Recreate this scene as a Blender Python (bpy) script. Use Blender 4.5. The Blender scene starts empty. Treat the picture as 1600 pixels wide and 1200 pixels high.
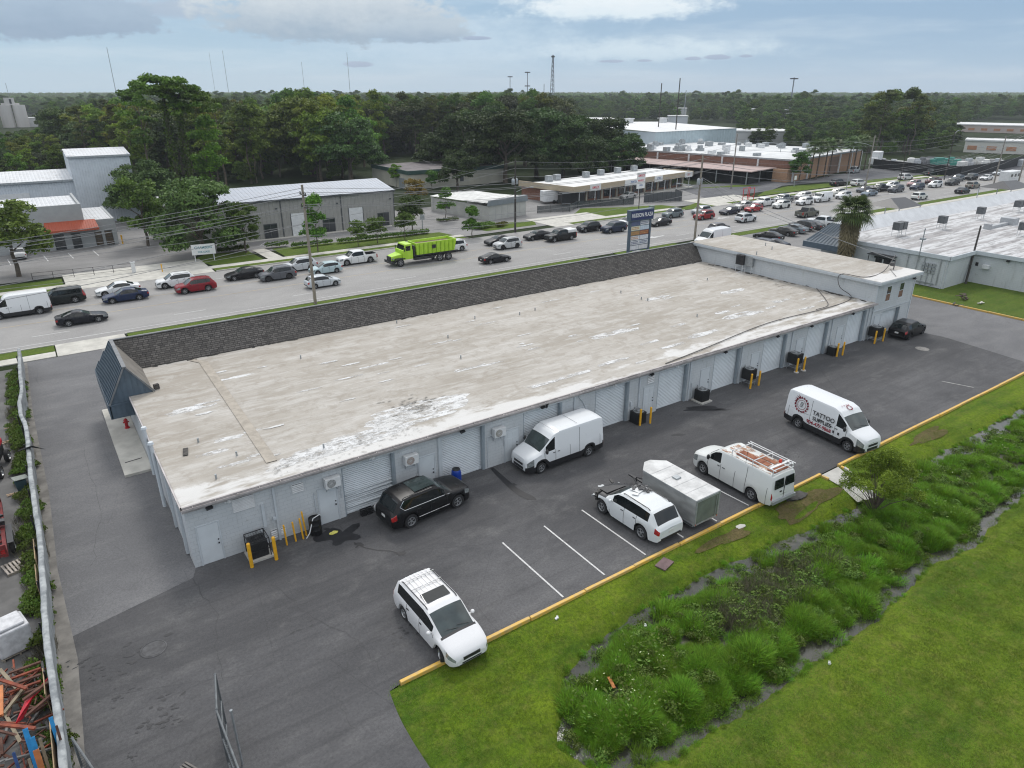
import bpy,bmesh,math,random
import numpy as np
from mathutils import Vector,Matrix,noise as mnoise
random.seed(7); rng = np.random.default_rng(7)
sc = bpy.context.scene
C = sc.collection
R = math.radians
# -------------------------- camera
CAM_H,FPX,HORIZ,YAW = 20.7,1080.0,143.0,R(34.8)
PITCH = math.atan((600 - HORIZ)/FPX)
cd = bpy.data.cameras.new('camera'); cam = bpy.data.objects.new('camera',cd); C.objects.link(cam)
cd.sensor_width = 36.0; cd.lens = FPX/1600*36.0; cd.clip_start = 0.1; cd.clip_end = 12000
cam.location = (0,0,CAM_H); cam.rotation_euler = (math.pi/2 - PITCH,0,-YAW)
sc.camera = cam
_sp,_cp,_st,_ct = math.sin(PITCH),math.cos(PITCH),math.sin(YAW),math.cos(YAW)
def ray(u,v):
    x = (u - 800)/FPX; y = (600 - v)/FPX
    f,z = _cp + y*_sp,-_sp + y*_cp
    return (f*_st + x*_ct,f*_ct - x*_st,z)
def W(u,v,z=0.0):                      # a point of the survey photo -> ground position (level z)
    d = ray(u,v); k = (z - CAM_H)/d[2]
    return (d[0]*k,d[1]*k)
def far(u,dist):                        # bearing of u at a distance
    d = ray(u,HORIZ); k = dist/math.hypot(d[0],d[1]); return (d[0]*k,d[1]*k)
def proj(X,Y,Z):
    x = X*_ct - Y*_st; y = X*_st + Y*_ct; z = Z - CAM_H
    fw = y*_cp - z*_sp; up = y*_sp + z*_cp
    return (800 + FPX*x/fw,600 - FPX*up/fw) if fw > .1 else (-9999,-9999)
# -------------------------- light
SUN_EL,SUN_AZ = R(52),R(28)            # azimuth from +Y towards +X
world = bpy.data.worlds.new('World'); sc.world = world; world.use_nodes = True
sun_d = bpy.data.lights.new('sun','SUN'); sun_d.energy = 1.5; sun_d.angle = R(14); sun_d.color = (1,.965,.91)
sun = bpy.data.objects.new('sun',sun_d); C.objects.link(sun)
sdir = Vector((math.sin(SUN_AZ)*math.cos(SUN_EL),math.cos(SUN_AZ)*math.cos(SUN_EL),math.sin(SUN_EL)))
sun.rotation_euler = sdir.to_track_quat('Z','Y').to_euler()
sc.view_settings.view_transform = 'Standard'; sc.view_settings.look = 'None'
sc.view_settings.exposure = 0.16; sc.view_settings.gamma = 1.0; sc.view_settings.use_curve_mapping = False
sc.render.engine = 'CYCLES'
sc.cycles.max_bounces = 6; sc.cycles.diffuse_bounces = 3; sc.cycles.glossy_bounces = 2
sc.cycles.transparent_max_bounces = 8; sc.cycles.volume_bounces = 0; sc.cycles.caustics_reflective = False
sc.cycles.use_denoising = True; sc.cycles.filter_width = 1.15

class NG:
    """small helper to write shader graphs"""
    def __init__(s,nt): s.t = nt; s.n = nt.nodes; s.l = nt.links
    def new(s,ty,**k):
        n = s.n.new(ty)
        for a,b in k.items():
            if a.startswith('i_'): 
                key = a[2:]; n.inputs[int(key) if key.isdigit() else key.replace('_',' ')].default_value = b
            else: setattr(n,a,b)
        return n
    def put(s,a,sock):
        if a is None: return
        if hasattr(a,'is_output'): s.l.new(a,sock)
        else:
            if sock.type == 'RGBA' and not hasattr(a,'__len__'): a = (a,a,a,1)
            elif sock.type == 'RGBA' and len(a) == 3: a = (*a,1)
            sock.default_value = a
    def math(s,op,a,b=None,c=None,clamp=False):
        n = s.n.new('ShaderNodeMath'); n.operation = op; n.use_clamp = clamp
        s.put(a,n.inputs[0]); s.put(b,n.inputs[1]); s.put(c,n.inputs[2]); return n.outputs[0]
    def vmath(s,op,a,b=None):
        n = s.n.new('ShaderNodeVectorMath'); n.operation = op
        s.put(a,n.inputs[0]); s.put(b,n.inputs[1]); return n.outputs[0]
    def mix(s,f,a,b,ty='MIX'):
        n = s.n.new('ShaderNodeMix'); n.data_type = 'RGBA'; n.blend_type = ty; n.clamp_factor = True
        s.put(f,n.inputs[0]); s.put(a,n.inputs[6]); s.put(b,n.inputs[7]); return n.outputs[2]
    def ss(s,x,a,b,lo=0.,hi=1.):
        n = s.n.new('ShaderNodeMapRange'); n.interpolation_type = 'SMOOTHSTEP'
        s.put(x,n.inputs[0]); n.inputs[1].default_value = a; n.inputs[2].default_value = b
        n.inputs[3].default_value = lo; n.inputs[4].default_value = hi; return n.outputs[0]
    def noise(s,vec,scale,detail=4,rough=.55,dist=0.):
        n = s.n.new('ShaderNodeTexNoise'); s.put(vec,n.inputs['Vector'])
        n.inputs['Scale'].default_value = scale; n.inputs['Detail'].default_value = detail
        n.inputs['Roughness'].default_value = rough; n.inputs['Distortion'].default_value = dist
        return n.outputs[0]
    def vec(s,x,y,z):
        n = s.n.new('ShaderNodeCombineXYZ'); s.put(x,n.inputs[0]); s.put(y,n.inputs[1]); s.put(z,n.inputs[2]); return n.outputs[0]
    def sep(s,v):
        n = s.n.new('ShaderNodeSeparateXYZ'); s.l.new(v,n.inputs[0]); return n.outputs

# sky: Nishita blue seen through a thin overcast, with the clouds that hung over the horizon
def build_sky():
    g = NG(world.node_tree); g.n.clear()
    out = g.new('ShaderNodeOutputWorld'); bg = g.new('ShaderNodeBackground')
    g.l.new(bg.outputs[0],out.inputs[0])
    sky = g.new('ShaderNodeTexSky',sky_type='NISHITA',sun_disc=False,sun_elevation=SUN_EL,sun_rotation=SUN_AZ)
    tc = g.new('ShaderNodeTexCoord'); d = tc.outputs['Generated']
    x,y,z = g.sep(d)
    az = g.math('SUBTRACT',g.math('ARCTAN2',x,y),YAW)
    el = g.math('ARCSINE',z)
    ae = g.vec(az,el,0.0)
    # thin veil: colour by elevation and bearing (left of view is a bit milkier than right)
    side = g.ss(az,-.45,.5)
    low = g.mix(side,(.44,.62,.75),(.34,.51,.68))
    high = g.mix(side,(.33,.50,.66),(.27,.42,.60))
    col = g.mix(g.ss(el,.0,.085),low,high)
    streak = g.noise(g.vec(g.math('MULTIPLY',az,5),g.math('MULTIPLY',el,40),3.1),1.0,5,.6)
    col = g.mix(g.math('MULTIPLY',g.ss(streak,.42,.72),.38),col,(.66,.76,.84))
    n1 = g.noise(g.vec(g.math('MULTIPLY',az,22),g.math('MULTIPLY',el,44),0.0),1.0,8,.62)
    n2 = g.noise(g.vec(g.math('MULTIPLY',az,70),g.math('MULTIPLY',el,150),5.0),1.0,6,.6)
    wob = g.math('ADD',g.math('MULTIPLY',g.math('SUBTRACT',n1,.5),2.3),g.math('MULTIPLY',g.math('SUBTRACT',n2,.5),.9))
    def cloud(col,u,v,wu,wv,top,bot,amt=1.,soft=.5):
        dd = ray(u,v); a0 = math.atan2(dd[0],dd[1]) - YAW; e0 = math.atan2(dd[2],math.hypot(dd[0],dd[1]))
        wa,we = wu/1150.,wv/1150.
        p = g.math('DIVIDE',g.math('SUBTRACT',az,a0),wa); q = g.math('DIVIDE',g.math('SUBTRACT',el,e0),we)
        q2 = g.math('MULTIPLY',q,g.math('ADD',1.0,g.math('MULTIPLY',g.math('LESS_THAN',q,0.0),.55)))   # flatter base
        r = g.math('SQRT',g.math('ADD',g.math('MULTIPLY',p,p),g.math('MULTIPLY',q2,q2)))
        r = g.math('SUBTRACT',r,g.math('MULTIPLY',wob,.55))
        m = g.math('MULTIPLY',g.ss(r,1.0,1.0 - soft),amt)
        shade = g.ss(g.math('ADD',q,g.math('MULTIPLY',wob,.5)),-.8,.75)
        return g.mix(m,col,g.mix(shade,bot,top))
    col = cloud(col,1010,82,260,26,(.68,.80,.88),(.55,.70,.82),.85,.8)
    col = cloud(col,960,12,190,34,(.86,.91,.94),(.70,.81,.88),.95,.6)
    col = cloud(col,700,75,330,60,(.60,.73,.84),(.46,.62,.78),.6,.9)
    col = cloud(col,250,16,90,20,(.42,.48,.58),(.36,.43,.56),.7,.6)
    col = cloud(col,85,28,145,44,(.35,.46,.59),(.22,.325,.47),1.,.28)
    col = cloud(col,520,30,200,56,(.60,.66,.71),(.24,.35,.48),1.,.3)
    col = cloud(col,655,52,85,24,(.45,.54,.63),(.24,.35,.49),1.,.3)
    for (u,v,a,b) in ((563,101,27,6.5),(955,96,22,3.5),(1006,95,13,2.5),(1082,92,15,3.5),(1122,90,22,5),(1165,88,12,3),(745,60,24,4)):
        col = cloud(col,u,v,a,b,(.32,.41,.57),(.23,.32,.49),.95,.4)
    # overcast dome above the view: bright, broken
    up = g.noise(g.vmath('MULTIPLY',d,(2.2,2.2,3.0)),1.6,5,.55)
    dome = g.mix(g.ss(up,.38,.62),(.80,.86,.97),(1.50,1.50,1.50))
    col = g.mix(g.ss(el,.10,.42),col,dome)
    low_ground = g.math('LESS_THAN',el,-.03)
    col = g.mix(low_ground,col,(.3,.34,.3))
    blue = g.vmath('MULTIPLY',sky.outputs[0],(.07,.07,.07))
    col = g.mix(.10,col,blue)
    g.l.new(col,bg.inputs[0]); bg.inputs[1].default_value = 1.0
build_sky()

# -------------------------- helpers
def tag(o,label=None,cat=None,group=None,kind=None):
    if label: o['label'] = label
    if cat: o['category'] = cat
    if group: o['group'] = group
    if kind: o['kind'] = kind
    return o
def thing(name,label,cat,loc=(0,0,0),rz=0.0,group=None):
    o = bpy.data.objects.new(name,None); C.objects.link(o); o.empty_display_size = .3
    o.location = loc; o.rotation_euler = (0,0,rz)
    return tag(o,label,cat,group)
EACH = set('white_roof_patch downspout door_jamb pilaster gutter_bracket flood_lamp bulb_lamp vent_pipe upper_vent_pipe canopy_post conduit marker_light mudguard post flue_pipe roller_door window shop_window pier carport_post shop_sign roof_vent wheel leg top_slat bearer side_window mirror headlight silo_barrel stand patch_board crossarm bracket jamb door_handle tail_light dark_opening bonnet_vent'.split())
class MB:
    def __init__(s): s.v = []; s.f = []; s.m = []; s.o = Vector((0,0,0))
    def add(s,vs,fs,mi=0):
        b = len(s.v); s.v += [tuple(p) for p in vs]; s.f += [tuple(i + b for i in f) for f in fs]; s.m += [mi]*len(fs); return s
    def box(s,x0,y0,z0,x1,y1,z1,mi=0):
        v = [(x,y,z) for z in (z0,z1) for y in (y0,y1) for x in (x0,x1)]
        return s.add(v,[(0,2,3,1),(4,5,7,6),(0,1,5,4),(2,6,7,3),(0,4,6,2),(1,3,7,5)],mi)
    def obox(s,c,d,rz=0.0,mi=0,ry=0.0,rx=0.0):
        M = Matrix.Translation(Vector(c)) @ Matrix.Rotation(rz,4,'Z') @ Matrix.Rotation(ry,4,'Y') @ Matrix.Rotation(rx,4,'X')
        v = [M @ Vector((x*d[0]/2,y*d[1]/2,z*d[2]/2)) for z in (-1,1) for y in (-1,1) for x in (-1,1)]
        return s.add(v,[(0,2,3,1),(4,5,7,6),(0,1,5,4),(2,6,7,3),(0,4,6,2),(1,3,7,5)],mi)
    def prism(s,poly,z0,z1,mi=0,bottom=True):
        n = len(poly); v = [(p[0],p[1],z0) for p in poly] + [(p[0],p[1],z1) for p in poly]
        f = [(i,(i + 1) % n,n + (i + 1) % n,n + i) for i in range(n)] + [tuple(range(n,2*n))]
        if bottom: f.append(tuple(range(n - 1,-1,-1)))
        return s.add(v,f,mi)
    def poly(s,pts,mi=0): return s.add(pts,[tuple(range(len(pts)))],mi)
    def cyl(s,p0,p1,r0,r1=None,n=10,mi=0,caps=True):
        r1 = r0 if r1 is None else r1; p0 = Vector(p0); p1 = Vector(p1); d = (p1 - p0).normalized()
        a = d.orthogonal().normalized(); b = d.cross(a)
        v = [p + (a*math.cos(t) + b*math.sin(t))*r for p,r in ((p0,r0),(p1,r1)) for t in [2*math.pi*i/n for i in range(n)]]
        f = [(i,(i + 1) % n,n + (i + 1) % n,n + i) for i in range(n)]
        if caps: f += [tuple(range(n - 1,-1,-1)),tuple(range(n,2*n))]
        return s.add(v,f,mi)
    def tube(s,pts,r,n=6,mi=0):
        for a,b in zip(pts[:-1],pts[1:]): s.cyl(a,b,r,r,n,mi,False)
        return s
    def lathe(s,prof,c,axis='Z',n=24,mi=0):     # prof: (radius, along)
        v = []; f = []
        for (r,h) in prof:
            for i in range(n):
                t = 2*math.pi*i/n; a,b = r*math.cos(t),r*math.sin(t)
                v.append((c[0] + a,c[1] + b,c[2] + h) if axis == 'Z' else ((c[0] + a,c[1] + h,c[2] + b) if axis == 'Y' else (c[0] + h,c[1] + a,c[2] + b)))
        for k in range(len(prof) - 1):
            for i in range(n):
                q = (k*n + i,k*n + (i + 1) % n,(k + 1)*n + (i + 1) % n,(k + 1)*n + i)
                f.append(q if axis != 'Y' else q[::-1])
        return s.add(v,f,mi)
    def mesh(s,name,mats,off=(0,0,0),smooth=None,bevel=None):
        me = bpy.data.meshes.new(name)
        o = off; me.from_pydata([(p[0] - o[0],p[1] - o[1],p[2] - o[2]) for p in s.v],[],s.f)
        mats = mats if isinstance(mats,(list,tuple)) else [mats]
        for m in mats: me.materials.append(m)
        if len(mats) > 1: me.polygons.foreach_set('material_index',s.m)
        if smooth is not None:
            me.polygons.foreach_set('use_smooth',[True]*len(me.polygons)); me.set_sharp_from_angle(angle=R(smooth))
        me.update(); return me
    def split(s):
        # pieces whose boxes touch stay together; the rest become meshes of their own
        par = list(range(len(s.v)))
        def fd(i):
            while par[i] != i: par[i] = par[par[i]]; i = par[i]
            return i
        for f in s.f:
            for k in f[1:]: par[fd(k)] = fd(f[0])
        gr = {}
        for i,f in enumerate(s.f): gr.setdefault(fd(f[0]),[]).append(i)
        it = []
        for fs in gr.values():
            P = np.array([s.v[k] for i in fs for k in s.f[i]]); it.append([P.min(0) - .02,P.max(0) + .02,fs])
        done = False
        while not done:
            done = True
            for i in range(len(it)):
                for j in range(len(it) - 1,i,-1):
                    if (it[i][0] <= it[j][1]).all() and (it[j][0] <= it[i][1]).all():
                        it[i] = [np.minimum(it[i][0],it[j][0]),np.maximum(it[i][1],it[j][1]),it[i][2] + it[j][2]]; del it[j]; done = False
        out = []
        for _,_,fs in it:
            b = MB(); ids = sorted({k for i in fs for k in s.f[i]}); mp = {k: q for q,k in enumerate(ids)}
            b.v = [s.v[k] for k in ids]; b.f = [tuple(mp[k] for k in s.f[i]) for i in fs]; b.m = [s.m[i] for i in fs]; out.append(b)
        return out
    def build(s,name,mats,parent=None,off=None,smooth=None,label=None,bevel=None):
        if parent is not None and name in EACH:
            o = None
            for b in s.split(): o = b._build(name,mats,parent,off,smooth,label,bevel)
            return o
        return s._build(name,mats,parent,off,smooth,label,bevel)
    def _build(s,name,mats,parent=None,off=None,smooth=None,label=None,bevel=None):
        if off is None: off = tuple(parent.location) if parent is not None and abs(parent.rotation_euler.z) < 1e-9 else (0,0,0)
        o = bpy.data.objects.new(name,s.mesh(name,mats,off,smooth)); C.objects.link(o)
        if parent is not None: o.parent = parent
        if label: o['label'] = label
        if bevel:
            b = o.modifiers.new('bevel','BEVEL'); b.width = bevel; b.segments = 2; b.limit_method = 'ANGLE'
        return o
def local(MBobj,name,mats,parent,**k): return MBobj.build(name,mats,parent,off=(0,0,0),**k)
def link_copy(o,parent=None):
    c = o.copy(); C.objects.link(c); c.parent = parent
    if parent is not None: c.matrix_parent_inverse = o.matrix_parent_inverse.copy()
    return c
def copy_tree(o,parent=None):
    c = link_copy(o,parent)
    for ch in list(o.children):
        d = link_copy(ch,c)
        for gch in list(ch.children): link_copy(gch,d)
    return c
def fast_mesh(name,V,F,mats,mi=None,smooth=False):
    me = bpy.data.meshes.new(name); V = np.asarray(V,dtype=np.float32); F = np.asarray(F,dtype=np.int32)
    me.vertices.add(len(V)); me.vertices.foreach_set('co',V.ravel())
    k = F.shape[1]; me.loops.add(F.size); me.loops.foreach_set('vertex_index',F.ravel())
    me.polygons.add(len(F)); me.polygons.foreach_set('loop_start',np.arange(0,F.size,k,dtype=np.int32))
    try: me.polygons.foreach_set('loop_total',np.full(len(F),k,dtype=np.int32))
    except Exception: pass
    for m in (mats if isinstance(mats,(list,tuple)) else [mats]): me.materials.append(m)
    if mi is not None: me.polygons.foreach_set('material_index',np.asarray(mi,dtype=np.int32))
    me.update(calc_edges=True); me.validate(); return me

# -------------------------- materials
def M(name,col,rough=.7,var=.12,scale=3.,col2=None,bump=0.,bscale=None,metal=0.,spec=.5,coat=0.,coord='Object',streak=None,detail=4):
    m = bpy.data.materials.new(name); m.use_nodes = True; g = NG(m.node_tree)
    b = g.n['Principled BSDF']; b.inputs['Roughness'].default_value = rough; b.inputs['Metallic'].default_value = metal
    b.inputs['Specular IOR Level'].default_value = spec; b.inputs['Coat Weight'].default_value = coat
    if coord == 'World': v = g.new('ShaderNodeNewGeometry').outputs['Position']
    else: v = g.new('ShaderNodeTexCoord').outputs['Object']
    vv = g.vmath('MULTIPLY',v,streak) if streak else v
    n = g.noise(vv,scale,detail,.6)
    c2 = col2 or tuple(min(1,c*(1 + var)) for c in col); c1 = col if col2 else tuple(c*(1 - var) for c in col)
    g.l.new(g.mix(g.ss(n,.3,.7),c1,c2),b.inputs['Base Color'])
    if bump:
        bn = g.new('ShaderNodeBump'); bn.inputs['Strength'].default_value = bump; bn.inputs['Distance'].default_value = .02
        g.l.new(g.noise(v,bscale or scale*6,3),bn.inputs['Height']); g.l.new(bn.outputs[0],b.inputs['Normal'])
    return m
def rib_mat(name,col,axis,pitch,depth=.04,rough=.45,metal=.0,var=.06,spec=.5,dirt=.0,dirtcol=(.25,.22,.18)):
    """profiled sheet: ribs by bump + slight colour, world axis"""
    m = bpy.data.materials.new(name); m.use_nodes = True; g = NG(m.node_tree); b = g.n['Principled BSDF']
    b.inputs['Roughness'].default_value = rough; b.inputs['Metallic'].default_value = metal; b.inputs['Specular IOR Level'].default_value = spec
    v = g.new('ShaderNodeTexCoord').outputs['Object']; s = g.sep(v)[axis]
    ph = g.math('FRACT',g.math('DIVIDE',s,pitch)); tri = g.math('ABSOLUTE',g.math('SUBTRACT',ph,.5))
    h = g.ss(tri,.28,.40)
    n = g.noise(v,.8,5,.6)
    c = g.mix(g.ss(n,.3,.7),tuple(x*(1 - var) for x in col),tuple(x*(1 + var) for x in col))
    if dirt: c = g.mix(g.math('MULTIPLY',g.ss(g.noise(g.vmath('MULTIPLY',v,(.35,1.6,1)),1.3,6,.65),.48,.7),dirt),c,dirtcol)
    g.l.new(c,b.inputs['Base Color'])
    bn = g.new('ShaderNodeBump'); bn.inputs['Strength'].default_value = 1.; bn.inputs['Distance'].default_value = depth
    g.l.new(h,bn.inputs['Height']); g.l.new(bn.outputs[0],b.inputs['Normal']); return m
def tint_mat(name,rough=.35,coat=.5,metal=0.,dust=.06,spec=.5):
    m = bpy.data.materials.new(name); m.use_nodes = True; g = NG(m.node_tree); b = g.n['Principled BSDF']
    b.inputs['Roughness'].default_value = rough; b.inputs['Coat Weight'].default_value = coat; b.inputs['Coat Roughness'].default_value = .08
    b.inputs['Metallic'].default_value = metal; b.inputs['Specular IOR Level'].default_value = spec
    oi = g.new('ShaderNodeObjectInfo'); v = g.new('ShaderNodeTexCoord').outputs['Object']
    n = g.noise(v,2.5,6,.65)
    g.l.new(g.mix(g.math('MULTIPLY',g.ss(n,.35,.75),dust),oi.outputs['Color'],(.30,.28,.25)),b.inputs['Base Color'])
    g.l.new(g.math('ADD',rough,g.math('MULTIPLY',n,.15)),b.inputs['Roughness'])
    return m
def leaf_mat(name,dark,light,tintobj=True,trans=.25):
    m = bpy.data.materials.new(name); m.use_nodes = True; g = NG(m.node_tree); b = g.n['Principled BSDF']
    b.inputs['Roughness'].default_value = .6; b.inputs['Specular IOR Level'].default_value = .25
    geo = g.new('ShaderNodeNewGeometry'); oi = g.new('ShaderNodeObjectInfo')
    rnd = geo.outputs['Random Per Island']
    c = g.mix(rnd,dark,light)
    v = g.new('ShaderNodeTexCoord').outputs['Object']
    c = g.mix(g.ss(g.noise(v,.5,3),.35,.65,0.,.5),c,tuple(x*1.5 for x in light))
    h = g.new('ShaderNodeHueSaturation'); g.l.new(c,h.inputs['Color'])
    g.l.new(g.math('ADD',.485,g.math('MULTIPLY',oi.outputs['Random'],.035)),h.inputs['Hue'])
    g.l.new(g.math('ADD',.70,g.math('MULTIPLY',oi.outputs['Random'],.65)),h.inputs['Value'])
    col = g.vmath('MULTIPLY',h.outputs[0],oi.outputs['Color']) if tintobj else h.outputs[0]
    g.l.new(col,b.inputs['Base Color'])
    tr = g.new('ShaderNodeBsdfTranslucent'); g.l.new(col,tr.inputs[0])
    mx = g.new('ShaderNodeMixShader'); mx.inputs[0].default_value = trans
    g.l.new(b.outputs[0],mx.inputs[1]); g.l.new(tr.outputs[0],mx.inputs[2])
    g.l.new(mx.outputs[0],g.n['Material Output'].inputs[0]); return m

def asphalt(name,c1,c2,light=None,worn=False,lanes=False,stain=.5,patchy=.5):
    m = bpy.data.materials.new(name); m.use_nodes = True; g = NG(m.node_tree); b = g.n['Principled BSDF']
    b.inputs['Roughness'].default_value = .82; b.inputs['Specular IOR Level'].default_value = .3
    p = g.new('ShaderNodeNewGeometry').outputs['Position']
    big = g.noise(g.vmath('MULTIPLY',p,(.09,.16,1)),1.0,7,.68,.8)
    mid = g.noise(g.vmath('MULTIPLY',p,(.5,.8,1)),1.0,6,.65)
    fine = g.noise(p,9.,5,.75); grit = g.noise(p,42.,2,.8)
    c = g.mix(g.ss(big,.32,.68),c1,c2)
    c = g.mix(g.math('MULTIPLY',g.ss(mid,.45,.75),patchy),c,tuple(x*.72 for x in c1))
    lt = light or tuple(x*1.45 for x in c2)
    if worn:                    # the travelled way behind the doors is polished darker, older paving lies lighter at the edges
        xx,yy,_ = g.sep(p); wob = g.math('MULTIPLY',g.noise(g.vmath('MULTIPLY',p,(.12,.3,1)),1.,5,.6),5.)
        m1 = g.math('MULTIPLY',g.ss(g.math('ADD',yy,wob),25.5,27.0),g.ss(g.math('ADD',yy,wob),32.6,31.2))
        c = g.mix(g.math('MULTIPLY',m1,.4),c,tuple(x*.66 for x in c1))
        tr = g.noise(g.vmath('MULTIPLY',p,(.03,2.6,1)),1.,4,.6,.3); c = g.mix(g.math('MULTIPLY',g.ss(tr,.52,.66),.35),c,tuple(x*.66 for x in c1))
        c = g.mix(g.math('MULTIPLY',g.ss(g.noise(g.vmath('MULTIPLY',p,(.33,.5,1)),1.,6,.7),.52,.72),.5),c,lt)
    st = g.noise(g.vmath('MULTIPLY',p,(.05,1.1,1)) if lanes else g.vmath('MULTIPLY',p,(.25,.9,1)),1.0,5,.6)
    c = g.mix(g.math('MULTIPLY',g.ss(st,.5,.75),.35),c,lt)
    c = g.mix(g.math('MULTIPLY',g.ss(fine,.35,.7),.5),c,tuple(x*.5 for x in c1))
    c = g.mix(g.math('MULTIPLY',g.ss(grit,.52,.72),.35),c,tuple(x*1.9 for x in c2))
    spots = g.noise(p,.9,5,.72)
    c = g.mix(g.math('MULTIPLY',g.ss(spots,.66,.74),stain),c,tuple(x*.4 for x in c1))
    cr = g.new('ShaderNodeTexVoronoi',feature='DISTANCE_TO_EDGE'); cr.inputs['Scale'].default_value = .16
    wv = g.vmath('ADD',p,g.vmath('MULTIPLY',g.new('ShaderNodeTexNoise').outputs['Color'],(2.4,2.4,0)))
    g.l.new(wv,cr.inputs['Vector'])
    c = g.mix(g.math('MULTIPLY',g.ss(cr.outputs['Distance'],.0035,.0),.28),c,tuple(x*.45 for x in c1))
    g.l.new(c,b.inputs['Base Color'])
    bn = g.new('ShaderNodeBump'); bn.inputs['Strength'].default_value = .5; bn.inputs['Distance'].default_value = .01
    g.l.new(grit,bn.inputs['Height']); g.l.new(bn.outputs[0],b.inputs['Normal'])
    g.l.new(g.math('SUBTRACT',.92,g.math('MULTIPLY',g.ss(big,.4,.7),.16)),b.inputs['Roughness'])
    return m
def grass_mat(name,a,bcol,dry,dry_amt=.5,sc_=1.0):
    m = bpy.data.materials.new(name); m.use_nodes = True; g = NG(m.node_tree); b = g.n['Principled BSDF']
    b.inputs['Roughness'].default_value = .9; b.inputs['Specular IOR Level'].default_value = .1
    p = g.new('ShaderNodeNewGeometry').outputs['Position']
    n1 = g.noise(g.vmath('MULTIPLY',p,(.22*sc_,.42*sc_,1)),1.,6,.6,.4); n2 = g.noise(p,2.2,6,.7); n3 = g.noise(p,26.,4,.8)
    c = g.mix(g.ss(n1,.3,.7),a,bcol)
    c = g.mix(g.math('MULTIPLY',g.ss(n2,.42,.72),dry_amt),c,dry); yy = g.math('ADD',g.sep(p)[1],g.math('MULTIPLY',g.noise(g.vmath('MULTIPLY',p,(.1,.3,1)),1.,3),1.5)); c = g.mix(g.math('MULTIPLY',g.ss(g.math('SINE',g.math('MULTIPLY',yy,6.6)),-.3,.6),.16),c,tuple(x*1.25 for x in bcol)); c = g.mix(g.math('MULTIPLY',g.ss(g.noise(p,.9,6,.75),.62,.70),.5),c,(.17,.14,.08))
    c = g.mix(g.math('MULTIPLY',g.ss(g.noise(p,7.,5,.8),.42,.62),.5),c,tuple(x*.42 for x in a)); c = g.mix(g.math('MULTIPLY',g.ss(n3,.40,.66),.45),c,tuple(x*.35 for x in a))
    g.l.new(c,b.inputs['Base Color'])
    bn = g.new('ShaderNodeBump'); bn.inputs['Strength'].default_value = .8; bn.inputs['Distance'].default_value = .05
    g.l.new(n3,bn.inputs['Height']); g.l.new(bn.outputs[0],b.inputs['Normal']); return m

m_lot = asphalt('dark_asphalt',(.072,.072,.075),(.112,.111,.114),light=(.17,.167,.164),stain=.7,worn=True)
m_lane = asphalt('worn_asphalt',(.130,.130,.134),(.172,.171,.174),light=(.24,.236,.23),stain=.25,patchy=.35)
m_road = asphalt('road_asphalt',(.275,.268,.26),(.32,.313,.302),light=(.37,.355,.335),lanes=True,stain=.08,patchy=.15)
m_oldlot = asphalt('old_grey_asphalt',(.20,.195,.19),(.26,.255,.25),light=(.33,.325,.31),stain=.55,patchy=.4)
m_conc = M('concrete',(.42,.41,.38),.85,.12,1.2,bump=.3,bscale=30,coord='World')
m_walk = M('sidewalk_concrete',(.47,.455,.41),.85,.14,.9,bump=.2,bscale=30,coord='World')
m_yardc = M('yard_concrete',(.115,.112,.108),.9,.25,.7,bump=.3,bscale=25,coord='World',detail=7)
m_white_line = M('line_paint',(.50,.50,.49),.7,.2,9.,coord='World')
m_faint = M('worn_line_paint',(.36,.35,.33),.8,.2,3.,coord='World')
m_yellow = M('yellow_paint',(.66,.39,.045),.6,.22,5.,col2=(.46,.33,.14),coord='World',detail=9)
m_yellow2 = M('bollard_yellow',(.72,.38,.02),.45,.1,4.)
m_roof = None
m_block2 = M('white_paint_wall',(.56,.61,.65),.6,.06,.8,bump=.2,bscale=12)
def block_mat():
    m = bpy.data.materials.new('block_wall'); m.use_nodes = True; g = NG(m.node_tree); b = g.n['Principled BSDF']; b.inputs['Roughness'].default_value = .65
    p = g.new('ShaderNodeNewGeometry').outputs['Position']; x,y,z = g.sep(p)
    br = g.n.new('ShaderNodeTexBrick'); g.l.new(g.vec(g.math('ADD',x,y),z,0.),br.inputs['Vector']); br.inputs['Scale'].default_value = 1.; br.inputs['Brick Width'].default_value = .406; br.inputs['Row Height'].default_value = .203; br.inputs['Mortar Size'].default_value = .012
    c = g.mix(g.ss(g.noise(p,.5,6,.65),.3,.7),(.475,.50,.515),(.54,.56,.57))
    c = g.mix(g.math('MULTIPLY',g.ss(g.noise(g.vmath('MULTIPLY',p,(2.6,2.6,.28)),1.,6,.65),.56,.72),.5),c,(.33,.34,.33))
    c = g.mix(g.math('MULTIPLY',g.ss(g.noise(p,2.6,6,.75),.60,.68),.5),c,(.30,.29,.26))
    c = g.mix(g.math('MULTIPLY',br.outputs['Fac'],.35),c,(.33,.36,.38)); g.l.new(c,b.inputs['Base Color'])
    bn = g.new('ShaderNodeBump'); bn.inputs['Strength'].default_value = .5; bn.inputs['Distance'].default_value = .012; bn.invert = True; g.l.new(br.outputs['Fac'],bn.inputs['Height']); g.l.new(bn.outputs[0],b.inputs['Normal']); return m
m_block = block_mat()
m_trim = M('pale_trim',(.50,.535,.56),.5,.06,2.)
m_gutter = M('roof_edge_metal',(.40,.37,.36),.5,.22,1.2)
m_dark = M('black_plastic',(.018,.018,.02),.5,.2,5.)
m_black = M('black_metal',(.025,.025,.027),.45,.2,4.)
m_rubber = M('tyre_rubber',(.02,.02,.021),.85,.2,8.)
m_rim = M('wheel_alloy',(.42,.43,.44),.35,.1,6.,metal=.7)
m_rimdark = M('wheel_dark_alloy',(.05,.05,.055),.35,.2,6.,metal=.5)
m_glass = M('car_glass',(.010,.013,.014),.05,.2,2.,spec=.5)
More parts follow.
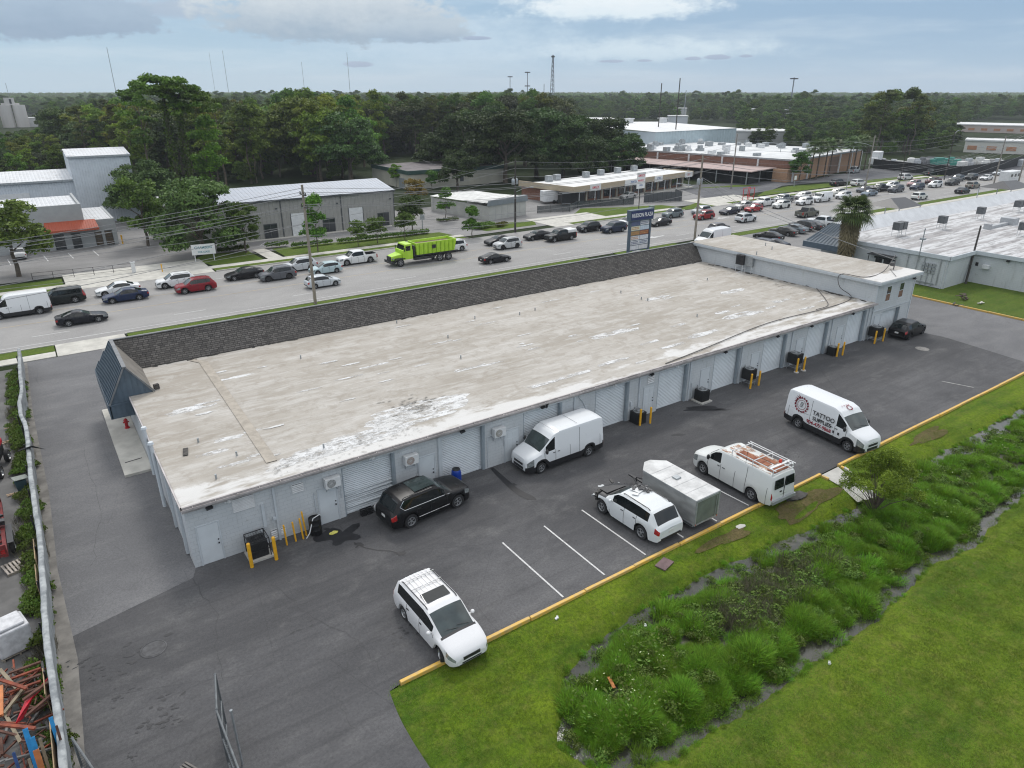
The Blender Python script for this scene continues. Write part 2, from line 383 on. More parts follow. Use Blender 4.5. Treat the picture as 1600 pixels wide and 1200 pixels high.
m_screen = M('windscreen_glass',(.035,.048,.048),.05,.25,1.5,spec=.65)
m_glassblue = M('building_glass',(.03,.035,.04),.08,.2,2.,spec=.8)
m_head = M('headlight_lens',(.20,.22,.22),.12,.3,9.,spec=.9,coat=.5)
m_tail = M('tail_light_lens',(.32,.012,.012),.2,.2,6.,coat=.5)
m_plate = M('plate',(.6,.6,.58),.5,.05,5.)
m_chrome = M('chrome',(.6,.6,.6),.2,.05,5.,metal=1.)
m_galv = M('galvanised',(.34,.36,.37),.45,.15,3.,metal=.4)
m_dgalv = M('dull_steel',(.13,.14,.145),.5,.2,3.,metal=.3)
m_wood = M('weathered_pole',(.24,.21,.17),.85,.25,2.,streak=(6,6,.5))
m_wooddark = M('dark_pole',(.045,.04,.036),.85,.25,2.,streak=(6,6,.5))
m_concpole = M('concrete_pole',(.22,.20,.175),.8,.12,1.5)
m_wire = M('wire',(.22,.22,.22),.6,.1,1.)
m_bark = M('bark',(.10,.08,.06),.9,.3,3.,bump=.5,bscale=12)
m_pinebark = M('vine_bark',(.055,.055,.03),.9,.4,2.,bump=.5,bscale=12)
m_paint = tint_mat('car_paint',.22,.1,0.,.012,.24); m_matte = tint_mat('plain_colour',.55,0.,0.,.15,.4)
m_slate = rib_mat('slate_blue_metal',(.072,.105,.135),0,.4,.02,.4,var=.1)
m_slateplain = M('slate_blue_sheet',(.075,.105,.135),.45,.1,2.)
m_silver = M('trailer_aluminium',(.40,.41,.41),.38,.18,.9,metal=.55,streak=(1,1,3))
m_whitemetal = M('white_enamel',(.62,.63,.63),.5,.08,2.)
m_rust = M('rust',(.17,.045,.02),.8,.45,3.,col2=(.30,.12,.06),detail=7)
# -------------------------- ground
m_grass = grass_mat('lawn',(.062,.125,.012),(.165,.235,.015),(.21,.18,.06),.42)
m_field = grass_mat('mown_field',(.064,.122,.013),(.155,.220,.018),(.21,.175,.06),.5,.6)
m_verge = grass_mat('verge_grass',(.08,.14,.02),(.13,.18,.03),(.15,.13,.05),.4,2.)
m_ground = grass_mat('far_ground',(.018,.030,.010),(.030,.046,.014),(.06,.055,.03),.2,.1)  # base tone darkened: the shade under the trees is put into the colour
m_mulch = M('mulch',(.10,.065,.045),.95,.35,3.,coord='World',detail=7)
m_mud = M('wet_mud',(.05,.045,.032),.5,.4,1.5,coord='World',detail=7)
def sheet(name,poly,z,mat,thick=0.0,kind='structure',mats=None):
    b = MB()
    if thick: b.prism(poly,z - thick,z)
    else: b.poly([(x,y,z) for x,y in poly])
    o = b.build(name,mat); o['kind'] = kind
    return o
def lawn_edge_x(y): return 7.02 + .28*max(0,(y - 16.5)/2.1)**1.6 if y > 16.5 else 7.02
# ditch: a rounded channel, ground lowered, water at -0.42
FB = [(11.6,13.6),(13.3,15.44),(15.6,16.35),(19.3,16.66),(22.5,16.55),(26,16.37),(28.6,15.99),(33.6,15.8),(40,15.97),(45.4,16.1),(56,16.1),(400,16.1)]
NB = [(11.6,12.3),(12.6,11.2),(14.3,10.62),(19.2,10.58),(23.3,10.5),(26.5,10.4),(32,11.0),(35.6,10.5),(40,11.05),(43,11.1),(56,11.0),(400,11.0)]
def _ip(k,x): return float(np.interp(x,[a for a,_ in k],[b for _,b in k]))
def ditch(x,y):                       # signed distance inside (positive inside)
    n = .28*mnoise.noise(Vector((x*.7,y*.7,2.))) + .14*mnoise.noise(Vector((x*2.1,y*2.1,7.)))
    if x < 11.5: return -math.hypot(x - 11.5,min(abs(y - 12.9),0 if 12.3 < y < 13.6 else abs(y - 12.9))) + n
    return min(_ip(FB,x) - y,y - _ip(NB,x),(x - 11.5)*1.4) + n
def sst(a,b,x): t = min(1,max(0,(x - a)/(b - a))); return t*t*(3 - 2*t)
def ground_z(x,y):
    d = ditch(x,y)
    base = -.10*sst(0,2.5,18.5 - y) + .05*mnoise.noise(Vector((x*.25,y*.25,0.)))
    if d > -1.2:
        hum = .20*mnoise.noise(Vector((x*.55,y*.8,4.))) + .10*mnoise.noise(Vector((x*1.5,y*1.5,9.)))
        inside = -.56 + (.22 + hum)*sst(.45,1.5,d)
        return base + (inside - base)*sst(-.9,.35,d)
    return base
def build_lawn():
    xs = np.concatenate([np.arange(7.02,60,.3),np.arange(60,120,1.5),np.arange(120,421,20)])
    ys = np.concatenate([np.arange(-60,0,4),np.arange(0,18.51,.3),[18.52]])
    V = []; nx,ny = len(xs),len(ys)
    for x in xs:
        for y in ys:
            xx = max(x,lawn_edge_x(y)) if x < 8 else x
            V.append((xx,y,ground_z(x,y) if y > -1 else 0.0))
    F = [(i*ny + j,(i + 1)*ny + j,(i + 1)*ny + j + 1,i*ny + j + 1) for i in range(nx - 1) for j in range(ny - 1)]
    cent = [(sum(V[k][0] for k in f)/4,sum(V[k][1] for k in f)/4) for f in F]
    mi = [2 if ditch(x,y) > .2 and y > 0 else (1 if y < 11.2 else 0) for x,y in cent]
    me = fast_mesh('lawn',V,F,[m_grass,m_field,m_mud],mi)
    me.polygons.foreach_set('use_smooth',[True]*len(F))
    o = bpy.data.objects.new('lawn',me); C.objects.link(o); o['kind'] = 'structure'
build_lawn()
def water_mat():
    m = bpy.data.materials.new('ditch_water'); m.use_nodes = True; g = NG(m.node_tree); b = g.n['Principled BSDF']
    b.inputs['Base Color'].default_value = (.045,.045,.035,1); b.inputs['Roughness'].default_value = .05; b.inputs['Specular IOR Level'].default_value = .6
    p = g.new('ShaderNodeNewGeometry').outputs['Position']; n = g.noise(p,5.,4,.6)
    g.l.new(g.mix(g.ss(g.noise(p,1.6,5,.6),.5,.7),(.04,.04,.03),(.085,.08,.06)),b.inputs['Base Color'])
    bn = g.new('ShaderNodeBump'); bn.inputs['Strength'].default_value = .25; bn.inputs['Distance'].default_value = .02
    g.l.new(n,bn.inputs['Height']); g.l.new(bn.outputs[0],b.inputs['Normal']); return m
m_water = water_mat()
sheet('ditch_water',[(10.5,10),(420,9.8),(420,17.4),(10.5,17.4)],-.43,m_water)
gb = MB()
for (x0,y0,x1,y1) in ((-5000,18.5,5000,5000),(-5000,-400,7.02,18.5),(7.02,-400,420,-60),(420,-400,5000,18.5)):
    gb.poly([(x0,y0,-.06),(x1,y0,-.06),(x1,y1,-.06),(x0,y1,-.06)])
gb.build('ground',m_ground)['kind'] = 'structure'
# lot behind the building, its lighter lanes, the road
edge = [(lawn_edge_x(y),y) for y in np.linspace(18.52,16.5,10)]
sheet('parking_lot',[(-2.95,-30),(7.0,-30),(7.0,16.0)] + edge[::-1] + [(8.0,18.66),(78.1,18.66),(78.1,36.0),(70,36.2),(68,52),(66,67),(-.4,67),(-2.95,67)],0.0,m_lot)
lane_poly = [(-2.95,28.4),(2.7,29.7),(2.95,30.35),(2.95,52),(2.95,66.9),(-2.95,66.9)]
sheet('driveway_lane',lane_poly,.006,m_lane)
sheet('sandy_edge',[(-2.95,-30),(-2.35,-30),(-2.2,12),(-2.45,20),(-2.15,27),(-2.4,34),(-2.3,42),(-2.55,55),(-2.5,66.8),(-2.95,66.8)],.009,M('sandy_asphalt',(.17,.16,.145),.9,.3,1.2,coord='World',detail=8))
sheet('exit_lane',[(66.7,26.7),(66.4,28.2),(66.9,30.3),(66.9,52),(78,52),(78,24.3),(77.2,18.75),(65.4,18.75),(65.6,19.8),(66.7,26.6)],.006,m_lane)
m_front = asphalt('frontage_asphalt',(.20,.197,.195),(.245,.24,.235),light=(.30,.29,.28),stain=.3,patchy=.3)
sheet('frontage_parking',[(2.95,52.4),(66.9,52.4),(78,50),(83,50),(420,50),(420,68.8),(66,68.8),(2.95,67)],.012,m_front)
sheet('road',[(-400,70.5),(900,70.5),(900,90.8),(-400,90.8)],.0,m_road)
walk = MB()
for a,b_ in ((-60,-.4),(5.2,61),(62,71.5),(100,420)): walk.box(a,67.1,-.05,b_,68.55,.035)
walk.box(-.3,67.0,-.05,5.2,70.5,.03)
for a,b_ in ((-60,2.5),(18,55.5),(76,104),(115,420)): walk.box(a,92.6,-.05,b_,94.1,.05)
for a,b_ in ((2.2,18),(72,86),(112,128)): walk.box(a,90.8,-.05,b_,99.5,.03)
walk.poly([(25.6,93.5,.056),(27.6,93.5,.056),(27.2,101,.056),(25.4,101,.056)])
walk.build('sidewalk',m_walk)['kind'] = 'structure'
verge = MB()
for a,b_ in ((-60,-.4),(5.4,61),(66,78),(84.5,131),(131,230)): verge.box(a,68.6,-.05,b_,70.35,.05)
for a,b_ in ((-60,2),(18.2,55),(76,103),(117,215)): verge.box(a,90.95,-.05,b_,92.55,.06)
verge.build('verge',m_verge)['kind'] = 'structure'
kerb = MB()
for a,b_ in ((-60,-.4),(5.3,61),(66,78),(84.5,230)): kerb.box(a,70.36,-.05,b_,70.52,.12)
for a,b_ in ((-60,2),(18.2,55),(76,103),(117,215)): kerb.box(a,90.78,-.05,b_,90.94,.13)
kerb.build('road_kerb',m_conc)['kind'] = 'structure'
mk = MB()
def dash(x0,x1,y,w=.12,z=.012): mk.poly([(x0,y - w/2,z),(x1,y - w/2,z),(x1,y + w/2,z),(x0,y + w/2,z)])
dash(-120,420,71.75)
for k in range(-8,40):
    x = 10.2 + k*12.1; dash(x,x + 3.0,74.3,.12); dash(x + 6,x + 9,86.9,.12)
def arrow(x,y,s):
    z = .014; pts = [(-1.6,-.15),(.4,-.15),(.4,-.55),(1.7,0),(.4,.55),(.4,.15),(-1.6,.15)]
    mk.poly([(x + s*a,y + b*1.3,z) for a,b in (pts if s > 0 else pts[::-1])])
for u,v,s in ((1026,370,-1),(1146,343,-1),(1243,328,1),(1416,304,-1),(1480,295,1),(1542,287,-1)):
    X,Y = W(u,v); arrow(X,81.0 if Y > 77 else Y,s)
mk.build('lane_marking',m_white_line)['kind'] = 'structure'
ym = MB()
for y in (79.0,83.0):
    ym.poly([(-200,y - .05,.011),(420,y - .05,.011),(420,y + .05,.011),(-200,y + .05,.011)])
ym.build('centre_turn_lane_marking',M('faded_yellow',(.42,.34,.22),.8,.25,.6,coord='World'))['kind'] = 'structure'
bl = MB()
def strip(b,p,q,w,z):
    p,q = Vector((*p,z)),Vector((*q,z)); n = Vector((-(q - p).y,(q - p).x,0)).normalized()*w/2
    b.poly([p - n,q - n,q + n,p + n])
for (a,b_) in (((15.95,23.78),(15.91,18.9)),((18.52,23.74),(18.45,19.0)),((21.08,23.77),(21.1,19.0)),((23.7,23.6),(23.68,18.93)),((26.2,23.6),(26.2,18.93)),((28.6,23.6),(28.81,18.93))):
    strip(bl,a,b_,.085,.012)
bl.build('parking_bay_line',m_white_line)['kind'] = 'structure'
fl = MB()
for (a,b_) in (((55.6,21.6),(56.3,19.6)),): strip(fl,a,b_,.09,.012)
fl.build('worn_bay_line',m_faint)['kind'] = 'structure'
# stains that have their own outline
def blotch(b,cx,cy,rx,ry,z,n=26,seed=0,rot=0.,rough=.35):
    pts = []
    for i in range(n):
        t = 2*math.pi*i/n; k = 1 + rough*2*mnoise.noise(Vector((math.cos(t)*1.3 + seed,math.sin(t)*1.3,seed*.7)))
        x,y = rx*k*math.cos(t),ry*k*math.sin(t)
        pts.append((cx + x*math.cos(rot) - y*math.sin(rot),cy + x*math.sin(rot) + y*math.cos(rot),z))
    b.poly(pts)
wet = MB()
blotch(wet,*W(535,835),.95,.75,.012,seed=3,rough=.5)
for i,(u,v) in enumerate(((500,843),(515,828),(552,840),(560,852),(627,865))): blotch(wet,*W(u,v),.3 - .02*i,.16,.0125 + .0005*i,seed=9 + i,rough=.5)
pts = [W(*q) for q in ((553,848),(570,856),(590,860),(610,861),(628,866))]
for a,b_ in zip(pts[:-1],pts[1:]): strip(wet,a,b_,.07,.012)
rv = [W(*q) for q in ((768,731),(778,741),(790,752),(803,764),(815,772),(828,778),(838,781))]
wd = [.22,.3,.38,.42,.5,.5,.1]
L_,R_ = [],[]
for i,p in enumerate(rv):
    q = rv[min(i + 1,6)]; o_ = rv[max(i - 1,0)]; d = Vector((q[0] - o_[0],q[1] - o_[1])).normalized(); n = Vector((-d.y,d.x))*wd[i]*.5
    L_.append((p[0] + n.x,p[1] + n.y,.012)); R_.append((p[0] - n.x,p[1] - n.y,.012))
for i in range(6): wet.add([L_[i],R_[i],R_[i + 1],L_[i + 1]],[(0,1,2,3)])
for (u,v,rx,ry) in ((1095,639,1.6,.35),(1115,641,1.2,.12),(1060,680,.5,.15),(800,757,.25,.12)): blotch(wet,*W(u,v),rx,ry,.0115,seed=rx*7 + u,rot=-.5)
wet.build('wet_stain',M('wet_asphalt',(.012,.012,.014),.62,.3,3.,coord='World'))['kind'] = 'structure'
oil = MB()
sd = random.Random(4)
for (u,v,r) in ((228,1133,.55),(180,1058,.5),(150,1050,.35),(175,1090,.5),(268,1100,.6),(275,1122,.3),(215,1020,.7),(120,1042,.5),(205,1180,.25),(1290,655,.6),(1275,662,.4),(1230,740,.5),(1225,712,.6),(890,845,.3),(620,990,.5),(470,980,.4)):
    for k in range(9):
        X,Y = W(u,v); blotch(oil,X + sd.gauss(0,r*.7),Y + sd.gauss(0,r*.5),r*sd.uniform(.07,.28),r*sd.uniform(.04,.12),.0112 + .0004*k,n=12,seed=sd.random()*50,rot=sd.uniform(-.4,.4),rough=.4)
for (P_,w_) in ((((300,905),(340,960),(335,1010),(352,1070)),.03),(((420,905),(480,960),(560,1000),(600,1060)),.025),(((560,1010),(520,1080),(560,1150)),.02),(((1050,690),(1110,700),(1180,690)),.025),(((1340,600),(1420,625),(1470,640)),.03),(((870,800),(850,870),(800,905)),.02),(((130,700),(160,800),(140,900)),.025)):
    q_ = [Vector(W(*a)) for a in P_]; n_ = []
    for a,b_ in zip(q_[:-1],q_[1:]): n_ += [a.lerp(b_,k/8) + Vector((sd.gauss(0,.06),sd.gauss(0,.06))) for k in range(8)]
    for a,b_ in zip(n_[:-1],n_[1:]): strip(oil,a,b_,w_*.5,.0118)
oil.build('oil_spot',M('old_oil',(.026,.026,.028),.6,.3,3.,coord='World'))['kind'] = 'structure'
# yellow kerb along the grass, in cast lengths with joints
yk = MB(); rr = random.Random(3)
def kerb_run(p,q,h=.15,w=.16,step=3.05):
    p,q = Vector((*p,0)),Vector((*q,0)); L = (q - p).length; d = (q - p)/L; s = 0; a = math.atan2(d.y,d.x)
    while s < L - .05:
        e = min(step,L - s); c = p + d*(s + e/2)
        n = Vector((-d.y,d.x,0))*rr.uniform(-.025,.025)
        yk.obox((c.x + n.x,c.y + n.y,h/2 - .06 + rr.uniform(-.008,.008)),(e - .03,w,h + .12),a + rr.uniform(-.004,.004)); s += e
kerb_run((7.75,18.6),(34.9,18.6)); kerb_run((36.7,18.6),(78.1,18.6)); kerb_run((78.25,18.7),(78.25,36.0))
kerb_run((34.85,18.45),(34.85,18.0),.12); kerb_run((36.75,18.45),(36.75,17.9),.12)
yk.build('yellow_kerb',m_yellow,smooth=30,bevel=.02)['kind'] = 'structure'
ch = MB(); ch.add([(34.95,18.55,.03),(36.65,18.55,.03),(35.9,17.1,.03),(34.7,17.2,.03),(35.5,15.6,-.2),(34.3,15.9,-.2)],[(0,3,2,1),(3,5,4,2)])
ch.add([(36.65,18.2,-.03),(36.8,18.2,-.03),(35.65,15.6,-.28),(35.5,15.6,-.28),(36.65,18.2,.16),(36.8,18.2,.16),(35.65,15.6,-.02),(35.5,15.6,-.02)],[(4,7,6,5),(0,3,7,4),(2,1,5,6),(3,2,6,7),(0,4,5,1)])
ch.build('concrete_chute',m_conc)['kind'] = 'structure'
for u,v,r_,colr,lab in ((240,1014,.50,(.06,.06,.063),'round iron manhole cover in the dark asphalt near the gate and oil spots'),(1441,545,.55,(.21,.20,.185),'pale round manhole cover in the lot near the small black car')):
    X,Y = W(u,v); b = MB(); b.lathe([(0,.022),(r_*.82,.022),(r_*.84,.013),(r_*.88,.013),(r_*.9,.026),(r_,.014)],(X,Y,0),n=36)
    tag(b.build('manhole_cover',M('manhole_iron',colr,.7,.3,5.)),lab,'manhole cover')
# bare ground and litter on the lawn edge
pl = MB(); blotch(pl,31.5,17.2,2.6,.7,.004,seed=5,rough=.3); blotch(pl,25.6,17.6,1.6,.35,.004,seed=8,rough=.4); blotch(pl,45,17.5,3,.5,.004,seed=15,rough=.4)
vv = []
for p in pl.v: vv.append((p[0],p[1],ground_z(p[0],p[1]) + .03))
pl.v = vv; pl.build('dry_grass',grass_mat('dry_grass',(.10,.10,.03),(.16,.125,.06),(.13,.095,.06),.6,4.))['kind'] = 'structure'
# far-side lots
sheet('office_parking',[(-30,99),(17,98.6),(19,104),(18,116),(14,135),(20,150),(-60,150),(-60,99)],.004,m_oldlot)
sheet('front_office_parking',[(19,102.2),(24,99.5),(52,98.6),(55,92.5),(72,93),(88,95.5),(96,104),(96,122),(60,122),(52,121),(51,107.9),(19,107.9)],.004,m_oldlot)
wl = MB()
for x in (36,38.6,41.2,43.8,46.4): strip(wl,(x,103.2),(x + .3,99.3),.1,.016)
for i in range(6): strip(wl,(27.3 + i*.55,103.6 - i*.15),(28.7 + i*.55,105.8 - i*.15),.13,.016)
strip(wl,(27.2,103.7),(30.6,101.6),.13,.016); strip(wl,(28.8,106),(32.5,103),.13,.016)
for x in (-5.7,-3.1,1.0,3.9,6.9): strip(wl,(x,113.7),(x + .3,109.5),.12,.016)
wl.build('far_bay_line',m_white_line)['kind'] = 'structure'
sheet('strip_mall_parking',[(86,99),(97,95.2),(117,94.3),(126,106),(134,119),(130,119),(90,110),(86,108)],.008,m_oldlot)
m_dk = asphalt('newer_asphalt',(.095,.097,.105),(.125,.127,.135),stain=.1)
sheet('yard_parking',[(128,118),(118,98),(140,99),(150,103),(168,101),(205,85),(262,86),(262,124),(206,113),(168,107),(150,112)],.012,m_dk)
lawn2 = MB()
for poly in ([(60.5,94.3),(70.5,94.3),(72.5,97.5),(66,99.3),(60.2,97.6)],
             [(79,94.3),(97,94.3),(105,94.3),(104,97.8),(95.5,100.3),(88,103.6),(84.5,100.6),(79.5,97)],
             [(18.6,94.3),(25,94.3),(24.8,100.8),(19.5,102),(17.2,99.5)],[(28,94.3),(54.5,94.3),(53.8,97.8),(28,100.4)],
             [(130,95),(163,95),(166,99),(150,101.5),(138,99)],[(100,91),(116,91),(121,96),(118,98.6)],[(167,93.4),(215,93.0),(215,95.2),(170,98.2)],
             [(-30,91),(2,91),(2,97.5),(-30,98)],[(128,112),(140,107.5),(146,105.8),(143,110)]):
    lawn2.poly([(x,y,.028) for x,y in poly])
lawn2.build('roadside_lawn',m_verge)['kind'] = 'structure'
sheet('neighbour_lawn',[(78.35,24),(78.35,42),(83.6,46),(83.6,35),(90,35.4),(90,24),(90,12),(78.35,12)],.02,grass_mat('side_lawn',(.07,.125,.018),(.11,.16,.025),(.14,.12,.05),.45,2.))
yard = sheet('yard_slab',[(-60,-30),(-3.0,-30),(-3.0,65.8),(-60,65.8)],.0,m_yardc)
wk = MB()
wk.box(1.45,41.5,-.05,2.93,52.45,.16)
wk.build('concrete_walkway',m_walk)['kind'] = 'structure'
ds = MB(); ds.obox((2.15,43.2,.168),(.95,.07,.012),.12)
tag(ds.build('drain_slot',m_dark),'dark narrow drain slot in the pale concrete walkway','drain')

# -------------------------- the strip building
def roof_mat():
    m = bpy.data.materials.new('coated_roof'); m.use_nodes = True; g = NG(m.node_tree); b = g.n['Principled BSDF']
    b.inputs['Roughness'].default_value = .8; b.inputs['Specular IOR Level'].default_value = .25
    p = g.new('ShaderNodeNewGeometry').outputs['Position']; x,y,z = g.sep(p)
    n0 = g.noise(g.vmath('MULTIPLY',p,(.12,.2,1)),1.,5,.6); n1 = g.noise(g.vmath('MULTIPLY',p,(.35,1.5,1)),1.,7,.7,.5); n2 = g.noise(g.vmath('MULTIPLY',p,(.8,5.,1)),1.,5,.7); n3 = g.noise(p,1.1,7,.7)
    c = g.mix(g.ss(n0,.35,.65),(.305,.275,.232),(.405,.378,.338))
    c = g.mix(g.math('MULTIPLY',g.ss(n1,.44,.62),.6),c,(.51,.495,.465))
    c = g.mix(g.math('MULTIPLY',g.ss(n2,.50,.64),.45),c,(.27,.24,.205))
    c = g.mix(g.math('MULTIPLY',g.ss(n3,.50,.64),.55),c,(.255,.222,.18))
    # lap seams every 0.92 m, cross seams broken
    yy = g.math('ADD',y,g.math('MULTIPLY',g.noise(g.vmath('MULTIPLY',p,(.3,.3,1)),1.,2),.5))
    sy = g.math('ABSOLUTE',g.math('SUBTRACT',g.math('FRACT',g.math('DIVIDE',yy,.92)),.5))
    brk = g.ss(g.noise(g.vmath('MULTIPLY',p,(.35,1.2,1)),1.,3,.6),.42,.6)
    c = g.mix(g.math('MULTIPLY',g.math('MULTIPLY',g.ss(sy,.46,.495),brk),.5),c,(.25,.225,.2))
    row = g.math('FLOOR',g.math('DIVIDE',yy,.92))
    wn = g.new('ShaderNodeTexWhiteNoise',noise_dimensions='1D'); g.l.new(row,wn.inputs['W'])
    c = g.mix(.12,c,g.mix(wn.outputs[0],(.36,.33,.29),(.62,.60,.57)))
    sx = g.math('ABSOLUTE',g.math('SUBTRACT',g.math('FRACT',g.math('DIVIDE',g.math('ADD',x,g.math('MULTIPLY',wn.outputs[0],9.)),9.1)),.5))
    fine = g.noise(p,14.,5,.8)
    c = g.mix(g.math('MULTIPLY',g.ss(fine,.35,.7),.25),c,(.30,.28,.25))
    # whiter recoat towards the eaves, ragged
    ed = g.math('ADD',y,g.math('MULTIPLY',g.math('SUBTRACT',g.noise(g.vmath('MULTIPLY',p,(.35,.35,1)),1.,6,.7),.5),4.2))
    eave = g.math('MULTIPLY',g.ss(ed,32.0,31.4),g.ss(g.noise(g.vmath('MULTIPLY',p,(.16,.5,1)),1.,5,.65),.40,.50))
    c = g.mix(g.math('MULTIPLY',eave,.8),c,(.62,.615,.60))
    g.l.new(c,b.inputs['Base Color'])
    bn = g.new('ShaderNodeBump'); bn.inputs['Strength'].default_value = .4; bn.inputs['Distance'].default_value = .03
    g.l.new(g.math('ADD',n2,g.math('MULTIPLY',sy,.6)),bn.inputs['Height']); g.l.new(bn.outputs[0],b.inputs['Normal']); return m
m_roof = roof_mat()
m_patch = M('roof_recoat',(.50,.495,.48),.7,.1,1.6,col2=(.63,.635,.635),coord='World',detail=7)
g = NG(m_patch.node_tree); p_ = g.new('ShaderNodeNewGeometry').outputs['Position']      # thin worn coat: the roof shows through
g.l.new(g.math('MULTIPLY',g.math('ADD',g.ss(g.noise(g.vmath('MULTIPLY',p_,(1.2,2.6,1)),1.,7,.75),.40,.56),.10),g.ss(g.noise(p_,9.,4,.7),.22,.5,.4,1.),clamp=True),g.n['Principled BSDF'].inputs['Alpha'])
def shingle_mat():
    m = bpy.data.materials.new('shingles'); m.use_nodes = True; g = NG(m.node_tree); b = g.n['Principled BSDF']
    b.inputs['Roughness'].default_value = .9; b.inputs['Specular IOR Level'].default_value = .2
    p = g.new('ShaderNodeNewGeometry').outputs['Position']; x,y,z = g.sep(p)
    v = g.vec(g.math('ADD',x,g.math('MULTIPLY',y,.0)),g.math('MULTIPLY',z,1.25),0.)
    br = g.n.new('ShaderNodeTexBrick'); g.l.new(v,br.inputs['Vector']); br.inputs['Scale'].default_value = 1.0
    br.inputs['Brick Width'].default_value = .30; br.inputs['Row Height'].default_value = .15; br.inputs['Mortar Size'].default_value = .018
    br.inputs['Color1'].default_value = (.085,.079,.075,1); br.inputs['Color2'].default_value = (.175,.162,.15,1); br.inputs['Mortar'].default_value = (.035,.033,.031,1)
    br.offset = .37; br.squash = 1.3; br.squash_frequency = 3
    n = g.noise(p,.7,6,.7); c = g.mix(g.math('MULTIPLY',g.ss(n,.35,.7),.4),br.outputs[0],(.12,.112,.10))
    c = g.mix(g.math('MULTIPLY',g.ss(g.noise(p,20.,3,.8),.45,.7),.4),c,(.05,.047,.044))
    g.l.new(c,b.inputs['Base Color'])
    bn = g.new('ShaderNodeBump'); bn.inputs['Strength'].default_value = .6; bn.inputs['Distance'].default_value = .02
    g.l.new(br.outputs['Fac'],bn.inputs['Height']); bn.invert = True; g.l.new(bn.outputs[0],b.inputs['Normal']); return m
m_shingle = shingle_mat()
m_garage = M('garage_white',(.565,.60,.62),.5,.05,1.0)
BX,BY = 2.95,30.4
B = thing('strip_building','long low pale blue block building with grey patched flat roof and row of garage doors','commercial building',(BX,BY,0))
GD = [(10.45 + 5.745*i,13.35 + 5.745*i) for i in range(9)]
GD = [(a,b_) for a,b_ in GD]
w = MB()
def wallrun(b,x0,x1,y0,y1,z1,ops,mi=0,zlow=0):
    x = x0
    for a,c_,h in ops:
        b.box(x,y0,zlow,a,y1,z1,mi); b.box(a,y0,h,c_,y1,z1,mi); x = c_
    b.box(x,y0,zlow,x1,y1,z1,mi)
wallrun(w,2.95,60.3,30.4,30.72,3.22,[(a,b_,2.92) for a,b_ in GD])
w.box(2.95,30.72,0,3.25,49.9,3.22); w.box(3.25,49.6,0,60.3,49.9,3.22)
wallrun(w,60.3,66.8,30.34,30.70,5.08,[(62.0,65.1,2.3)])
w.box(66.5,30.70,0,66.8,51.4,5.08); w.box(60.3,30.70,3.3,60.5,51.4,5.08); w.box(60.3,51.1,0,66.5,51.4,5.08)
w.build('wall',m_block,B,smooth=30)
bd = MB(); bd.box(60.3,30.29,2.52,66.83,30.335,2.60); bd.box(60.3,30.3,0,60.45,30.335,5.05); bd.box(66.68,30.3,0,66.83,30.335,5.05); bd.build('trim_band',m_trim,B)
rf = MB(); rf.box(2.88,30.22,3.24,60.28,49.95,3.45); rf.build('flat_roof',m_roof,B)
rf2 = MB(); rf2.box(59.95,29.95,5.36,67.15,51.6,5.40); rf2.build('upper_roof',m_roof,B)
fa = MB(); fa.box(59.93,29.93,5.09,67.17,51.62,5.355); fa.box(59.9,29.9,5.22,67.2,51.65,5.352); fa.build('fascia',m_trim,B)
gu = MB(); gu.box(2.82,30.12,3.3,60.2,30.215,3.47); gu.box(2.82,30.02,3.30,60.2,30.11,3.32); gu.box(2.82,30.01,3.30,60.2,30.03,3.40)
gu.box(2.80,30.12,3.3,2.87,45.2,3.47); gu.box(2.86,30.30,3.05,60.25,30.395,3.235); gu.build('gutter',m_gutter,B)
cf = MB()
for k in range(58): cf.box(3.3 + k,30.0,3.31,3.33 + k,30.21,3.43)
cf.build('gutter_bracket',m_gutter,B)
# mansard facing the road and wrapping the corner
YR,ZR = 51.3,5.36
sh = MB()
sh.poly([(4.27,50.0,3.46),(60.3,50.0,3.46),(60.3,YR,ZR),(2.9,YR,ZR)])
sh.poly([(2.9,YR,ZR),(60.3,YR,ZR),(60.3,52.5,3.15),(1.65,52.5,3.15)])
sh.build('shingle_slope',m_shingle,B)
sb = MB(); sb.poly([(4.27,50.0,3.46),(2.9,YR,ZR),(2.9,45.25,ZR),(4.2,45.25,3.46)])
sb.build('inner_slope',M('weathered_ply',(.17,.155,.135),.85,.2,1.5,detail=7),B)
os_ = MB(); a,b_,c_,d = Vector((2.9,45.25,ZR)),Vector((2.9,YR,ZR)),Vector((1.65,52.5,3.15)),Vector((1.75,45.25,3.15))
os_.add([a,b_,c_,d],[(0,1,2,3)])
nn = (b_ - a).cross(d - a).normalized(); nn = nn if nn.x < 0 else -nn
for k in range(17):                       # standing seams down the slope
    t = (k + .5)/17; y = 45.25 + t*(52.4 - 45.25); zt = ZR if y < YR else ZR - (y - YR)/1.2*2.2
    p = Vector((2.9 + (ZR - zt)/2.21*-1.15,y,zt)); q = Vector((1.74,y,3.15))
    n = nn*.11; s_ = Vector((0,.07,0))
    os_.add([p - s_,p + s_,p + s_ + n,p - s_ + n,q - s_,q + s_,q + s_ + n,q - s_ + n],[(0,4,7,3),(1,2,6,5),(3,7,6,2),(4,5,6,7)])
os_.build('seamed_slope',m_slateplain,B)
ge = MB()                                 # gable end boards towards the camera + band
tri = [(1.75,3.15),(2.9,ZR),(4.2,3.46),(2.95,3.46),(2.95,3.15)]
ge.add([(x,45.25,z) for x,z in tri] + [(x,45.40,z) for x,z in tri],[(0,4,3,2,1),(5,6,7,8,9),(0,1,6,5),(1,2,7,6),(2,3,8,7)])
ge.box(1.68,45.25,2.2,2.94,45.37,3.15); ge.box(1.62,45.25,2.2,1.74,52.5,3.14)
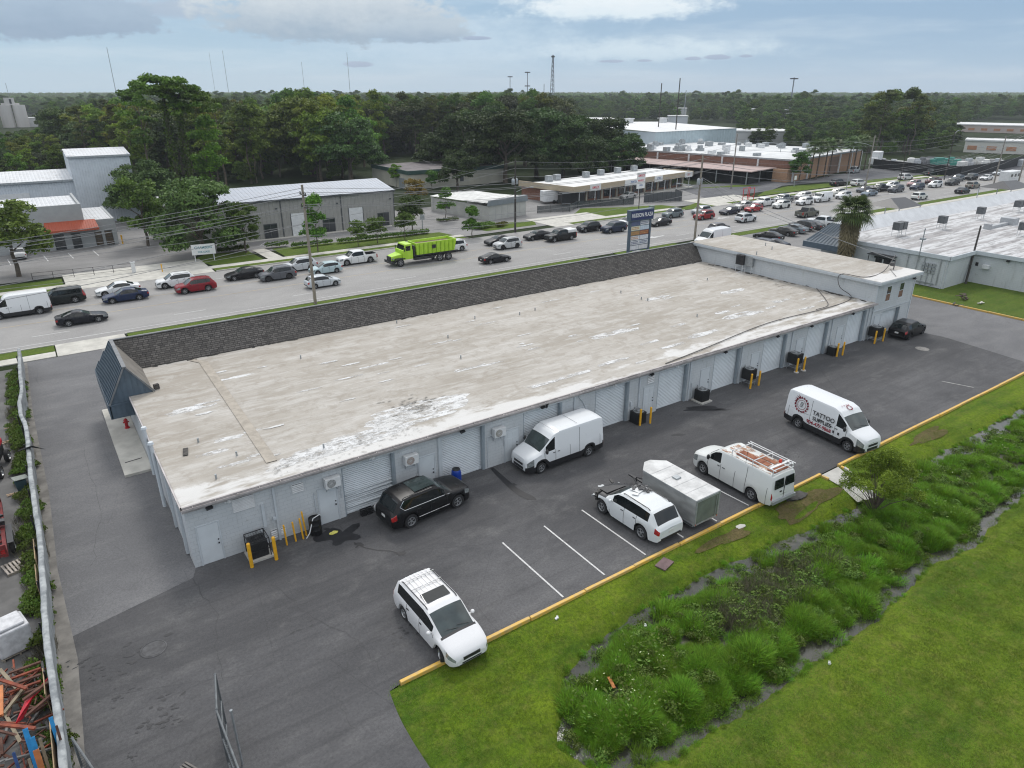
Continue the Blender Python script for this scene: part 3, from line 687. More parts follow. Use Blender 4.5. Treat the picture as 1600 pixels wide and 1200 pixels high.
for x in (1.95,2.25,2.55,2.85,3.15,3.45,3.75):
    zt = 3.15 + (x - 1.75)/1.15*2.2 if x < 2.9 else ZR - (x - 2.9)/1.3*1.9
    ge.box(x - .018,45.225,2.22 if x < 2.9 else 3.48,x + .018,45.25,zt - .05)
ge.box(1.64,45.20,3.06,2.94,45.26,3.15); ge.build('gable_board',m_slateplain,B)
cp_ = MB(); cp_.box(2.80,45.15,5.345,3.02,51.25,5.42); cp_.box(2.8,YR - .1,5.345,60.3,YR + .1,5.40)
for (p,q) in (((2.92,45.2,5.40),(4.27,45.2,3.50)),((2.88,45.2,5.40),(1.70,45.2,3.14))): cp_.cyl(p,q,.06,n=4)
cp_.build('ridge_cap',M('cap_flashing',(.16,.165,.17),.5,.2,2.),B)
sf = MB(); sf.box(1.64,49.95,3.10,60.3,52.5,3.148); sf.box(1.64,45.38,3.10,2.94,49.9,3.148); sf.box(1.74,52.42,2.5,60.3,52.5,3.1); sf.build('soffit',m_slateplain,B)
po = MB()
for k in range(11): po.box(2.5 + k*5.75,52.25,.16,2.62 + k*5.75,52.37,3.1)
po.build('canopy_post',m_trim,B)
# garage doors and man doors
for i,(a,b_) in enumerate(GD + [(62.0,65.1)]):
    top = 2.92 if i < 9 else 2.3; g = MB(); n = 26 if i < 9 else 20; dz = (top - .04)/n; bott = .02
    for k in range(n):
        z = bott + k*dz; g.add([(a,30.665,z),(b_,30.665,z),(b_,30.63,z + dz*.5),(a,30.63,z + dz*.5),(b_,30.665,z + dz),(a,30.665,z + dz)],[(0,1,2,3),(3,2,4,5)])
    if i == 0:
        for z in (.35,.75,1.0,1.2): g.cyl((a,30.6,z),(b_,30.57,z + .1),.035,n=6)
    g.box(a,30.6,0,b_,30.7,.05); g.build('garage_door',m_garage,B)
    j = MB(); 
    j.box(b_ - .0,30.385,0,b_ + .1,30.40,top); j.box(b_ - .07,30.41,0,b_ - .001,30.6,top); j.box(a + .001,30.41,0,a + .06,30.6,top); j.build('door_jamb',M('jamb_grey',(.27,.31,.34),.5,.1,2.) if i == 0 else bpy.data.materials['jamb_grey'],B)
MDX = [3.33] + [9.14 + 5.745*i for i in range(10)]
MDX[10 - 0] = 60.85
for i,x in enumerate(MDX):
    if i == 4: x = 26.05
    yf = 30.34 if i == 10 else 30.4
    fr = MB(); fr.box(x - .07,yf - .035,0,x,yf - .001,2.15); fr.box(x + .93,yf - .035,0,x + 1.0,yf - .001,2.15); fr.box(x,yf - .035,2.09,x + .93,yf - .001,2.15)
    d = MB(); d.box(x + .005,yf - .022,.03,x + .925,yf - .002,2.085)
    if i in (3,5):
        for cx in (.14,.5):
            for z0,z1 in ((.15,.85),(.95,1.55),(1.65,1.95)):
                d.box(x + cx,yf - .03,z0,x + cx + .28,yf - .022,z1)
    dd = d.build('door',m_garage,B); fr.build('door_frame',m_trim,B)
    h = MB(); h.box(x + .80,yf - .09,.95,x + .86,yf - .023,1.01); h.box(x + .81,yf - .06,1.15,x + .86,yf - .023,1.2)
    h.build('handle',m_black,dd,off=(BX,BY,0))
dsp = MB()
for x in (6.95,16.13,25.9,31.6,36.62,42.3,48.55,54.1,59.75): dsp.box(x - .05,30.30,0.0,x + .05,30.395,3.06)
dsp.box(16.05,30.33,0,16.3,30.398,3.1)
dsp.build('downspout',m_trim,B)
def louvre(x0,x1,z0,z1,n,y=30.4):
    b = MB(); b.box(x0,y - .04,z0,x0 + .03,y - .001,z1); b.box(x1 - .03,y - .04,z0,x1,y - .001,z1)
    for k in range(n):
        z = z0 + (z1 - z0)*k/n; dz = (z1 - z0)/n
        b.add([(x0 + .03,y - .06,z),(x1 - .03,y - .06,z),(x1 - .03,y - .006,z + dz*.55),(x0 + .03,y - .006,z + dz*.55)],[(0,1,2,3)])
    b.box(x0,y - .03,z1,x1,y - .001,z1 + .03); b.build('louvre',m_whitemetal,B)
    s = MB(); s.box(x0 + .02,y - .005,z0,x1 - .02,y - .002,z1); s.build('louvre_shadow_box',m_dark,B)
louvre(5.02,6.05,2.3,3.0,9); louvre(7.85,8.45,2.35,2.8,5); louvre(6.55,6.88,.2,.65,4); louvre(7.02,7.3,.25,.6,4); louvre(32.35,33.0,2.35,2.95,5)
for (x0,x1,z0,z1) in ((62.02,62.72,3.28,4.6),(64.22,64.92,3.28,4.6)):
    wf = MB(); y = 30.34
    wf.box(x0 - .07,y - .03,z0 - .12,x1 + .07,y - .001,z0); wf.box(x0 - .06,y - .025,z1,x1 + .06,y - .001,z1 + .06)
    wf.box(x0 - .06,y - .025,z0,x0,y - .001,z1); wf.box(x1,y - .025,z0,x1 + .06,y - .001,z1); wf.box(x0,y - .02,(z0 + z1)/2 - .02,x1,y - .001,(z0 + z1)/2 + .02)
    f_ = wf.build('window',m_garage,B)
    pn = MB(); pn.box(x0,y - .012,z0,x1,y - .002,z1); pn.build('pane',m_glassblue,f_,off=(BX,BY,0))
    bo = MB(); bo.box(x0 + .04,y - .016,z0 + .02,x1 - .04,y - .013,z0 + .62); bo.build('cardboard_screen',M('cardboard',(.20,.12,.08),.9,.3,4.),f_,off=(BX,BY,0))
# roof edge details, vent pipes, patches, torn flashing
vp = MB()
for (u,v) in ((310,691),(338,748),(370,712),(506,700),(470,560),(620,505),(700,528),(742,498),(812,492),(970,458),(1002,468),(1089,495),(836,485),(1105,438),(1012,470),(720,560)):
    X,Y = W(u,v,3.45); vp.cyl((X,Y,3.44),(X,Y,3.70),.05,n=8)
vp.build('vent_pipe',m_galv,B)
vq = MB()
for (u,v) in ((1206,390),(1182,398),(1196,384)):
    X,Y = W(u,v,5.4); vq.cyl((X,Y,5.39),(X,Y,5.75),.05,n=8)
vq.build('upper_vent_pipe',m_galv,B)
pt = MB(); pr = random.Random(11)
def rpatch(u,v,lx,ly,k=1):
    X,Y = W(u,v,3.45)
    n = 14; pts = []
    for i in range(n*2):
        t = math.pi*i/n; c0,s0 = math.cos(t),math.sin(t)
        e = .75 + .25*mnoise.noise(Vector((c0*2 + u,s0*2,v*.1))); q = max(abs(c0),abs(s0))**.6
        pts.append((X + lx/2*c0/q*e,Y + ly/2*s0/q*(e + pr.uniform(-.08,.08)),3.4545 + .00025*k))
    pt.poly(pts)
for i,(u,v,a,b_) in enumerate(((365,590,3.2,.5),(300,640,3.6,.6),(357,685,2.0,.7),(396,712,1.0,.45),(365,725,2.6,.4),(395,673,1.4,.35),(292,638,2.2,.4),(330,708,2.2,.5),
        (585,571,3.0,.35),(655,640,8.5,3.0),(625,650,5.6,1.4),(700,628,3.2,.9),(640,662,3.5,.6),(690,648,3.0,.5),(520,700,6.5,1.9),(570,682,6.0,1.9),(475,713,3.6,1.2),(600,672,3.8,.6),(440,730,2.0,.4),
        (735,575,3.4,.6),(770,568,2.2,.35),(660,570,1.6,.25),(955,521,5.4,1.1),(985,516,2.6,.6),(1025,466,3.4,.8),(1038,463,1.8,.4),(1145,455,4.2,1.0),(1155,492,5.0,1.1),(1180,489,3.0,.7),(1128,488,2.2,.8),
        (1060,508,2.2,.5),(1095,523,3.6,.9),(1110,518,2.4,.5),(1150,478,1.8,.3),(1222,470,3.2,.6),(1205,480,2.0,.4),(1260,482,3.0,.5),(1190,420,2.5,.7),(1150,415,1.8,.4),(1155,425,1.4,.4),
        (820,540,2.0,.25),(860,470,2.8,.3),(760,505,2.4,.3),(930,455,2.0,.25),(690,535,2.4,.3),(545,590,2.6,.3),(480,610,2.4,.25),(1015,535,2.6,.5),(1052,540,3.2,.5),(960,565,3.8,.6),(900,585,4.4,.6),(850,600,3.0,.5),(1085,440,1.6,.3))):
    rpatch(u,v,a,b_,i)
for i in range(34):
    X,Y = pr.uniform(5,59),pr.uniform(31,49.5); q = pr.uniform(.5,2.0); u,v = proj(X,Y,3.45); rpatch(u,v,q,pr.uniform(.15,.4),i + 60)
pt.build('white_roof_patch',m_patch,B)
cr = MB()
for i in range(90):                                         # flaking coat on the big patch near the eaves
    X,Y = W(650 + pr.gauss(0,19),634 + pr.gauss(0,7),3.45); blotch(cr,X,Y,pr.uniform(.05,.26),pr.uniform(.015,.045),3.492 + i*.00002,n=7,seed=i,rough=.4)
for i in range(200):
    X,Y = W(pr.uniform(440,620),0,3.45)[0],0
    X = pr.uniform(7,15.5); Y = 31.3 + pr.gauss(0,.5); blotch(cr,X,Y,pr.uniform(.03,.16),pr.uniform(.008,.02),3.492 + i*.00002,n=6,seed=i + 300,rough=.4)
for i in range(90):
    X,Y = W(1170 + pr.gauss(0,70),402 + pr.gauss(0,3),3.45) if False else (pr.uniform(56.5,59.8),pr.uniform(31.5,48)); blotch(cr,X,Y,pr.uniform(.05,.5)*(1 if i % 5 == 0 else .4),pr.uniform(.02,.05),3.492 + i*.00002,n=6,seed=i + 600,rough=.4)
cr.build('flaked_coating',M('flaked_dark',(.25,.235,.21),.9,.3,5.,coord='World'),B)
sm = MB(); strip(sm,W(318,566,3.45),W(425,722,3.45),.55,3.489); strip(sm,W(300,563,3.45),W(318,567,3.45),.35,3.4892)
sm.build('tan_walk_strip',M('tan_strip',(.345,.31,.262),.9,.15,2.,coord='World'),B)
tf = MB()
for i in range(70):
    x = pr.uniform(4.5,60); tf.obox((x,50.0 + pr.uniform(-.22,.03),3.475),(pr.uniform(.15,.7),pr.uniform(.03,.13),.02),pr.uniform(-.3,.3))
for i in range(26): tf.obox((60.15 - abs(pr.gauss(0,.25)),pr.uniform(31,49),3.475),(pr.uniform(.1,.3),pr.uniform(.2,.8),.02),pr.uniform(-.2,.2))
tf.obox((*W(290,707,3.45),3.5),(.25,.85,.02),-.2); tf.obox((4.45,45.6,3.62),(.3,.25,.3),.2)
tf.build('torn_flashing',M('torn_felt',(.06,.055,.05),.9,.4,4.),B)
fp = MB()
def flood(b,x,z,y=30.4): b.box(x - .06,y - .06,z - .05,x + .06,y - .001,z + .05); b.obox((x + .02,y - .16,z + .02),(.3,.16,.1),.2,rx=.5)
for x in (4.0,17.6,23.3,32.6,40.2,46.4,50.9,56.9): flood(fp,x,3.0)
flood(fp,66.4,4.75,30.34); fp.obox((23.6,30.2,3.1),(.1,.1,.42),0,rx=.4)
fp.build('flood_lamp',m_black,B)
fw = MB()
for x in (4.9,12.2,29.3,35.2): fw.lathe([(0,-.14),(.09,-.12),(.1,-.04),(.04,0)],(x,30.39,3.0),'Y',12); fw.box(x - .2,30.3,2.96,x - .1,30.39,3.06)
fw.build('bulb_lamp',m_whitemetal,B)
cu = MB()
for (pts) in ([(6.35,30.36,2.3),(6.35,30.36,.9),(6.1,30.36,.85),(6.1,30.3,0.3)],[(20.0,30.3,2.2),(19.35,30.36,2.1),(19.35,30.36,.1)],[(30.9,30.36,1.1),(30.9,30.36,.3)],[(36.9,30.36,1.3),(37.0,30.3,.2)],[(42.4,30.36,1.4),(42.4,30.36,.3)],[(54.4,30.36,1.2),(54.4,30.36,.2)],[(47.9,30.36,1.2),(47.9,30.3,.2)],
              [(26.2,30.36,3.0),(26.6,30.36,2.5),(26.9,30.36,1.9)],[(60.55,30.3,2.7),(60.4,30.3,2.9),(60.1,30.36,2.6)],[(8.9,30.36,2.0),(8.95,30.34,.1)]): cu.tube(pts,.025,6)
cu.box(6.28,30.3,1.0,6.42,30.398,2.3); cu.box(6.75,30.28,1.25,6.9,30.39,1.4); cu.box(30.82,30.28,1.1,30.98,30.39,1.4)
cu.build('conduit',m_trim,B)
fl_ = MB()                                                      # flues on the left wall
fl_.cyl((2.74,38.6,1.2),(2.74,38.6,4.0),.09,n=14); fl_.cyl((2.74,38.6,4.0),(2.74,38.6,4.12),.16,.12,n=14)
fl_.cyl((2.74,36.6,.2),(2.74,36.6,3.95),.09,n=14); fl_.cyl((2.74,36.6,3.95),(2.74,36.6,4.07),.16,.12,n=14)
fl_.box(2.82,31.6,.1,2.945,31.75,3.0); fl_.box(2.82,34.3,.1,2.945,34.45,3.2)
fl_.build('flue_pipe',m_trim,B,smooth=35)
rc = MB()
def cable(b,pts,r=.03,z0=None,n=5):
    P = [Vector(p) for p in pts]; out = []
    for i in range(len(P) - 1):
        a,b1,c1,d1 = P[max(i - 1,0)],P[i],P[i + 1],P[min(i + 2,len(P) - 1)]
        for k in range(6):
            t = k/6; out.append(.5*((2*b1) + (c1 - a)*t + (2*a - 5*b1 + 4*c1 - d1)*t*t + (3*b1 - a - 3*c1 + d1)*t**3))
    out.append(P[-1]); b.tube(out,r,n)
cable(rc,[(*W(1396,413,5.45),6.3),(*W(1380,425,5.4),5.46),(*W(1352,434,5.4),5.46),(59.85,33.7,5.4),(59.7,33.5,4.3),(*W(1330,466,3.5),3.52),(*W(1290,482,3.5),3.52),(*W(1200,505,3.5),3.52),(*W(1100,545,3.5),3.52),(*W(1040,568,3.5),3.50)],.035)
cable(rc,[(60.2,36.0,3.52),(*W(1290,468,3.5),3.52),(*W(1293,478,3.5),3.52),(*W(1275,484,3.5),3.52)],.03)
cable(rc,[(*W(1264,448,3.5),3.52),(*W(1240,440,3.5),3.52),(*W(1180,425,3.5),3.52),(60.2,44.5,3.6)],.02)
cable(rc,[(*W(1390,421,5.4),5.46),(*W(1396,428,5.4),5.46),(*W(1400,433,5.4),5.46)],.02)
rc.cyl((*W(1396,421,5.4),5.39),(*W(1396,421,5.4),6.35),.05,n=8); rc.obox((*W(1393,421,5.4),5.9),(.35,.3,.3),.3)
tag(rc.build('roof_cable',M('cable_grey',(.09,.085,.085),.7,.2,2.)),'grey service cables snaking over the flat roof from the upper roof mast','cable')
# -------------------------- vehicles
# local frame: nose at +x, wheels on z=0, s = distance from the nose
CARS = {
 'sedan': dict(L=4.85,W=1.84,top=[(0,.60),(.06,.70),(.5,.83),(1.30,.97),(1.50,1.02),(2.15,1.38),(2.5,1.45),(3.1,1.44),(3.55,1.36),(4.15,1.11),(4.35,1.07),(4.75,1.03),(4.85,.88)],
    belt=[(0,.55),(.1,.66),(.5,.78),(1.4,.90),(4.2,.99),(4.85,.84)],ax=(.92,3.74),r=.335,ws=(1.46,2.2),rear=(3.5,4.2),side=((1.85,2.72),(2.82,3.75)),tum=.70,tl=(3,4)),
 'coupe': dict(L=4.8,W=1.85,top=[(0,.56),(.06,.66),(.6,.80),(1.45,.93),(1.60,.98),(2.3,1.32),(2.65,1.38),(3.1,1.37),(3.6,1.25),(4.25,1.04),(4.7,1.0),(4.8,.86)],
    belt=[(0,.52),(.1,.62),(.5,.75),(1.4,.86),(4.2,.96),(4.8,.82)],ax=(.95,3.7),r=.345,ws=(1.58,2.35),rear=(3.25,4.2),side=((2.0,2.85),(2.95,3.7)),tum=.70,tl=(3,4)),
 'hatch': dict(L=4.35,W=1.76,top=[(0,.62),(.06,.74),(.4,.88),(1.0,1.02),(1.15,1.07),(1.9,1.44),(2.3,1.51),(3.3,1.49),(3.9,1.36),(4.2,1.04),(4.3,.98),(4.35,.85)],
    belt=[(0,.56),(.1,.68),(.5,.82),(1.2,.94),(3.9,1.03),(4.35,.84)],ax=(.80,3.45),r=.31,ws=(1.13,1.95),rear=(3.75,4.2),side=((1.6,2.4),(2.5,3.3),(3.38,3.75)),tum=.72,tl=(3,5)),
 'suv': dict(L=4.65,W=1.88,top=[(0,.72),(.05,.86),(.3,1.02),(1.0,1.10),(1.20,1.15),(1.85,1.60),(2.2,1.68),(3.3,1.69),(3.95,1.62),(4.12,1.56),(4.42,1.12),(4.55,1.05),(4.65,.9)],
    belt=[(0,.64),(.1,.80),(.5,.95),(1.2,1.04),(4.2,1.12),(4.65,.88)],ax=(.90,3.60),r=.37,ws=(1.18,1.9),rear=(4.08,4.44),side=((1.6,2.4),(2.5,3.25),(3.35,3.95)),tum=.76,tl=(3,5),clad=1),
 'bigsuv': dict(L=4.95,W=1.95,top=[(0,.78),(.05,.94),(.25,1.06),(1.2,1.15),(1.38,1.19),(2.0,1.66),(2.35,1.76),(3.7,1.76),(4.3,1.70),(4.5,1.62),(4.75,1.16),(4.88,1.08),(4.95,.95)],
    belt=[(0,.68),(.1,.86),(.5,1.0),(1.3,1.08),(4.5,1.14),(4.95,.92)],ax=(.95,3.87),r=.39,ws=(1.36,2.08),rear=(4.45,4.78),side=((1.75,2.6),(2.7,3.5),(3.6,4.3)),tum=.78,tl=(3,5),clad=1),
 'minivan': dict(L=5.1,W=1.96,top=[(0,.60),(.05,.74),(.3,.90),(.85,1.06),(1.05,1.12),(1.95,1.62),(2.35,1.74),(4.3,1.72),(4.65,1.64),(4.9,1.16),(5.02,1.04),(5.1,.86)],
    belt=[(0,.54),(.1,.70),(.45,.86),(1.0,1.0),(4.7,1.12),(5.1,.84)],ax=(.98,4.0),r=.34,ws=(1.03,2.0),rear=(4.60,4.92),side=((1.55,2.5),(2.6,3.6),(3.7,4.5)),tum=.80,tl=(3,6)),
 'boxsuv': dict(L=5.1,W=1.93,top=[(0,.80),(.04,.98),(.25,1.05),(1.25,1.12),(1.45,1.18),(1.95,1.62),(2.25,1.72),(4.6,1.70),(4.85,1.62),(4.98,1.15),(5.04,1.08),(5.1,.9)],
    belt=[(0,.70),(.1,.90),(.5,1.0),(1.4,1.08),(4.8,1.10),(5.1,.9)],ax=(.95,3.94),r=.37,ws=(1.43,2.0),rear=(4.82,4.99),side=((1.75,2.7),(2.78,3.75),(3.82,4.7)),tum=.84,tl=(3,6)),
 'pickup': dict(L=5.75,W=1.98,top=[(0,.85),(.04,1.02),(.25,1.12),(1.3,1.20),(1.48,1.25),(2.05,1.74),(2.35,1.86),(3.45,1.86),(3.75,1.80),(3.92,1.30),(3.96,1.22),(5.65,1.22),(5.75,1.12)],
    belt=[(0,.76),(.1,.96),(.5,1.06),(1.4,1.14),(3.9,1.17),(5.65,1.17),(5.75,1.05)],ax=(1.0,4.55),r=.41,ws=(1.46,2.12),rear=(3.72,3.93),side=((1.8,2.65),(2.75,3.6)),tum=.80,tl=(2,4),bed=(4.0,5.64)),
 'hivan': dict(L=5.98,W=2.06,top=[(0,.86),(.05,1.06),(.2,1.16),(.85,1.36),(1.0,1.42),(1.65,2.06),(1.95,2.32),(2.4,2.47),(5.6,2.49),(5.84,2.42),(5.90,2.1),(5.93,1.45),(5.96,1.35),(5.98,.8)],
    belt=[(0,.75),(.1,.95),(.5,1.12),(1.0,1.28),(5.9,1.30),(5.98,.78)],ax=(1.02,4.77),r=.36,ws=(.98,1.68),rear=(5.88,5.94),side=((1.35,2.02),),tum=.86,tl=(2,5),clad=2,van=1),
 'cargovan': dict(L=5.7,W=2.01,top=[(0,.90),(.05,1.04),(.25,1.12),(.95,1.26),(1.10,1.32),(1.7,1.88),(2.0,2.02),(5.35,2.04),(5.55,1.98),(5.62,1.80),(5.65,1.25),(5.68,1.15),(5.7,.8)],
    belt=[(0,.74),(.1,.92),(.5,1.06),(1.1,1.20),(5.6,1.22),(5.7,.78)],ax=(.95,4.4),r=.37,ws=(1.08,1.72),rear=(5.6,5.66),side=((1.4,2.15),),tum=.87,tl=(3,5),van=1),
}
WALL = {}
def car_meshes(kind):
    if kind in WALL: return WALL[kind]
    K = CARS[kind.split('/')[0]]; var = kind.split('/')[1] if '/' in kind else ''
    L,Wd = K['L'],K['W']/2; r = K['r']; Ra = r + .075
    top = lambda s: _ip(K['top'],s); belt = lambda s: min(_ip(K['belt'],s),top(s) - .004)
    HW = [(0,.66),(.04,.76),(.12,.86),(.3,.945),(.7,.99),(1.3,1.),(L - 1.2,1.),(L - .5,.985),(L - .2,.95),(L - .06,.90),(L,.84)]
    if K.get('van'): HW = [(0,.68),(.05,.80),(.2,.90),(.5,.96),(1.2,1.),(L - .3,1.),(L - .06,.985),(L,.95)]
    hw = lambda s: _ip(HW,s)*Wd
    bot = lambda s: _ip([(0,.30),(.25,.20),(L - .4,.22),(L - .05,.30),(L,.38)],s)
    ks = sorted(set([round(a,3) for a,_ in K['top']] + [round(a,3) for a,_ in HW] + [K['ws'][0],K['ws'][1],K['rear'][0],K['rear'][1]] + [x for p in K['side'] for x in p] +
        [round(a + Ra*c_,3) for a in K['ax'] for c_ in (-1.0,-.985,-.94,-.86,-.74,-.58,-.38,-.15,.15,.38,.58,.74,.86,.94,.985,1.0)] + [round(x,3) for x in np.arange(.2,L,.28)]))
    S = [ks[0]]
    for x in ks[1:]:
        if x - S[-1] > .012: S.append(x)
    def section(s,off=0.):
        t_,b_,w_,z0 = top(s),belt(s),hw(s),bot(s); g = max(0.,t_ - b_); t = min(1.,max(0.,(g - .12)/.38)); t = t*t*(3 - 2*t)
        za = 0
        for a in K['ax']:
            if abs(s - a) < Ra: za = max(za,r + math.sqrt(Ra*Ra - (s - a)**2)*1.0)
        z0 = max(z0,za); yr = w_*K['tum']
        arch = .02 if za > .3 else 0
        lerp = lambda a,b,q: a + (b - a)*q
        P = [(w_*.90,z0),(w_*(.975 + arch),z0 + .04),(w_*(1.0 + arch),z0 + .40*(b_ - z0)),(w_*(1.0 + arch*.4),z0 + (.55 if K.get('van') else .66)*(b_ - z0)),(w_*.97,b_),
             (w_*.945,b_ + .015 + g*.04),(lerp(w_*.86,yr + .045*w_,t),b_ + g*lerp(.6,.84,t)),(lerp(w_*.78,yr - .02,t),b_ + g*lerp(.85,.955,t)),(lerp(w_*.45,yr*.6,t),t_),(0.,t_ + .018)]
        bed = K.get('bed')
        if bed and s > 3.95: 
            if bed[0] <= s <= bed[1]: P[5:] = [(w_*.955,t_),(w_*.90,t_),(w_*.89,.72),(w_*.5,.72),(0.,.72)]
            else: P[5:] = [(w_*.955,t_),(w_*.90,t_),(w_*.89,t_ - .01),(w_*.5,t_),(0.,t_)]
        if off: P = [(y + off,z) for y,z in P]
        return P
    ring = [section(s) for s in S]; n = 19
    V = []
    for s,P in zip(S,ring):
        x = L/2 - s
        V += [(x,y,z) for y,z in P] + [(x,-y,z) for y,z in P[-2::-1]]
    cls = {}
    def put(c,f): cls.setdefault(c,[]).append(f)
    t0,t1 = K['tl']
    for i in range(len(S) - 1):
        m = (S[i] + S[i + 1])/2
        for j in range(n - 1):
            seg = min(j,n - 2 - j); c = 'body'
            f = (i*n + j,i*n + j + 1,(i + 1)*n + j + 1,(i + 1)*n + j)
            if seg == 5 and K['side'][0][0] <= m <= K['side'][-1][1]: c = 'side_window'
            elif seg >= 7 and K['ws'][0] <= m <= K['ws'][1]: c = 'windscreen'
            elif seg >= 7 and K['rear'][0] <= m <= K['rear'][1] and var != 'solid': c = 'rear_window'
            elif seg >= 6 and K['ws'][0] - .13 < m < K['ws'][0] and not K.get('van'): c = 'cladding'
            elif seg == 3 and .03 < m < (.46 if not K.get('van') else .42): c = 'headlight'
            elif m < .03 and 2 <= seg <= 2 and not K.get('van'): c = 'body'
            elif t0 <= seg < t1 and L - (.30 if not K.get('van') else .07) < m < L - .0 and (seg < 5 or K['rear'][1] - .5 < m): c = 'taillight'
            elif K.get('clad') == 2 and seg <= 1: c = 'cladding'
            elif K.get('clad') == 2 and seg == 2 and (m < .35 or m > L - .15): c = 'cladding'
            elif K.get('clad') and seg == 0 : c = 'cladding'
            elif K.get('bed') and seg >= 6 and K['bed'][0] - .1 <= m <= K['bed'][1] + .05: c = 'truck_bed'
            elif seg == 0 and (m < .3 or m > L - .25): c = 'cladding'
            elif m < .02 and seg <= 1: c = 'cladding'
            if var == 'wreck' and m < 1.12 and seg >= 4 : c = 'engine_bay'
            if var == 'wreck' and m < .62 : c = None
            if c: put(c,f)
            if var == 'wreck' and c == 'windscreen': pass
    for base in (0,(len(S) - 1)*n):
        for j in range(9):
            f = (base + j,base + j + 1,base + n - 2 - j,base + n - 1 - j)
            if var == 'wreck' and base == 0: continue
            if j == 8: f = f[:3]
            put('body' if j >= 1 else 'cladding',f if base == 0 else f[::-1])
    mats = dict(body=m_paint,side_window=m_glass,windscreen=m_screen,rear_window=m_glass,headlight=m_head,taillight=m_tail,cladding=m_dark,truck_bed=m_dark,engine_bay=m_black)
    out = []
    def emit(name,faces,mat,smooth=38):
        idx = sorted({k for f in faces for k in f}); mp = {k: q for q,k in enumerate(idx)}
        b = MB(); b.v = [V[k] for k in idx]; b.f = [tuple(mp[k] for k in f) for f in faces]; b.m = [0]*len(faces)
        return b.mesh(name,mat,smooth=smooth)
    for c,fs in cls.items():
        if c in ('side_window','headlight','taillight'):
            for sgn in (1,-1):
                q = [f for f in fs if V[f[0]][1]*sgn > 0]
                if q: out.append((c,emit(c,q,mats[c]),None))
        else: out.append((c,emit(c,fs,mats[c]),None))
    ub = MB(); ub.box(-L/2 + .25,-Wd + .34,.24,L/2 - (.25 if var != 'wreck' else .55),Wd - .34,.62); ub.box(-K['L']/2 + .9,-Wd + .12,.22,L/2 - 1.5,Wd - .12,.34)
    out.append(('underbody',ub.mesh('underbody',m_dark),None))
    # seams, grille, plate, mirrors
    def surf_strip(s0,r0,r1,b,w=.012,o_=.004):
        for sg in (1,-1):
            A,Bq = section(s0 - w),section(s0 + w); xa,xb = L/2 - s0 + w,L/2 - s0 - w
            for k in range(r0,r1):
                b.add([(xa,sg*(A[k][0] + o_),A[k][1]),(xa,sg*(A[k + 1][0] + o_),A[k + 1][1]),(xb,sg*(Bq[k + 1][0] + o_),Bq[k + 1][1]),(xb,sg*(Bq[k][0] + o_),Bq[k][1])],[(0,1,2,3)])
    sm_ = MB()
    seams = [K['side'][0][0] - .12,K['side'][0][1] + .05] + ([K['side'][1][1] + .02] if len(K['side']) > 1 else [3.2 if K.get('van') else 3.0])
    for s_ in seams: surf_strip(s_,1,5,sm_)
    if K.get('van'): surf_strip(L - .35,1,5,sm_); surf_strip(3.95,1,6,sm_)
    hy = belt(2.2) - .1
    for s_ in seams[1:2] + ([seams[2]] if not K.get('van') else [seams[1] + .35]):
        for sg in (1,-1): sm_.obox((L/2 - s_ + .13,sg*(Wd*.995 + .012),hy),(.16,.03,.03))
    out.append(('door_seam',sm_.mesh('door_seam',m_dark),None))
    gr = MB(); zg = (bot(.1) + belt(.1))/2
    if var != 'wreck':
        yg = hw(0)*.62
        gr.box(L/2 - .05,-yg,zg + .02,L/2 + .012,yg,zg + .17); gr.box(L/2 - .05,-yg*1.15,bot(0) + .06,L/2 + .010,yg*1.15,zg - .06)
        out.append(('grille',gr.mesh('grille',m_dark),None))
    pl_ = MB(); zp = (.95 if K.get('bed') is None else .6); zp = min(zp,belt(L) - .1); pl_.box(-L/2 - .012,-.16,zp - .13,-L/2 + .02,.16,zp + .02); rb_ = MB(); rb_.box(-L/2 - .015,-Wd*.7,bot(L) + .0,-L/2 + .06,Wd*.7,bot(L) + .12); out.append(('rear_bumper',rb_.mesh('rear_bumper',m_dark),None))
    wp_ = MB(); xw = L/2 - K['ws'][0] - .03; zw = top(K['ws'][0] + .03) + .035; [wp_.cyl((xw,y,zw),(xw - .09,y - .55,zw + .10),.012,n=4) for y in (.6,.05)]; out.append(('wiper',wp_.mesh('wiper',m_black),None))
    out.append(('license_plate',pl_.mesh('license_plate',m_plate),None))
    xm = L/2 - K['side'][0][0] - .02 + (.05 if K.get('van') else 0)
    for sg in (1,-1):
        mm = MB(); hgt = .17 if not K.get('van') else .34
        zc = belt(K['side'][0][0]) + (.10 if not K.get('van') else .16); yc = Wd + .10
        mm.lathe([(0,-.055),(hgt*.35,-.05),(hgt*.5,-.01),(hgt*.45,.05),(hgt*.2,.10),(0,.11)],(xm,yc*sg,zc),'X',10)
        mm.v = [(x,(y - yc*sg)*(1.15 if not K.get('van') else .6) + yc*sg,z) for x,y,z in mm.v]
        mm.box(xm - .03,min(sg*(Wd - .06),sg*(Wd + .06)),zc - .07,xm + .03,max(sg*(Wd - .06),sg*(Wd + .06)),zc - .03)
        out.append(('mirror',mm.mesh('mirror',m_paint if not K.get('van') else m_dark,smooth=50),None))
    if kind.split('/')[0] in ('suv','bigsuv','boxsuv','minivan'):
        rl = MB(); yy_ = Wd*K['tum'] - .07; a,b_ = K['side'][0][1] - .3,K['side'][-1][1] - .1
        for sg in (1,-1):
            rl.tube([(L/2 - a,sg*yy_,top(a) - .0),(L/2 - a - .12,sg*yy_,top(a) + .05),(L/2 - b_ + .12,sg*yy_,top(b_) + .05),(L/2 - b_,sg*yy_,top(b_) - .01)],.02,6)
        out.append(('roof_rail',rl.mesh('roof_rail',m_black),None))
    WALL[kind] = (out,K); return WALL[kind]
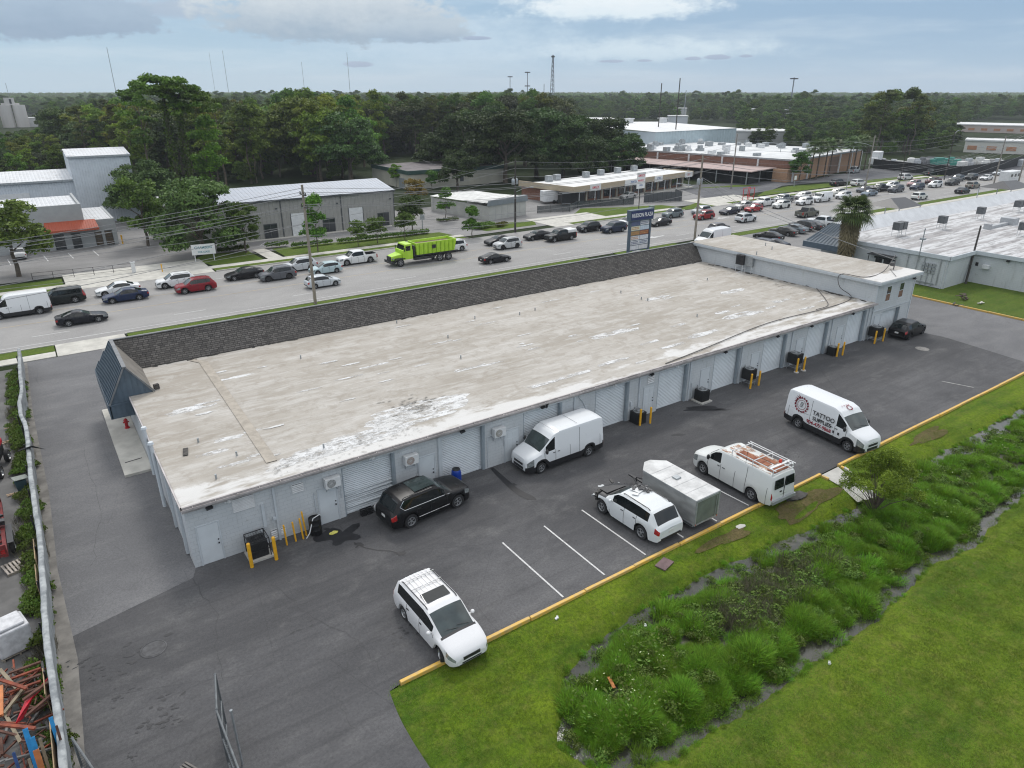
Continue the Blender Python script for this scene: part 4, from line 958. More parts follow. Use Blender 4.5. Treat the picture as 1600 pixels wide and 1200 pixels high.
def wheel_mesh(r,dark=False):
    key = ('wheel',r,dark)
    if key in WALL: return WALL[key]
    w = .22; b = MB(); b.lathe([(r*.62,-w/2 + .01),(r*.90,-w/2),(r*.985,-w/2 + .03),(r,0),(r*.985,w/2 - .03),(r*.90,w/2),(r*.62,w/2 - .01),(r*.60,w/2 - .05),(r*.60,-w/2 + .05),(r*.62,-w/2 + .01)],(0,0,0),'Y',28)
    tyre = b.mesh('tyre',m_rubber,smooth=40)
    q = MB(); q.lathe([(r*.62,-w/2 + .02),(r*.58,w/2 - .05),(r*.635,w/2 - .015),(r*.60,w/2 - .005),(r*.56,w/2 - .05)],(0,0,0),'Y',28)
    for k in range(5):
        t = 2*math.pi*k/5; c,s = math.cos(t),math.sin(t)
        for dt in (-.16,.16):
            a0,a1 = t + dt*.4,t + dt
            q.add([(r*.1*math.cos(a0 - .3),w/2 - .03,r*.1*math.sin(a0 - .3)),(r*.1*math.cos(a0 + .3),w/2 - .03,r*.1*math.sin(a0 + .3)),(r*.6*math.cos(a1 + .09),w/2 - .02,r*.6*math.sin(a1 + .09)),(r*.6*math.cos(a1 - .09),w/2 - .02,r*.6*math.sin(a1 - .09))],[(0,1,2,3),(3,2,1,0)])
    q.lathe([(0,w/2 - .02),(r*.14,w/2 - .02),(r*.17,w/2 - .05)],(0,0,0),'Y',12)
    rim = q.mesh('rim',m_rimdark if dark else m_rim,smooth=40)
    d = MB(); d.lathe([(0,w/2 - .07),(r*.57,w/2 - .07)],(0,0,0),'Y',20); d.lathe([(0,-w/2 + .04),(r*.6,-w/2 + .04)],(0,0,0),'Y',20)
    WALL[key] = (tyre,rim,d.mesh('brake_disc',m_black)); return WALL[key]
def add_part(name,me,par,color=None,loc=None,rz=0.):
    o = bpy.data.objects.new(name,me); C.objects.link(o); o.parent = par
    if color: o.color = (*color,1)
    if loc: o.location = loc
    if rz: o.rotation_euler.z = rz
    return o
ONAME = dict(sedan='sedan',coupe='sedan',hatch='hatchback',suv='suv',bigsuv='suv',boxsuv='suv',minivan='minivan',pickup='pickup_truck',hivan='cargo_van',cargovan='cargo_van')
OCAT = dict(sedan='car',coupe='car',hatch='car',suv='SUV',bigsuv='SUV',boxsuv='SUV',minivan='minivan',pickup='pickup truck',hivan='van',cargovan='van')
def car(kind,X,Y,head,color,label,group=None,darkrim=False,scale=1.,z=0.0,steer=0.,cat=None):
    out,K = car_meshes(kind); base = kind.split('/')[0]
    t = thing(ONAME[base],label,cat or OCAT[base],(X,Y,z),R(head),group); t.scale = (scale,)*3
    for name,me,_ in out: add_part(name,me,t,color)
    tyre,rim,disc = wheel_mesh(K['r'],darkrim)
    for i,a in enumerate(K['ax']):
        for sg in (1,-1):
            w = add_part('wheel',tyre,t,None,(K['L']/2 - a,sg*(K['W']/2 - .13),K['r']),(math.pi if sg < 0 else 0) + (steer if i == 0 else 0))
            add_part('rim',rim,w); add_part('brake_disc',disc,w)
    return t
WHITE,SILV,BLK,NAVY,GREY,DGREY,RED = (.66,.67,.67),(.40,.42,.43),(.012,.012,.014),(.012,.02,.05),(.12,.125,.13),(.055,.058,.062),(.26,.02,.025)
def axle(p,q,kind,head):           # near-side wheel contacts seen in the survey -> centre
    K = CARS[kind]; a,b_ = W(*p),W(*q); m = ((a[0] + b_[0])/2,(a[1] + b_[1])/2)
    return m
# --- the lot
car('bigsuv',14.15,28.55,5.0,(.010,.010,.011),'black SUV with tinted windows parked along the garage doors behind the blue barrel')
jt = bpy.data.objects['suv']; q = MB()
for sg in (1,-1): q.tube([(x,sg*y,z) for x,y,z in ((1.0,.945,1.13),(.3,.955,1.165),(-.9,.955,1.18),(-1.75,.945,1.19),(-1.98,.87,1.42),(-1.7,.80,1.66))],.016,5); q.tube([(.95,sg*.985,.5),(-.95,sg*.985,.5)],.015,5)
local(q,'chrome_trim',m_chrome,jt); q = MB(); q.add([(.35,-.55,1.788),(.35,.55,1.788),(-.9,.58,1.792),(-.9,-.58,1.792)],[(0,1,2,3)]); local(q,'glass_roof',m_screen,jt)
tv = car('hivan',23.55,29.05,180,(.63,.65,.66),'white high-roof cargo van parked close to the garage wall in the middle of the lot',scale=.97)
hs = MB()
for sg in (-1,1): hs.obox((2.42,sg*.35,1.235),(.12,.34,.02),0,ry=R(15))
local(hs,'bonnet_vent',m_dark,tv); 
rs = MB(); rs.obox((.9,0,2.50),(.02,1.5,.012)); rs.obox((-.9,0,2.51),(.02,1.5,.012)); local(rs,'roof_seam',M('seam_grey',(.35,.36,.37),.6,.05,2.),tv); 
sn = car('minivan',10.42,20.30,-88,(.66,.66,.665),'white minivan with roof rails and sunroof, its nose over the yellow kerb',steer=R(-18),scale=.965)
sr = MB(); sr.add([(.12,-.55,1.775),(.12,.55,1.775),(-.52,.58,1.782),(-.52,-.58,1.782)],[(0,1,2,3)]); local(sr,'sunroof',m_glass,sn)
cb = MB()
for x in (-.95,-1.6): cb.cyl((x,-.74,1.82),(x,.74,1.82),.022,n=6)
for k in range(6): cb.box(-1.95,-.5 + k*.2,1.742,-.62,-.485 + k*.2,1.766)
cb.tube([(-.62,-.5,1.775),(.1,-.62,1.775)],.012,4); local(cb,'roof_rack',m_chrome,sn)
pv = car('hivan/solid',40.05,21.25,-96,(.64,.655,.665),'white high-roof van lettered TATTOO SUPPLIES beside the small tree at the kerb',scale=1.0)
tr = car('suv/wreck',22.72,21.45,91,(.63,.65,.655),'damaged white SUV missing its front bumper and bonnet beside the box trailer',scale=1.06)
sv = car('cargovan/solid',30.28,20.75,88.5,(.60,.615,.60),'old white work van with rusty peeling roof and ladder rack backed to the kerb')
car('hatch',64.45,28.95,3,(.010,.010,.011),'small black hatchback parked at the two storey end of the blue building',darkrim=True)
# lettering on the supply van (its right side and brow)
def text_on(par,body,size,loc,rot,mat,name,w=1.0,ext=.003,align='CENTER'):
    cu_ = bpy.data.curves.new('txt','FONT'); cu_.body = body; cu_.size = size; cu_.extrude = ext; cu_.align_x = align; cu_.align_y = 'CENTER'; cu_.offset = size*.018
    tmp = bpy.data.objects.new('txt',cu_); C.objects.link(tmp); bpy.context.view_layer.update()
    me = bpy.data.meshes.new_from_object(tmp.evaluated_get(bpy.context.evaluated_depsgraph_get())); bpy.data.objects.remove(tmp)
    me.materials.clear(); me.materials.append(mat)
    for v in me.vertices: v.co.x *= w
    o = bpy.data.objects.new(name,me); C.objects.link(o); o.parent = par; o.location = loc; o.rotation_euler = rot; return o
m_ink = M('black_lettering',(.02,.02,.022),.5,.05,2.); m_red = M('red_lettering',(.30,.012,.03),.5,.1,2.)
side_rot = (R(90),0,0)          # right side faces local -y
yv = -1.035
text_on(pv,'TATTOO',.40,(.05,yv - .02,1.58),(R(87),0,0),m_ink,'van_lettering',1.0)
text_on(pv,'SUPPLIES',.36,(-.02,yv - .02,1.19),(R(90),0,0),m_ink,'van_lettering',1.0)
text_on(pv,'904-477-9868',.33,(-.2,yv - .02,.84),(R(90),0,0),m_red,'phone_number',1.0)
em = MB()                                      # round red wreath emblem on the rear quarter
ex,ez = -1.72,1.72
def yside(z): return -(1.03 - max(0,z - 1.35)*.10) - .012
for r0,r1,k0 in ((.42,.50,0),(.30,.325,1)):
    N = 48
    for i in range(N):
        a,b_ = 2*math.pi*i/N,2*math.pi*(i + 1)/N; wob_ = (1 + .14*math.sin(i*2.1)*(k0 == 0))
        P = [(r0,a),(r1*wob_,a),(r1*wob_,b_),(r0,b_)]
        em.add([(ex + q*math.cos(t),yside(ez + q*math.sin(t)),ez + q*math.sin(t)) for q,t in P],[(0,1,2,3),(3,2,1,0)])
for k in range(7):
    t = R(110 + k*13); em.add([(ex + q*math.cos(t + d),yside(ez + q*math.sin(t + d)),ez + q*math.sin(t + d)) for q,d in ((.46,-.09),(.46,.12),(.74 - .03*k,.22))],[(0,1,2),(2,1,0)])
for k in range(5):
    t = R(-70 + k*30); em.add([(ex + q*math.cos(t + d),yside(ez + q*math.sin(t + d)),ez + q*math.sin(t + d)) for q,d in ((.47,-.07),(.47,.07),(.58,.1))],[(0,1,2),(2,1,0)])
local(em,'round_emblem',m_red,pv)
e2 = MB()
for k in range(4):
    z = ez - .14 + k*.09; e2.add([(ex - .16 + .04*k,yside(z),z),(ex + .12 + .02*k,yside(z),z + .02),(ex + .1,yside(z + .05),z + .055),(ex - .12,yside(z + .05),z + .04)],[(0,1,2,3),(3,2,1,0)])
e2.add([(-2.9,-1.04,1.30),(-1.2,-1.045,1.26),(-.6,-1.048,1.33),(-1.2,-1.045,1.275)],[(0,1,2,3),(3,2,1,0)])
local(e2,'emblem_lettering',m_ink,pv)
fr_ = MB()
for i in range(20):
    a,b_ = 2*math.pi*i/20,2*math.pi*(i + 1)/20
    fr_.add([(.98 - q*math.sin(t)*.93 ,q*math.cos(t),2.40 + q*math.sin(t)*.36) for q,t in ((.15,a),(.21,a),(.21,b_),(.15,b_))],[(0,1,2,3),(3,2,1,0)])
for k in range(4): fr_.obox((.72,-.4 + k*.2,2.485),(.07,.05,.008),.2)
local(fr_,'brow_emblem',m_red,pv)
hd = MB()
for k in range(3): hd.obox((2.55 - k*.16,.1,1.205 + k*.042),(.05,.7 - .12*k,.006),0,ry=R(14))
local(hd,'bonnet_lettering',M('faint_ink',(.30,.31,.33),.6,.05,2.),pv)
hd2 = MB(); 
for k in range(2): hd2.box(.84 + k*.36,yv - .02,.84,.95 + k*.36,yv - .0,1.0)
local(hd2,'door_handle',m_dark,pv)
# wreck: bare front, tangled hardware on the bonnet and roof
wr = MB(); r5 = random.Random(5)
for i in range(60):
    c_ = (2.32 - 1.05*r5.random()**1.0,r5.uniform(-.75,.75),r5.uniform(.42,.98)); wr.obox(c_,(r5.uniform(.06,.4),r5.uniform(.05,.3),r5.uniform(.04,.22)),r5.uniform(0,3),ry=r5.uniform(-.5,.5))
for i in range(2):
    a = Vector((r5.uniform(1.6,2.2),r5.uniform(-.7,.5),r5.uniform(.45,.7))); wr.tube([a,a + Vector((r5.uniform(-.2,.35),r5.uniform(-.3,.3),r5.uniform(-.1,.08))),a + Vector((r5.uniform(-.3,.3),r5.uniform(-.4,.4),.1))],.02,5)
local(wr,'exposed_engine',[M('engine_grime',(.045,.043,.04),.6,.5,9.)],tr)
w2 = MB()
for i in range(14): w2.obox((r5.uniform(1.9,2.36),r5.uniform(-.8,.8),r5.uniform(.5,.92)),(r5.uniform(.05,.18),r5.uniform(.05,.3),r5.uniform(.03,.1)),r5.uniform(0,3))
w2.cyl((2.3,-.78,.5),(2.3,.78,.54),.045,n=8); local(w2,'bumper_bar',m_galv,tr)
hb = MB(); hb.add([(2.0,-.62,.99),(2.12,.55,1.02),(1.32,.68,1.17),(1.28,-.66,1.16),(1.7,0,1.19)],[(0,1,4),(1,2,4),(2,3,4),(3,0,4)]); local(hb,'loose_bonnet_liner',m_black,tr)
rb = MB()
for i in range(22): rb.obox((r5.uniform(-.35,.45),r5.uniform(-.62,.05),1.72 + r5.uniform(0,.08)),(r5.uniform(.05,.4),r5.uniform(.03,.15),.03),r5.uniform(0,3),ry=r5.uniform(-.3,.3))
for i in range(0): a = Vector((r5.uniform(-.4,.3),r5.uniform(-.6,.1),1.73)); rb.tube([a,a + Vector((.1,.15,.05)),a + Vector((.25,.2,.02))],.015,5)
local(rb,'roof_wreckage',M('torn_plastic',(.05,.05,.052),.6,.5,9.),tr)
rw = MB(); rw.obox((.05,-.1,1.74),(.55,.55,.015),.2); rw.obox((-.2,.3,1.74),(.3,.2,.02),.5); local(rw,'bare_panel',m_whitemetal,tr)
# old work van: rusted roof, ladder rack, beacon
def peel_mat():
    m = bpy.data.materials.new('peeling_white'); m.use_nodes = True; g = NG(m.node_tree); b = g.n['Principled BSDF']; b.inputs['Roughness'].default_value = .7
    v = g.new('ShaderNodeTexCoord').outputs['Object']; n = g.noise(g.vmath('MULTIPLY',v,(1.0,2.2,1)),1.6,7,.7)
    c = g.mix(g.ss(n,.47,.55),(.60,.61,.59),g.mix(g.noise(v,5.,4),(.20,.06,.03),(.42,.30,.2))); g.l.new(c,b.inputs['Base Color']); return m
rp = MB()
K_ = CARS['cargovan']
Lh = 2.85
for i in range(20):
    s0 = 1.95 + i*.175; s1 = s0 + .175; z0,z1 = _ip(K_['top'],s0) + .024,_ip(K_['top'],s1) + .024; y0 = .80
    rp.add([(Lh - s0,-y0,z0 - .035),(Lh - s0,-.4,z0 - .012),(Lh - s0,0,z0),(Lh - s0,.4,z0 - .012),(Lh - s0,y0,z0 - .035),(Lh - s1,-y0,z1 - .035),(Lh - s1,-.4,z1 - .012),(Lh - s1,0,z1),(Lh - s1,.4,z1 - .012),(Lh - s1,y0,z1 - .035)],[(k,k + 1,k + 6,k + 5) for k in range(4)])
local(rp,'peeling_roof',peel_mat(),sv)
for s in (-1,1): q = MB(); q.prism([(-2.845,s*.10),(-2.845,s*.80),(-2.80,s*.80),(-2.80,s*.10)][::s],1.28,1.78); q.v = [(x - (.03 if z < 1.5 else -.03),y*(1 if z < 1.5 else .97),z) for x,y,z in q.v]; local(q,'rear_window',m_glass,sv)
q = MB(); q.box(-2.97,-.95,.42,-2.82,.95,.60); local(q,'rear_bumper',m_galv,sv)
q = MB(); q.box(-2.87,-.012,.6,-2.84,.012,1.85); q.box(-2.88,.2,1.0,-2.84,.34,1.06); local(q,'door_gap',m_dark,sv)
ru = MB(); ru.obox((-.9,.12,2.085),(1.9,.40,.012)); ru.obox((-2.3,0,2.085),(.5,1.2,.012)); ru.obox((-.7,.52,2.08),(1.5,.12,.012)); ru.obox((-1.4,-.35,2.08),(1.0,.3,.01)); local(ru,'rust_patch',m_rust,sv)
lr = MB()
for x in (.1,-1.3,-2.6): lr.cyl((x,-.86,2.32),(x,.86,2.32),.028,n=6); [lr.cyl((x,s*.84,1.98),(x,s*.84,2.32),.024,n=6) for s in (-1,1)]
for y in (-.82,-.62,.82): lr.cyl((.25,y,2.35),(-2.75,y,2.35),.028,n=6)
lr.cyl((-2.65,-.84,2.1),(-2.65,.84,2.1),.02,n=6); lr.obox((-2.35,.0,2.33),(.12,1.7,.03)); local(lr,'ladder_rack',m_whitemetal,sv)
bc = MB(); bc.lathe([(.09,0),(.09,.1),(.06,.17),(0,.18)],(-2.2,-.25,2.33),n=12); local(bc,'warning_beacon',M('beacon_red',(.5,.03,.01),.3,.1,3.),sv)
an = MB(); an.cyl((-.9,.9,2.0),(-.95,.95,2.75),.012,n=5); local(an,'aerial',m_black,sv)
# enclosed box trailer with a V nose
TL = thing('box_trailer','grey aluminium enclosed trailer with dull green rear door beside the damaged SUV','trailer',(25.28,18.96,0),0)
tb = MB(); x0,x1,y0,y1,yn,z0,z1 = -.90,.90,0.0,3.72,4.3,.38,1.86
plan = [(x0,y0),(x1,y0),(x1,y1),(.22,yn),(-.22,yn),(x0,y1)]
tb.prism(plan,z0,z1); local(tb,'box_body',m_silver,TL,bevel=.02)
tf_ = MB(); 
def grow(k): return [(x*(1 + k),(y - 2.2)*(1 + k*.6) + 2.2) for x,y in plan]
tf_.prism(grow(.012),z1 + .001,z1 + .035); 
for y in (.75,1.55,2.35,3.15): tf_.box(-.88,y,z1 + .036,.88,y + .04,z1 + .05)
local(tf_,'roof_panel',M('trailer_roof',(.50,.50,.49),.5,.2,1.2,detail=6),TL,bevel=.01)
tvn = MB(); tvn.box(-.22,1.95,z1 + .036,.14,2.28,z1 + .12); local(tvn,'roof_vent',m_galv,TL,bevel=.015)
td = MB(); td.box(-.79,-.03,z0 + .1,.90,-.002,z1 - .12); local(td,'rear_door',M('dull_green_door',(.13,.15,.125),.6,.2,1.5),TL)
te = MB(); 
for x in (-1.0,.92): te.box(x*.88,-.045,z0,x*.88 + .09,-.003,z1)
te.box(-.79,-.045,z1 - .11,.79,-.004,z1); te.box(-.79,-.045,z0,.79,-.004,z0 + .09)
te.cyl((.62,-.07,z0 + .1),(.62,-.07,z1 - .15),.015,n=6); te.box(-.925,y0,z0 - .02,-.905,y1,z0 + .1)
for x in (-.925,.905): te.box(x,.05,.32,x + .02,3.5,.42)
local(te,'corner_trim',m_galv,TL)
tt = MB()
for x in (-.85,.78): tt.box(x,-.052,z0 + .02,x + .06,-.046,z0 + .1)
local(tt,'marker_light',m_tail,TL)
ty,rm,ds_ = wheel_mesh(.34)
for sg in (1,-1):
    w_ = add_part('wheel',ty,TL,None,(sg*1.03,1.75,.34),math.pi/2*-sg); add_part('rim',rm,w_); add_part('brake_disc',ds_,w_)
    fb = MB(); fb.box(sg*1.15 - .22*(sg > 0),1.35,.70,sg*1.15 + .22*(sg < 0),2.15,.74); fb.box(min(sg*.93,sg*1.15),1.33,.5,max(sg*.93,sg*1.15),1.36,.7); fb.box(min(sg*.93,sg*1.15),2.15,.5,max(sg*.93,sg*1.15),2.18,.7); local(fb,'mudguard',m_galv,TL)
ht_ = MB(); ht_.box(-.06,4.5,.38,.06,5.6,.46); ht_.cyl((0,5.0,0),(0,5.0,.55),.035,n=8); ht_.tube([(-.9,3.6,.42),(0,5.3,.42),(.9,3.6,.42)],.04,6); ht_.box(-.9,.1,.34,.9,3.5,.42); local(ht_,'hitch_frame',m_black,TL)
# --- traffic: near-side mid point seen in the survey, body kind, heading (0 = +X, 180 = -X)
TRAF = [
 ('hivan',33.5,495,180,WHITE,'white high-roof van in the queue at the far left edge of the road',0),
 ('boxsuv',97,476,180,(.012,.016,.016),'black boxy SUV with grey roof right behind the white van in the queue',0),
 ('sedan',187,461,180,WHITE,'white sedan in the far lane beside the navy sedan',0),
 ('sedan',199,471.5,180,(.012,.022,.06),'navy blue sedan in the queue between the boxy SUV and the red SUV',0),
 ('coupe',130.8,506.7,0,(.010,.011,.016),'black sedan driving right in the lane nearest the long building',0),
 ('suv',278,449,180,WHITE,'white crossover in the far lane just behind the red SUV',0),
 ('suv',309,457,180,(.20,.012,.02),'dark red SUV in the queue opposite the grass bank with the small white board',0),
 ('sedan',385,436.5,180,(.010,.010,.012),'black sedan in the queue in front of the dark grey SUV',0),
 ('suv',437,438,180,(.10,.105,.115),'dark grey SUV in the queue between the black sedan and the silver cars',1),
 ('suv',472,423.5,180,(.50,.52,.53),'silver SUV in the far lane beside the dark grey SUV',0),
 ('hatch',512,428,180,(.40,.50,.52),'pale blue hatchback in the queue just right of the tall wooden pole',0),
 ('hatch',508,449,0,(.50,.53,.55),'small silver hatchback driving right past the foot of the wooden pole',0),
 ('pickup',561.5,412.5,180,WHITE,'white pickup truck in the queue just ahead of the lime green truck',0),
 ('bigsuv',709,394,180,WHITE,'white SUV directly behind the lime green roll-off truck',0),
 ('sedan',783,382.8,180,(.012,.012,.014),'black sedan in the far lane beside the silver SUV and the grass island',0),
 ('suv',797,389,180,(.45,.46,.46),'silver SUV in the queue with black bumpers beside the first black sedan',1),
 ('sedan',843,374.5,180,(.018,.018,.02),'black sedan in the queue ahead of the black pickup with white cap',0),
 ('pickup',880,376.7,180,(.012,.012,.012),'black pickup truck with a white canopy over its bed',0),
 ('suv',924,362.3,180,(.014,.014,.016),'black SUV in the far lane just behind the black pickup',0),
 ('bigsuv',963,363.5,180,(.018,.024,.045),'navy SUV in the queue just left of the tall plaza sign',0),
 ('sedan',985,352.5,180,WHITE,'white sedan half hidden behind the tall plaza sign',0),
 ('sedan',1035,353.2,180,(.02,.02,.024),'black sedan in the queue just right of the tall plaza sign',0),
 ('suv',1055,340.5,180,(.14,.17,.18),'grey-blue SUV in the far lane behind the sedans near the plaza sign',0),
 ('coupe',778,411,0,(.012,.012,.016),'black sedan driving right alone in the lane next to the shingled roof',0),
 ('suv',1104,343.2,180,(.24,.02,.02),'red SUV in the queue just right of the transformer pole',0),
 ('suv',1100,335.5,180,SILV,'silver SUV in the far lane behind the red SUV by the transformer pole',0),
 ('sedan',1144,335.3,180,(.016,.02,.035),'dark navy sedan in the queue between the two red cars',0),
 ('suv',1166,327.5,180,(.52,.52,.5),'cream white SUV in the far lane just ahead of the red hatchback',0),
 ('hatch',1181,331,180,(.32,.02,.025),'bright red hatchback in the queue beside the white pickup',0),
 ('hatch',1128,361.6,0,(.13,.125,.13),'small brownish grey hatchback driving right nearest the transformer pole',0),
 ('suv',1170,347.2,0,(.52,.54,.55),'silver white crossover driving right in the turn lane',0),
 ('pickup',1198,322.3,180,WHITE,'white extended pickup truck in the far lane by the red trailer frame',0),
 ('suv',1225,325.7,180,(.56,.57,.55),'white boxy off-roader in the queue right behind the bright red hatchback',1),
 ('pickup',1228,317,180,(.20,.22,.23),'grey pickup truck in the far lane behind the white pickup',0),
 ('suv',1259,311.5,180,(.58,.58,.57),'white SUV in the far lane before the white work van',0),
 ('suv',1261,320.5,180,WHITE,'white SUV in the queue just left of the white work van',0),
 ('cargovan',1288,315.5,180,WHITE,'white low-roof work van in the queue near the palm tree',0),
 ('suv',1312,306.3,180,(.56,.55,.5),'pale SUV in the far lane between the work van and the palm tree',0),
 ('suv',1322,310.8,180,WHITE,'white off-roader in the queue half hidden by the palm crown',1),
 ('sedan',1362,306.6,180,(.16,.20,.24),'blue grey sedan in the queue just right of the palm crown',0),
 ('sedan',1354,300.5,180,(.10,.11,.13),'dark sedan in the far lane behind the blue grey sedan',0),
 ('pickup',1379,299.3,180,(.018,.018,.02),'black pickup truck in the far lane right of the palm',0),
 ('bigsuv',1404,300.6,180,(.09,.095,.11),'dark SUV with bright bonnet in the queue near white cars',0),
 ('suv',1397,294.8,180,WHITE,'white SUV in the far lane hidden behind the dark SUV with bright bonnet',0),
 ('pickup',1267,339.3,0,(.12,.12,.10),'olive grey pickup truck driving right beside the row of parked cars',0),
 ('suv',1432,291.6,180,(.40,.25,.25),'pale maroon SUV in the far lane behind the white and navy cars',0),
 ('suv',1437,296.8,180,(.03,.04,.07),'navy crossover in the queue between white SUVs on the right',0),
 ('suv',1465,293,180,WHITE,'white crossover in the queue right of the navy crossover',0),
 ('pickup',1462,287.8,180,(.10,.03,.035),'dark red pickup truck in the far lane with a blue load',0),
 ('bigsuv',1492,289.6,180,(.03,.032,.036),'black SUV with chrome face in the queue before the leaning lamp pole',0),
 ('suv',1500,283.5,180,(.10,.11,.12),'grey SUV in the far lane behind the black SUV with chrome face',0),
 ('bigsuv',1521,281.4,180,(.035,.035,.035),'black SUV with white bonnet stripe left of the white sedan in the queue',0),
 ('sedan',1545,281.6,180,WHITE,'white sedan in the queue just left of the concrete lamp pole',0),
 ('sedan',1564,273.8,180,(.50,.52,.54),'silver sedan in the far lane close to the fenced yard corner',0),
 ('sedan',1588,276,180,(.40,.41,.42),'silver sedan at the right edge of the queue behind the white camper',0),
 ('suv',1441,312.3,0,(.60,.61,.58),'white hatch-backed SUV driving right alone near the neighbouring roof',0),
 ('sedan',1508,302.5,0,(.022,.022,.025),'black sedan driving right behind the tan SUV',0),
 ('suv',1524,294.3,0,(.20,.18,.15),'tan SUV driving right in the turn lane',0),
 ('minivan',1419,281.5,0,(.58,.58,.57),'white minivan parked in the dark lot before the black fence',0),
 ('pickup',1459,274.5,0,(.02,.03,.03),'dark green pickup truck parked in the dark lot beside the black fence',0),
 ('pickup',1338,270.5,0,(.34,.36,.37),'silver pickup truck parked close to the brick building',0),
 ('bigsuv',1314,290.5,0,(.022,.022,.025),'black SUV parked left of the white SUVs in the dark lot',0),
 ('bigsuv',1346,291,0,(.60,.61,.60),'white SUV parked next to the black SUV in the dark lot',0),
 ('sedan',985,310.5,180,(.34,.34,.33),'silver sedan parked in front of the strip of small shops',0),
 ('sedan',32,407,90,(.58,.58,.57),'white sedan parked at the office under the left tree',0),
]
for k,u,v,h,c_,lab,dr in TRAF:
    X,Y = W(u,v)
    hw_ = CARS[k]['W']/2
    if h in (0,180): Y += hw_ - .15
    else: Y += 2.3
    rot = h
    if lab.startswith(('silver pickup truck parked','silver sedan parked')): rot = h + 10
    elif 'dark lot' in lab: rot = h - 4
    t = car(k,X,Y - (.1 if 'parked' not in lab else 0),rot,c_,lab,'cars queueing and driving on the road' if 'parked' not in lab else 'parked cars',bool(dr),.915)
    if 'white canopy' in lab:
        cn = MB(); cn.prism([(-.95,-.88),(-2.8,-.88),(-2.8,.88),(-.95,.88)][::-1],1.24,1.74); local(cn,'bed_canopy',m_whitemetal,t,bevel=.08)
# nose-in row beside the neighbour (noses to the road)
for i,(k,u,v,c_,lab) in enumerate((('sedan',1226,375.5,(.018,.018,.02),'black sedan nearest the upper roof in the parked row'),('sedan',1249,367.5,(.05,.048,.045),'dark grey sedan second in the parked row'),
    ('sedan',1264,363.5,(.16,.19,.21),'silver blue sedan third in the parked row'),('suv',1277,360,(.016,.016,.018),'black SUV in the middle of the parked row'),('sedan',1290,357.5,(.07,.075,.08),'charcoal sedan before the white pickup in the parked row'),
    ('pickup',1310,354,WHITE,'white pickup truck at the blue awning end of the parked row'),('minivan',1345,347,WHITE,'white minivan almost hidden behind the palm crown'))):
    X,Y = W(u,v,.3); X -= .4
    car(k,X,Y + 2.6,97,c_,lab,'cars parked nose-in beside the neighbouring building',False,.93)
# cars partly hidden behind our roof
car('hivan',81.5,66.2,180,WHITE,'white van standing behind the upper roof at the foot of the transformer pole',None)
car('sedan',82.2,61.6,97,(.34,.03,.035),'red sedan whose roof shows just above the upper roof edge')
car('suv',84.6,60.4,97,(.10,.10,.11),'grey SUV with roof bars just above the upper roof edge')
car('sedan',86.9,59.9,97,(.018,.02,.03),'dark sedan beside the grey SUV at the corner of the upper roof')
car('hivan',*W(233,331),200,WHITE,'white step van parked under the big trees beside the office drive')
# lime roll-off truck
DT = thing('roll_off_truck','lime green truck carrying a lime roll-off container in the far lanes','truck',(*W(665,411.5),0),math.pi); DT.location.y += 1.1
m_lime = M('lime_paint',(.36,.60,.03),.45,.12,1.5,col2=(.42,.66,.05)); 
q = MB(); q.prism([(4.6,-.62),(4.6,.62),(3.2,.95),(3.2,-.95)],.75,1.62); q.v = [(x,y,z - (.28*(x - 3.2)/1.4 if z > 1 else 0)) for x,y,z in q.v]; local(q,'bonnet',m_lime,DT,bevel=.08)
q = MB(); q.box(1.75,-1.12,.85,3.2,1.12,2.05); q.prism([(1.8,-1.08),(3.0,-1.08),(3.0,1.08),(1.8,1.08)][::1],2.05,2.78); q.v = [(x - (.25 if (z > 2.5 and x > 2.5) else 0),y*(.94 if z > 2.5 else 1),z) for x,y,z in q.v]; local(q,'cab',m_lime,DT,bevel=.05)
q = MB(); q.add([(3.03,-.95,2.08),(3.03,.95,2.08),(2.83,.9,2.62),(2.83,-.9,2.62)],[(0,1,2,3)]); local(q,'windscreen',m_glass,DT)
for sg in (1,-1): q = MB(); q.box(2.1,sg*1.13 - .01,1.95,2.75,sg*1.13 + .01,2.55); local(q,'side_window',m_glass,DT)
q = MB(); q.box(4.58,-.55,.7,4.68,.55,1.3); q.box(4.4,-1.1,.45,4.8,1.1,.78); q.box(-5.0,-.5,.75,3.2,.5,1.05); q.box(-1.4,-1.15,.6,1.5,-.55,.95); q.box(-1.4,.55,.6,1.5,1.15,.95); q.box(-5.0,-1.0,1.05,1.6,1.0,1.22); q.box(1.45,-1.1,1.2,1.65,1.1,2.5)
for x in (3.5,): [q.box(x - .6,s*1.0 - .2,.95,x + .6,s*1.0 + .2,1.08) for s in (-1,1)]
local(q,'chassis',m_black,DT)
q = MB(); 
for sg in (1,-1): q.add([(3.0,sg*.65,1.1),(4.15,sg*.65,1.1),(4.15,sg*1.14,.98),(3.0,sg*1.14,1.12),(4.3,sg*1.1,.7),(4.3,sg*.65,.7)],[(0,1,2,3),(1,5,4,2),(3,2,1,0),(2,4,5,1)])
local(q,'mudguard',m_black,DT)
q = MB(); x0,x1 = -4.4,1.2
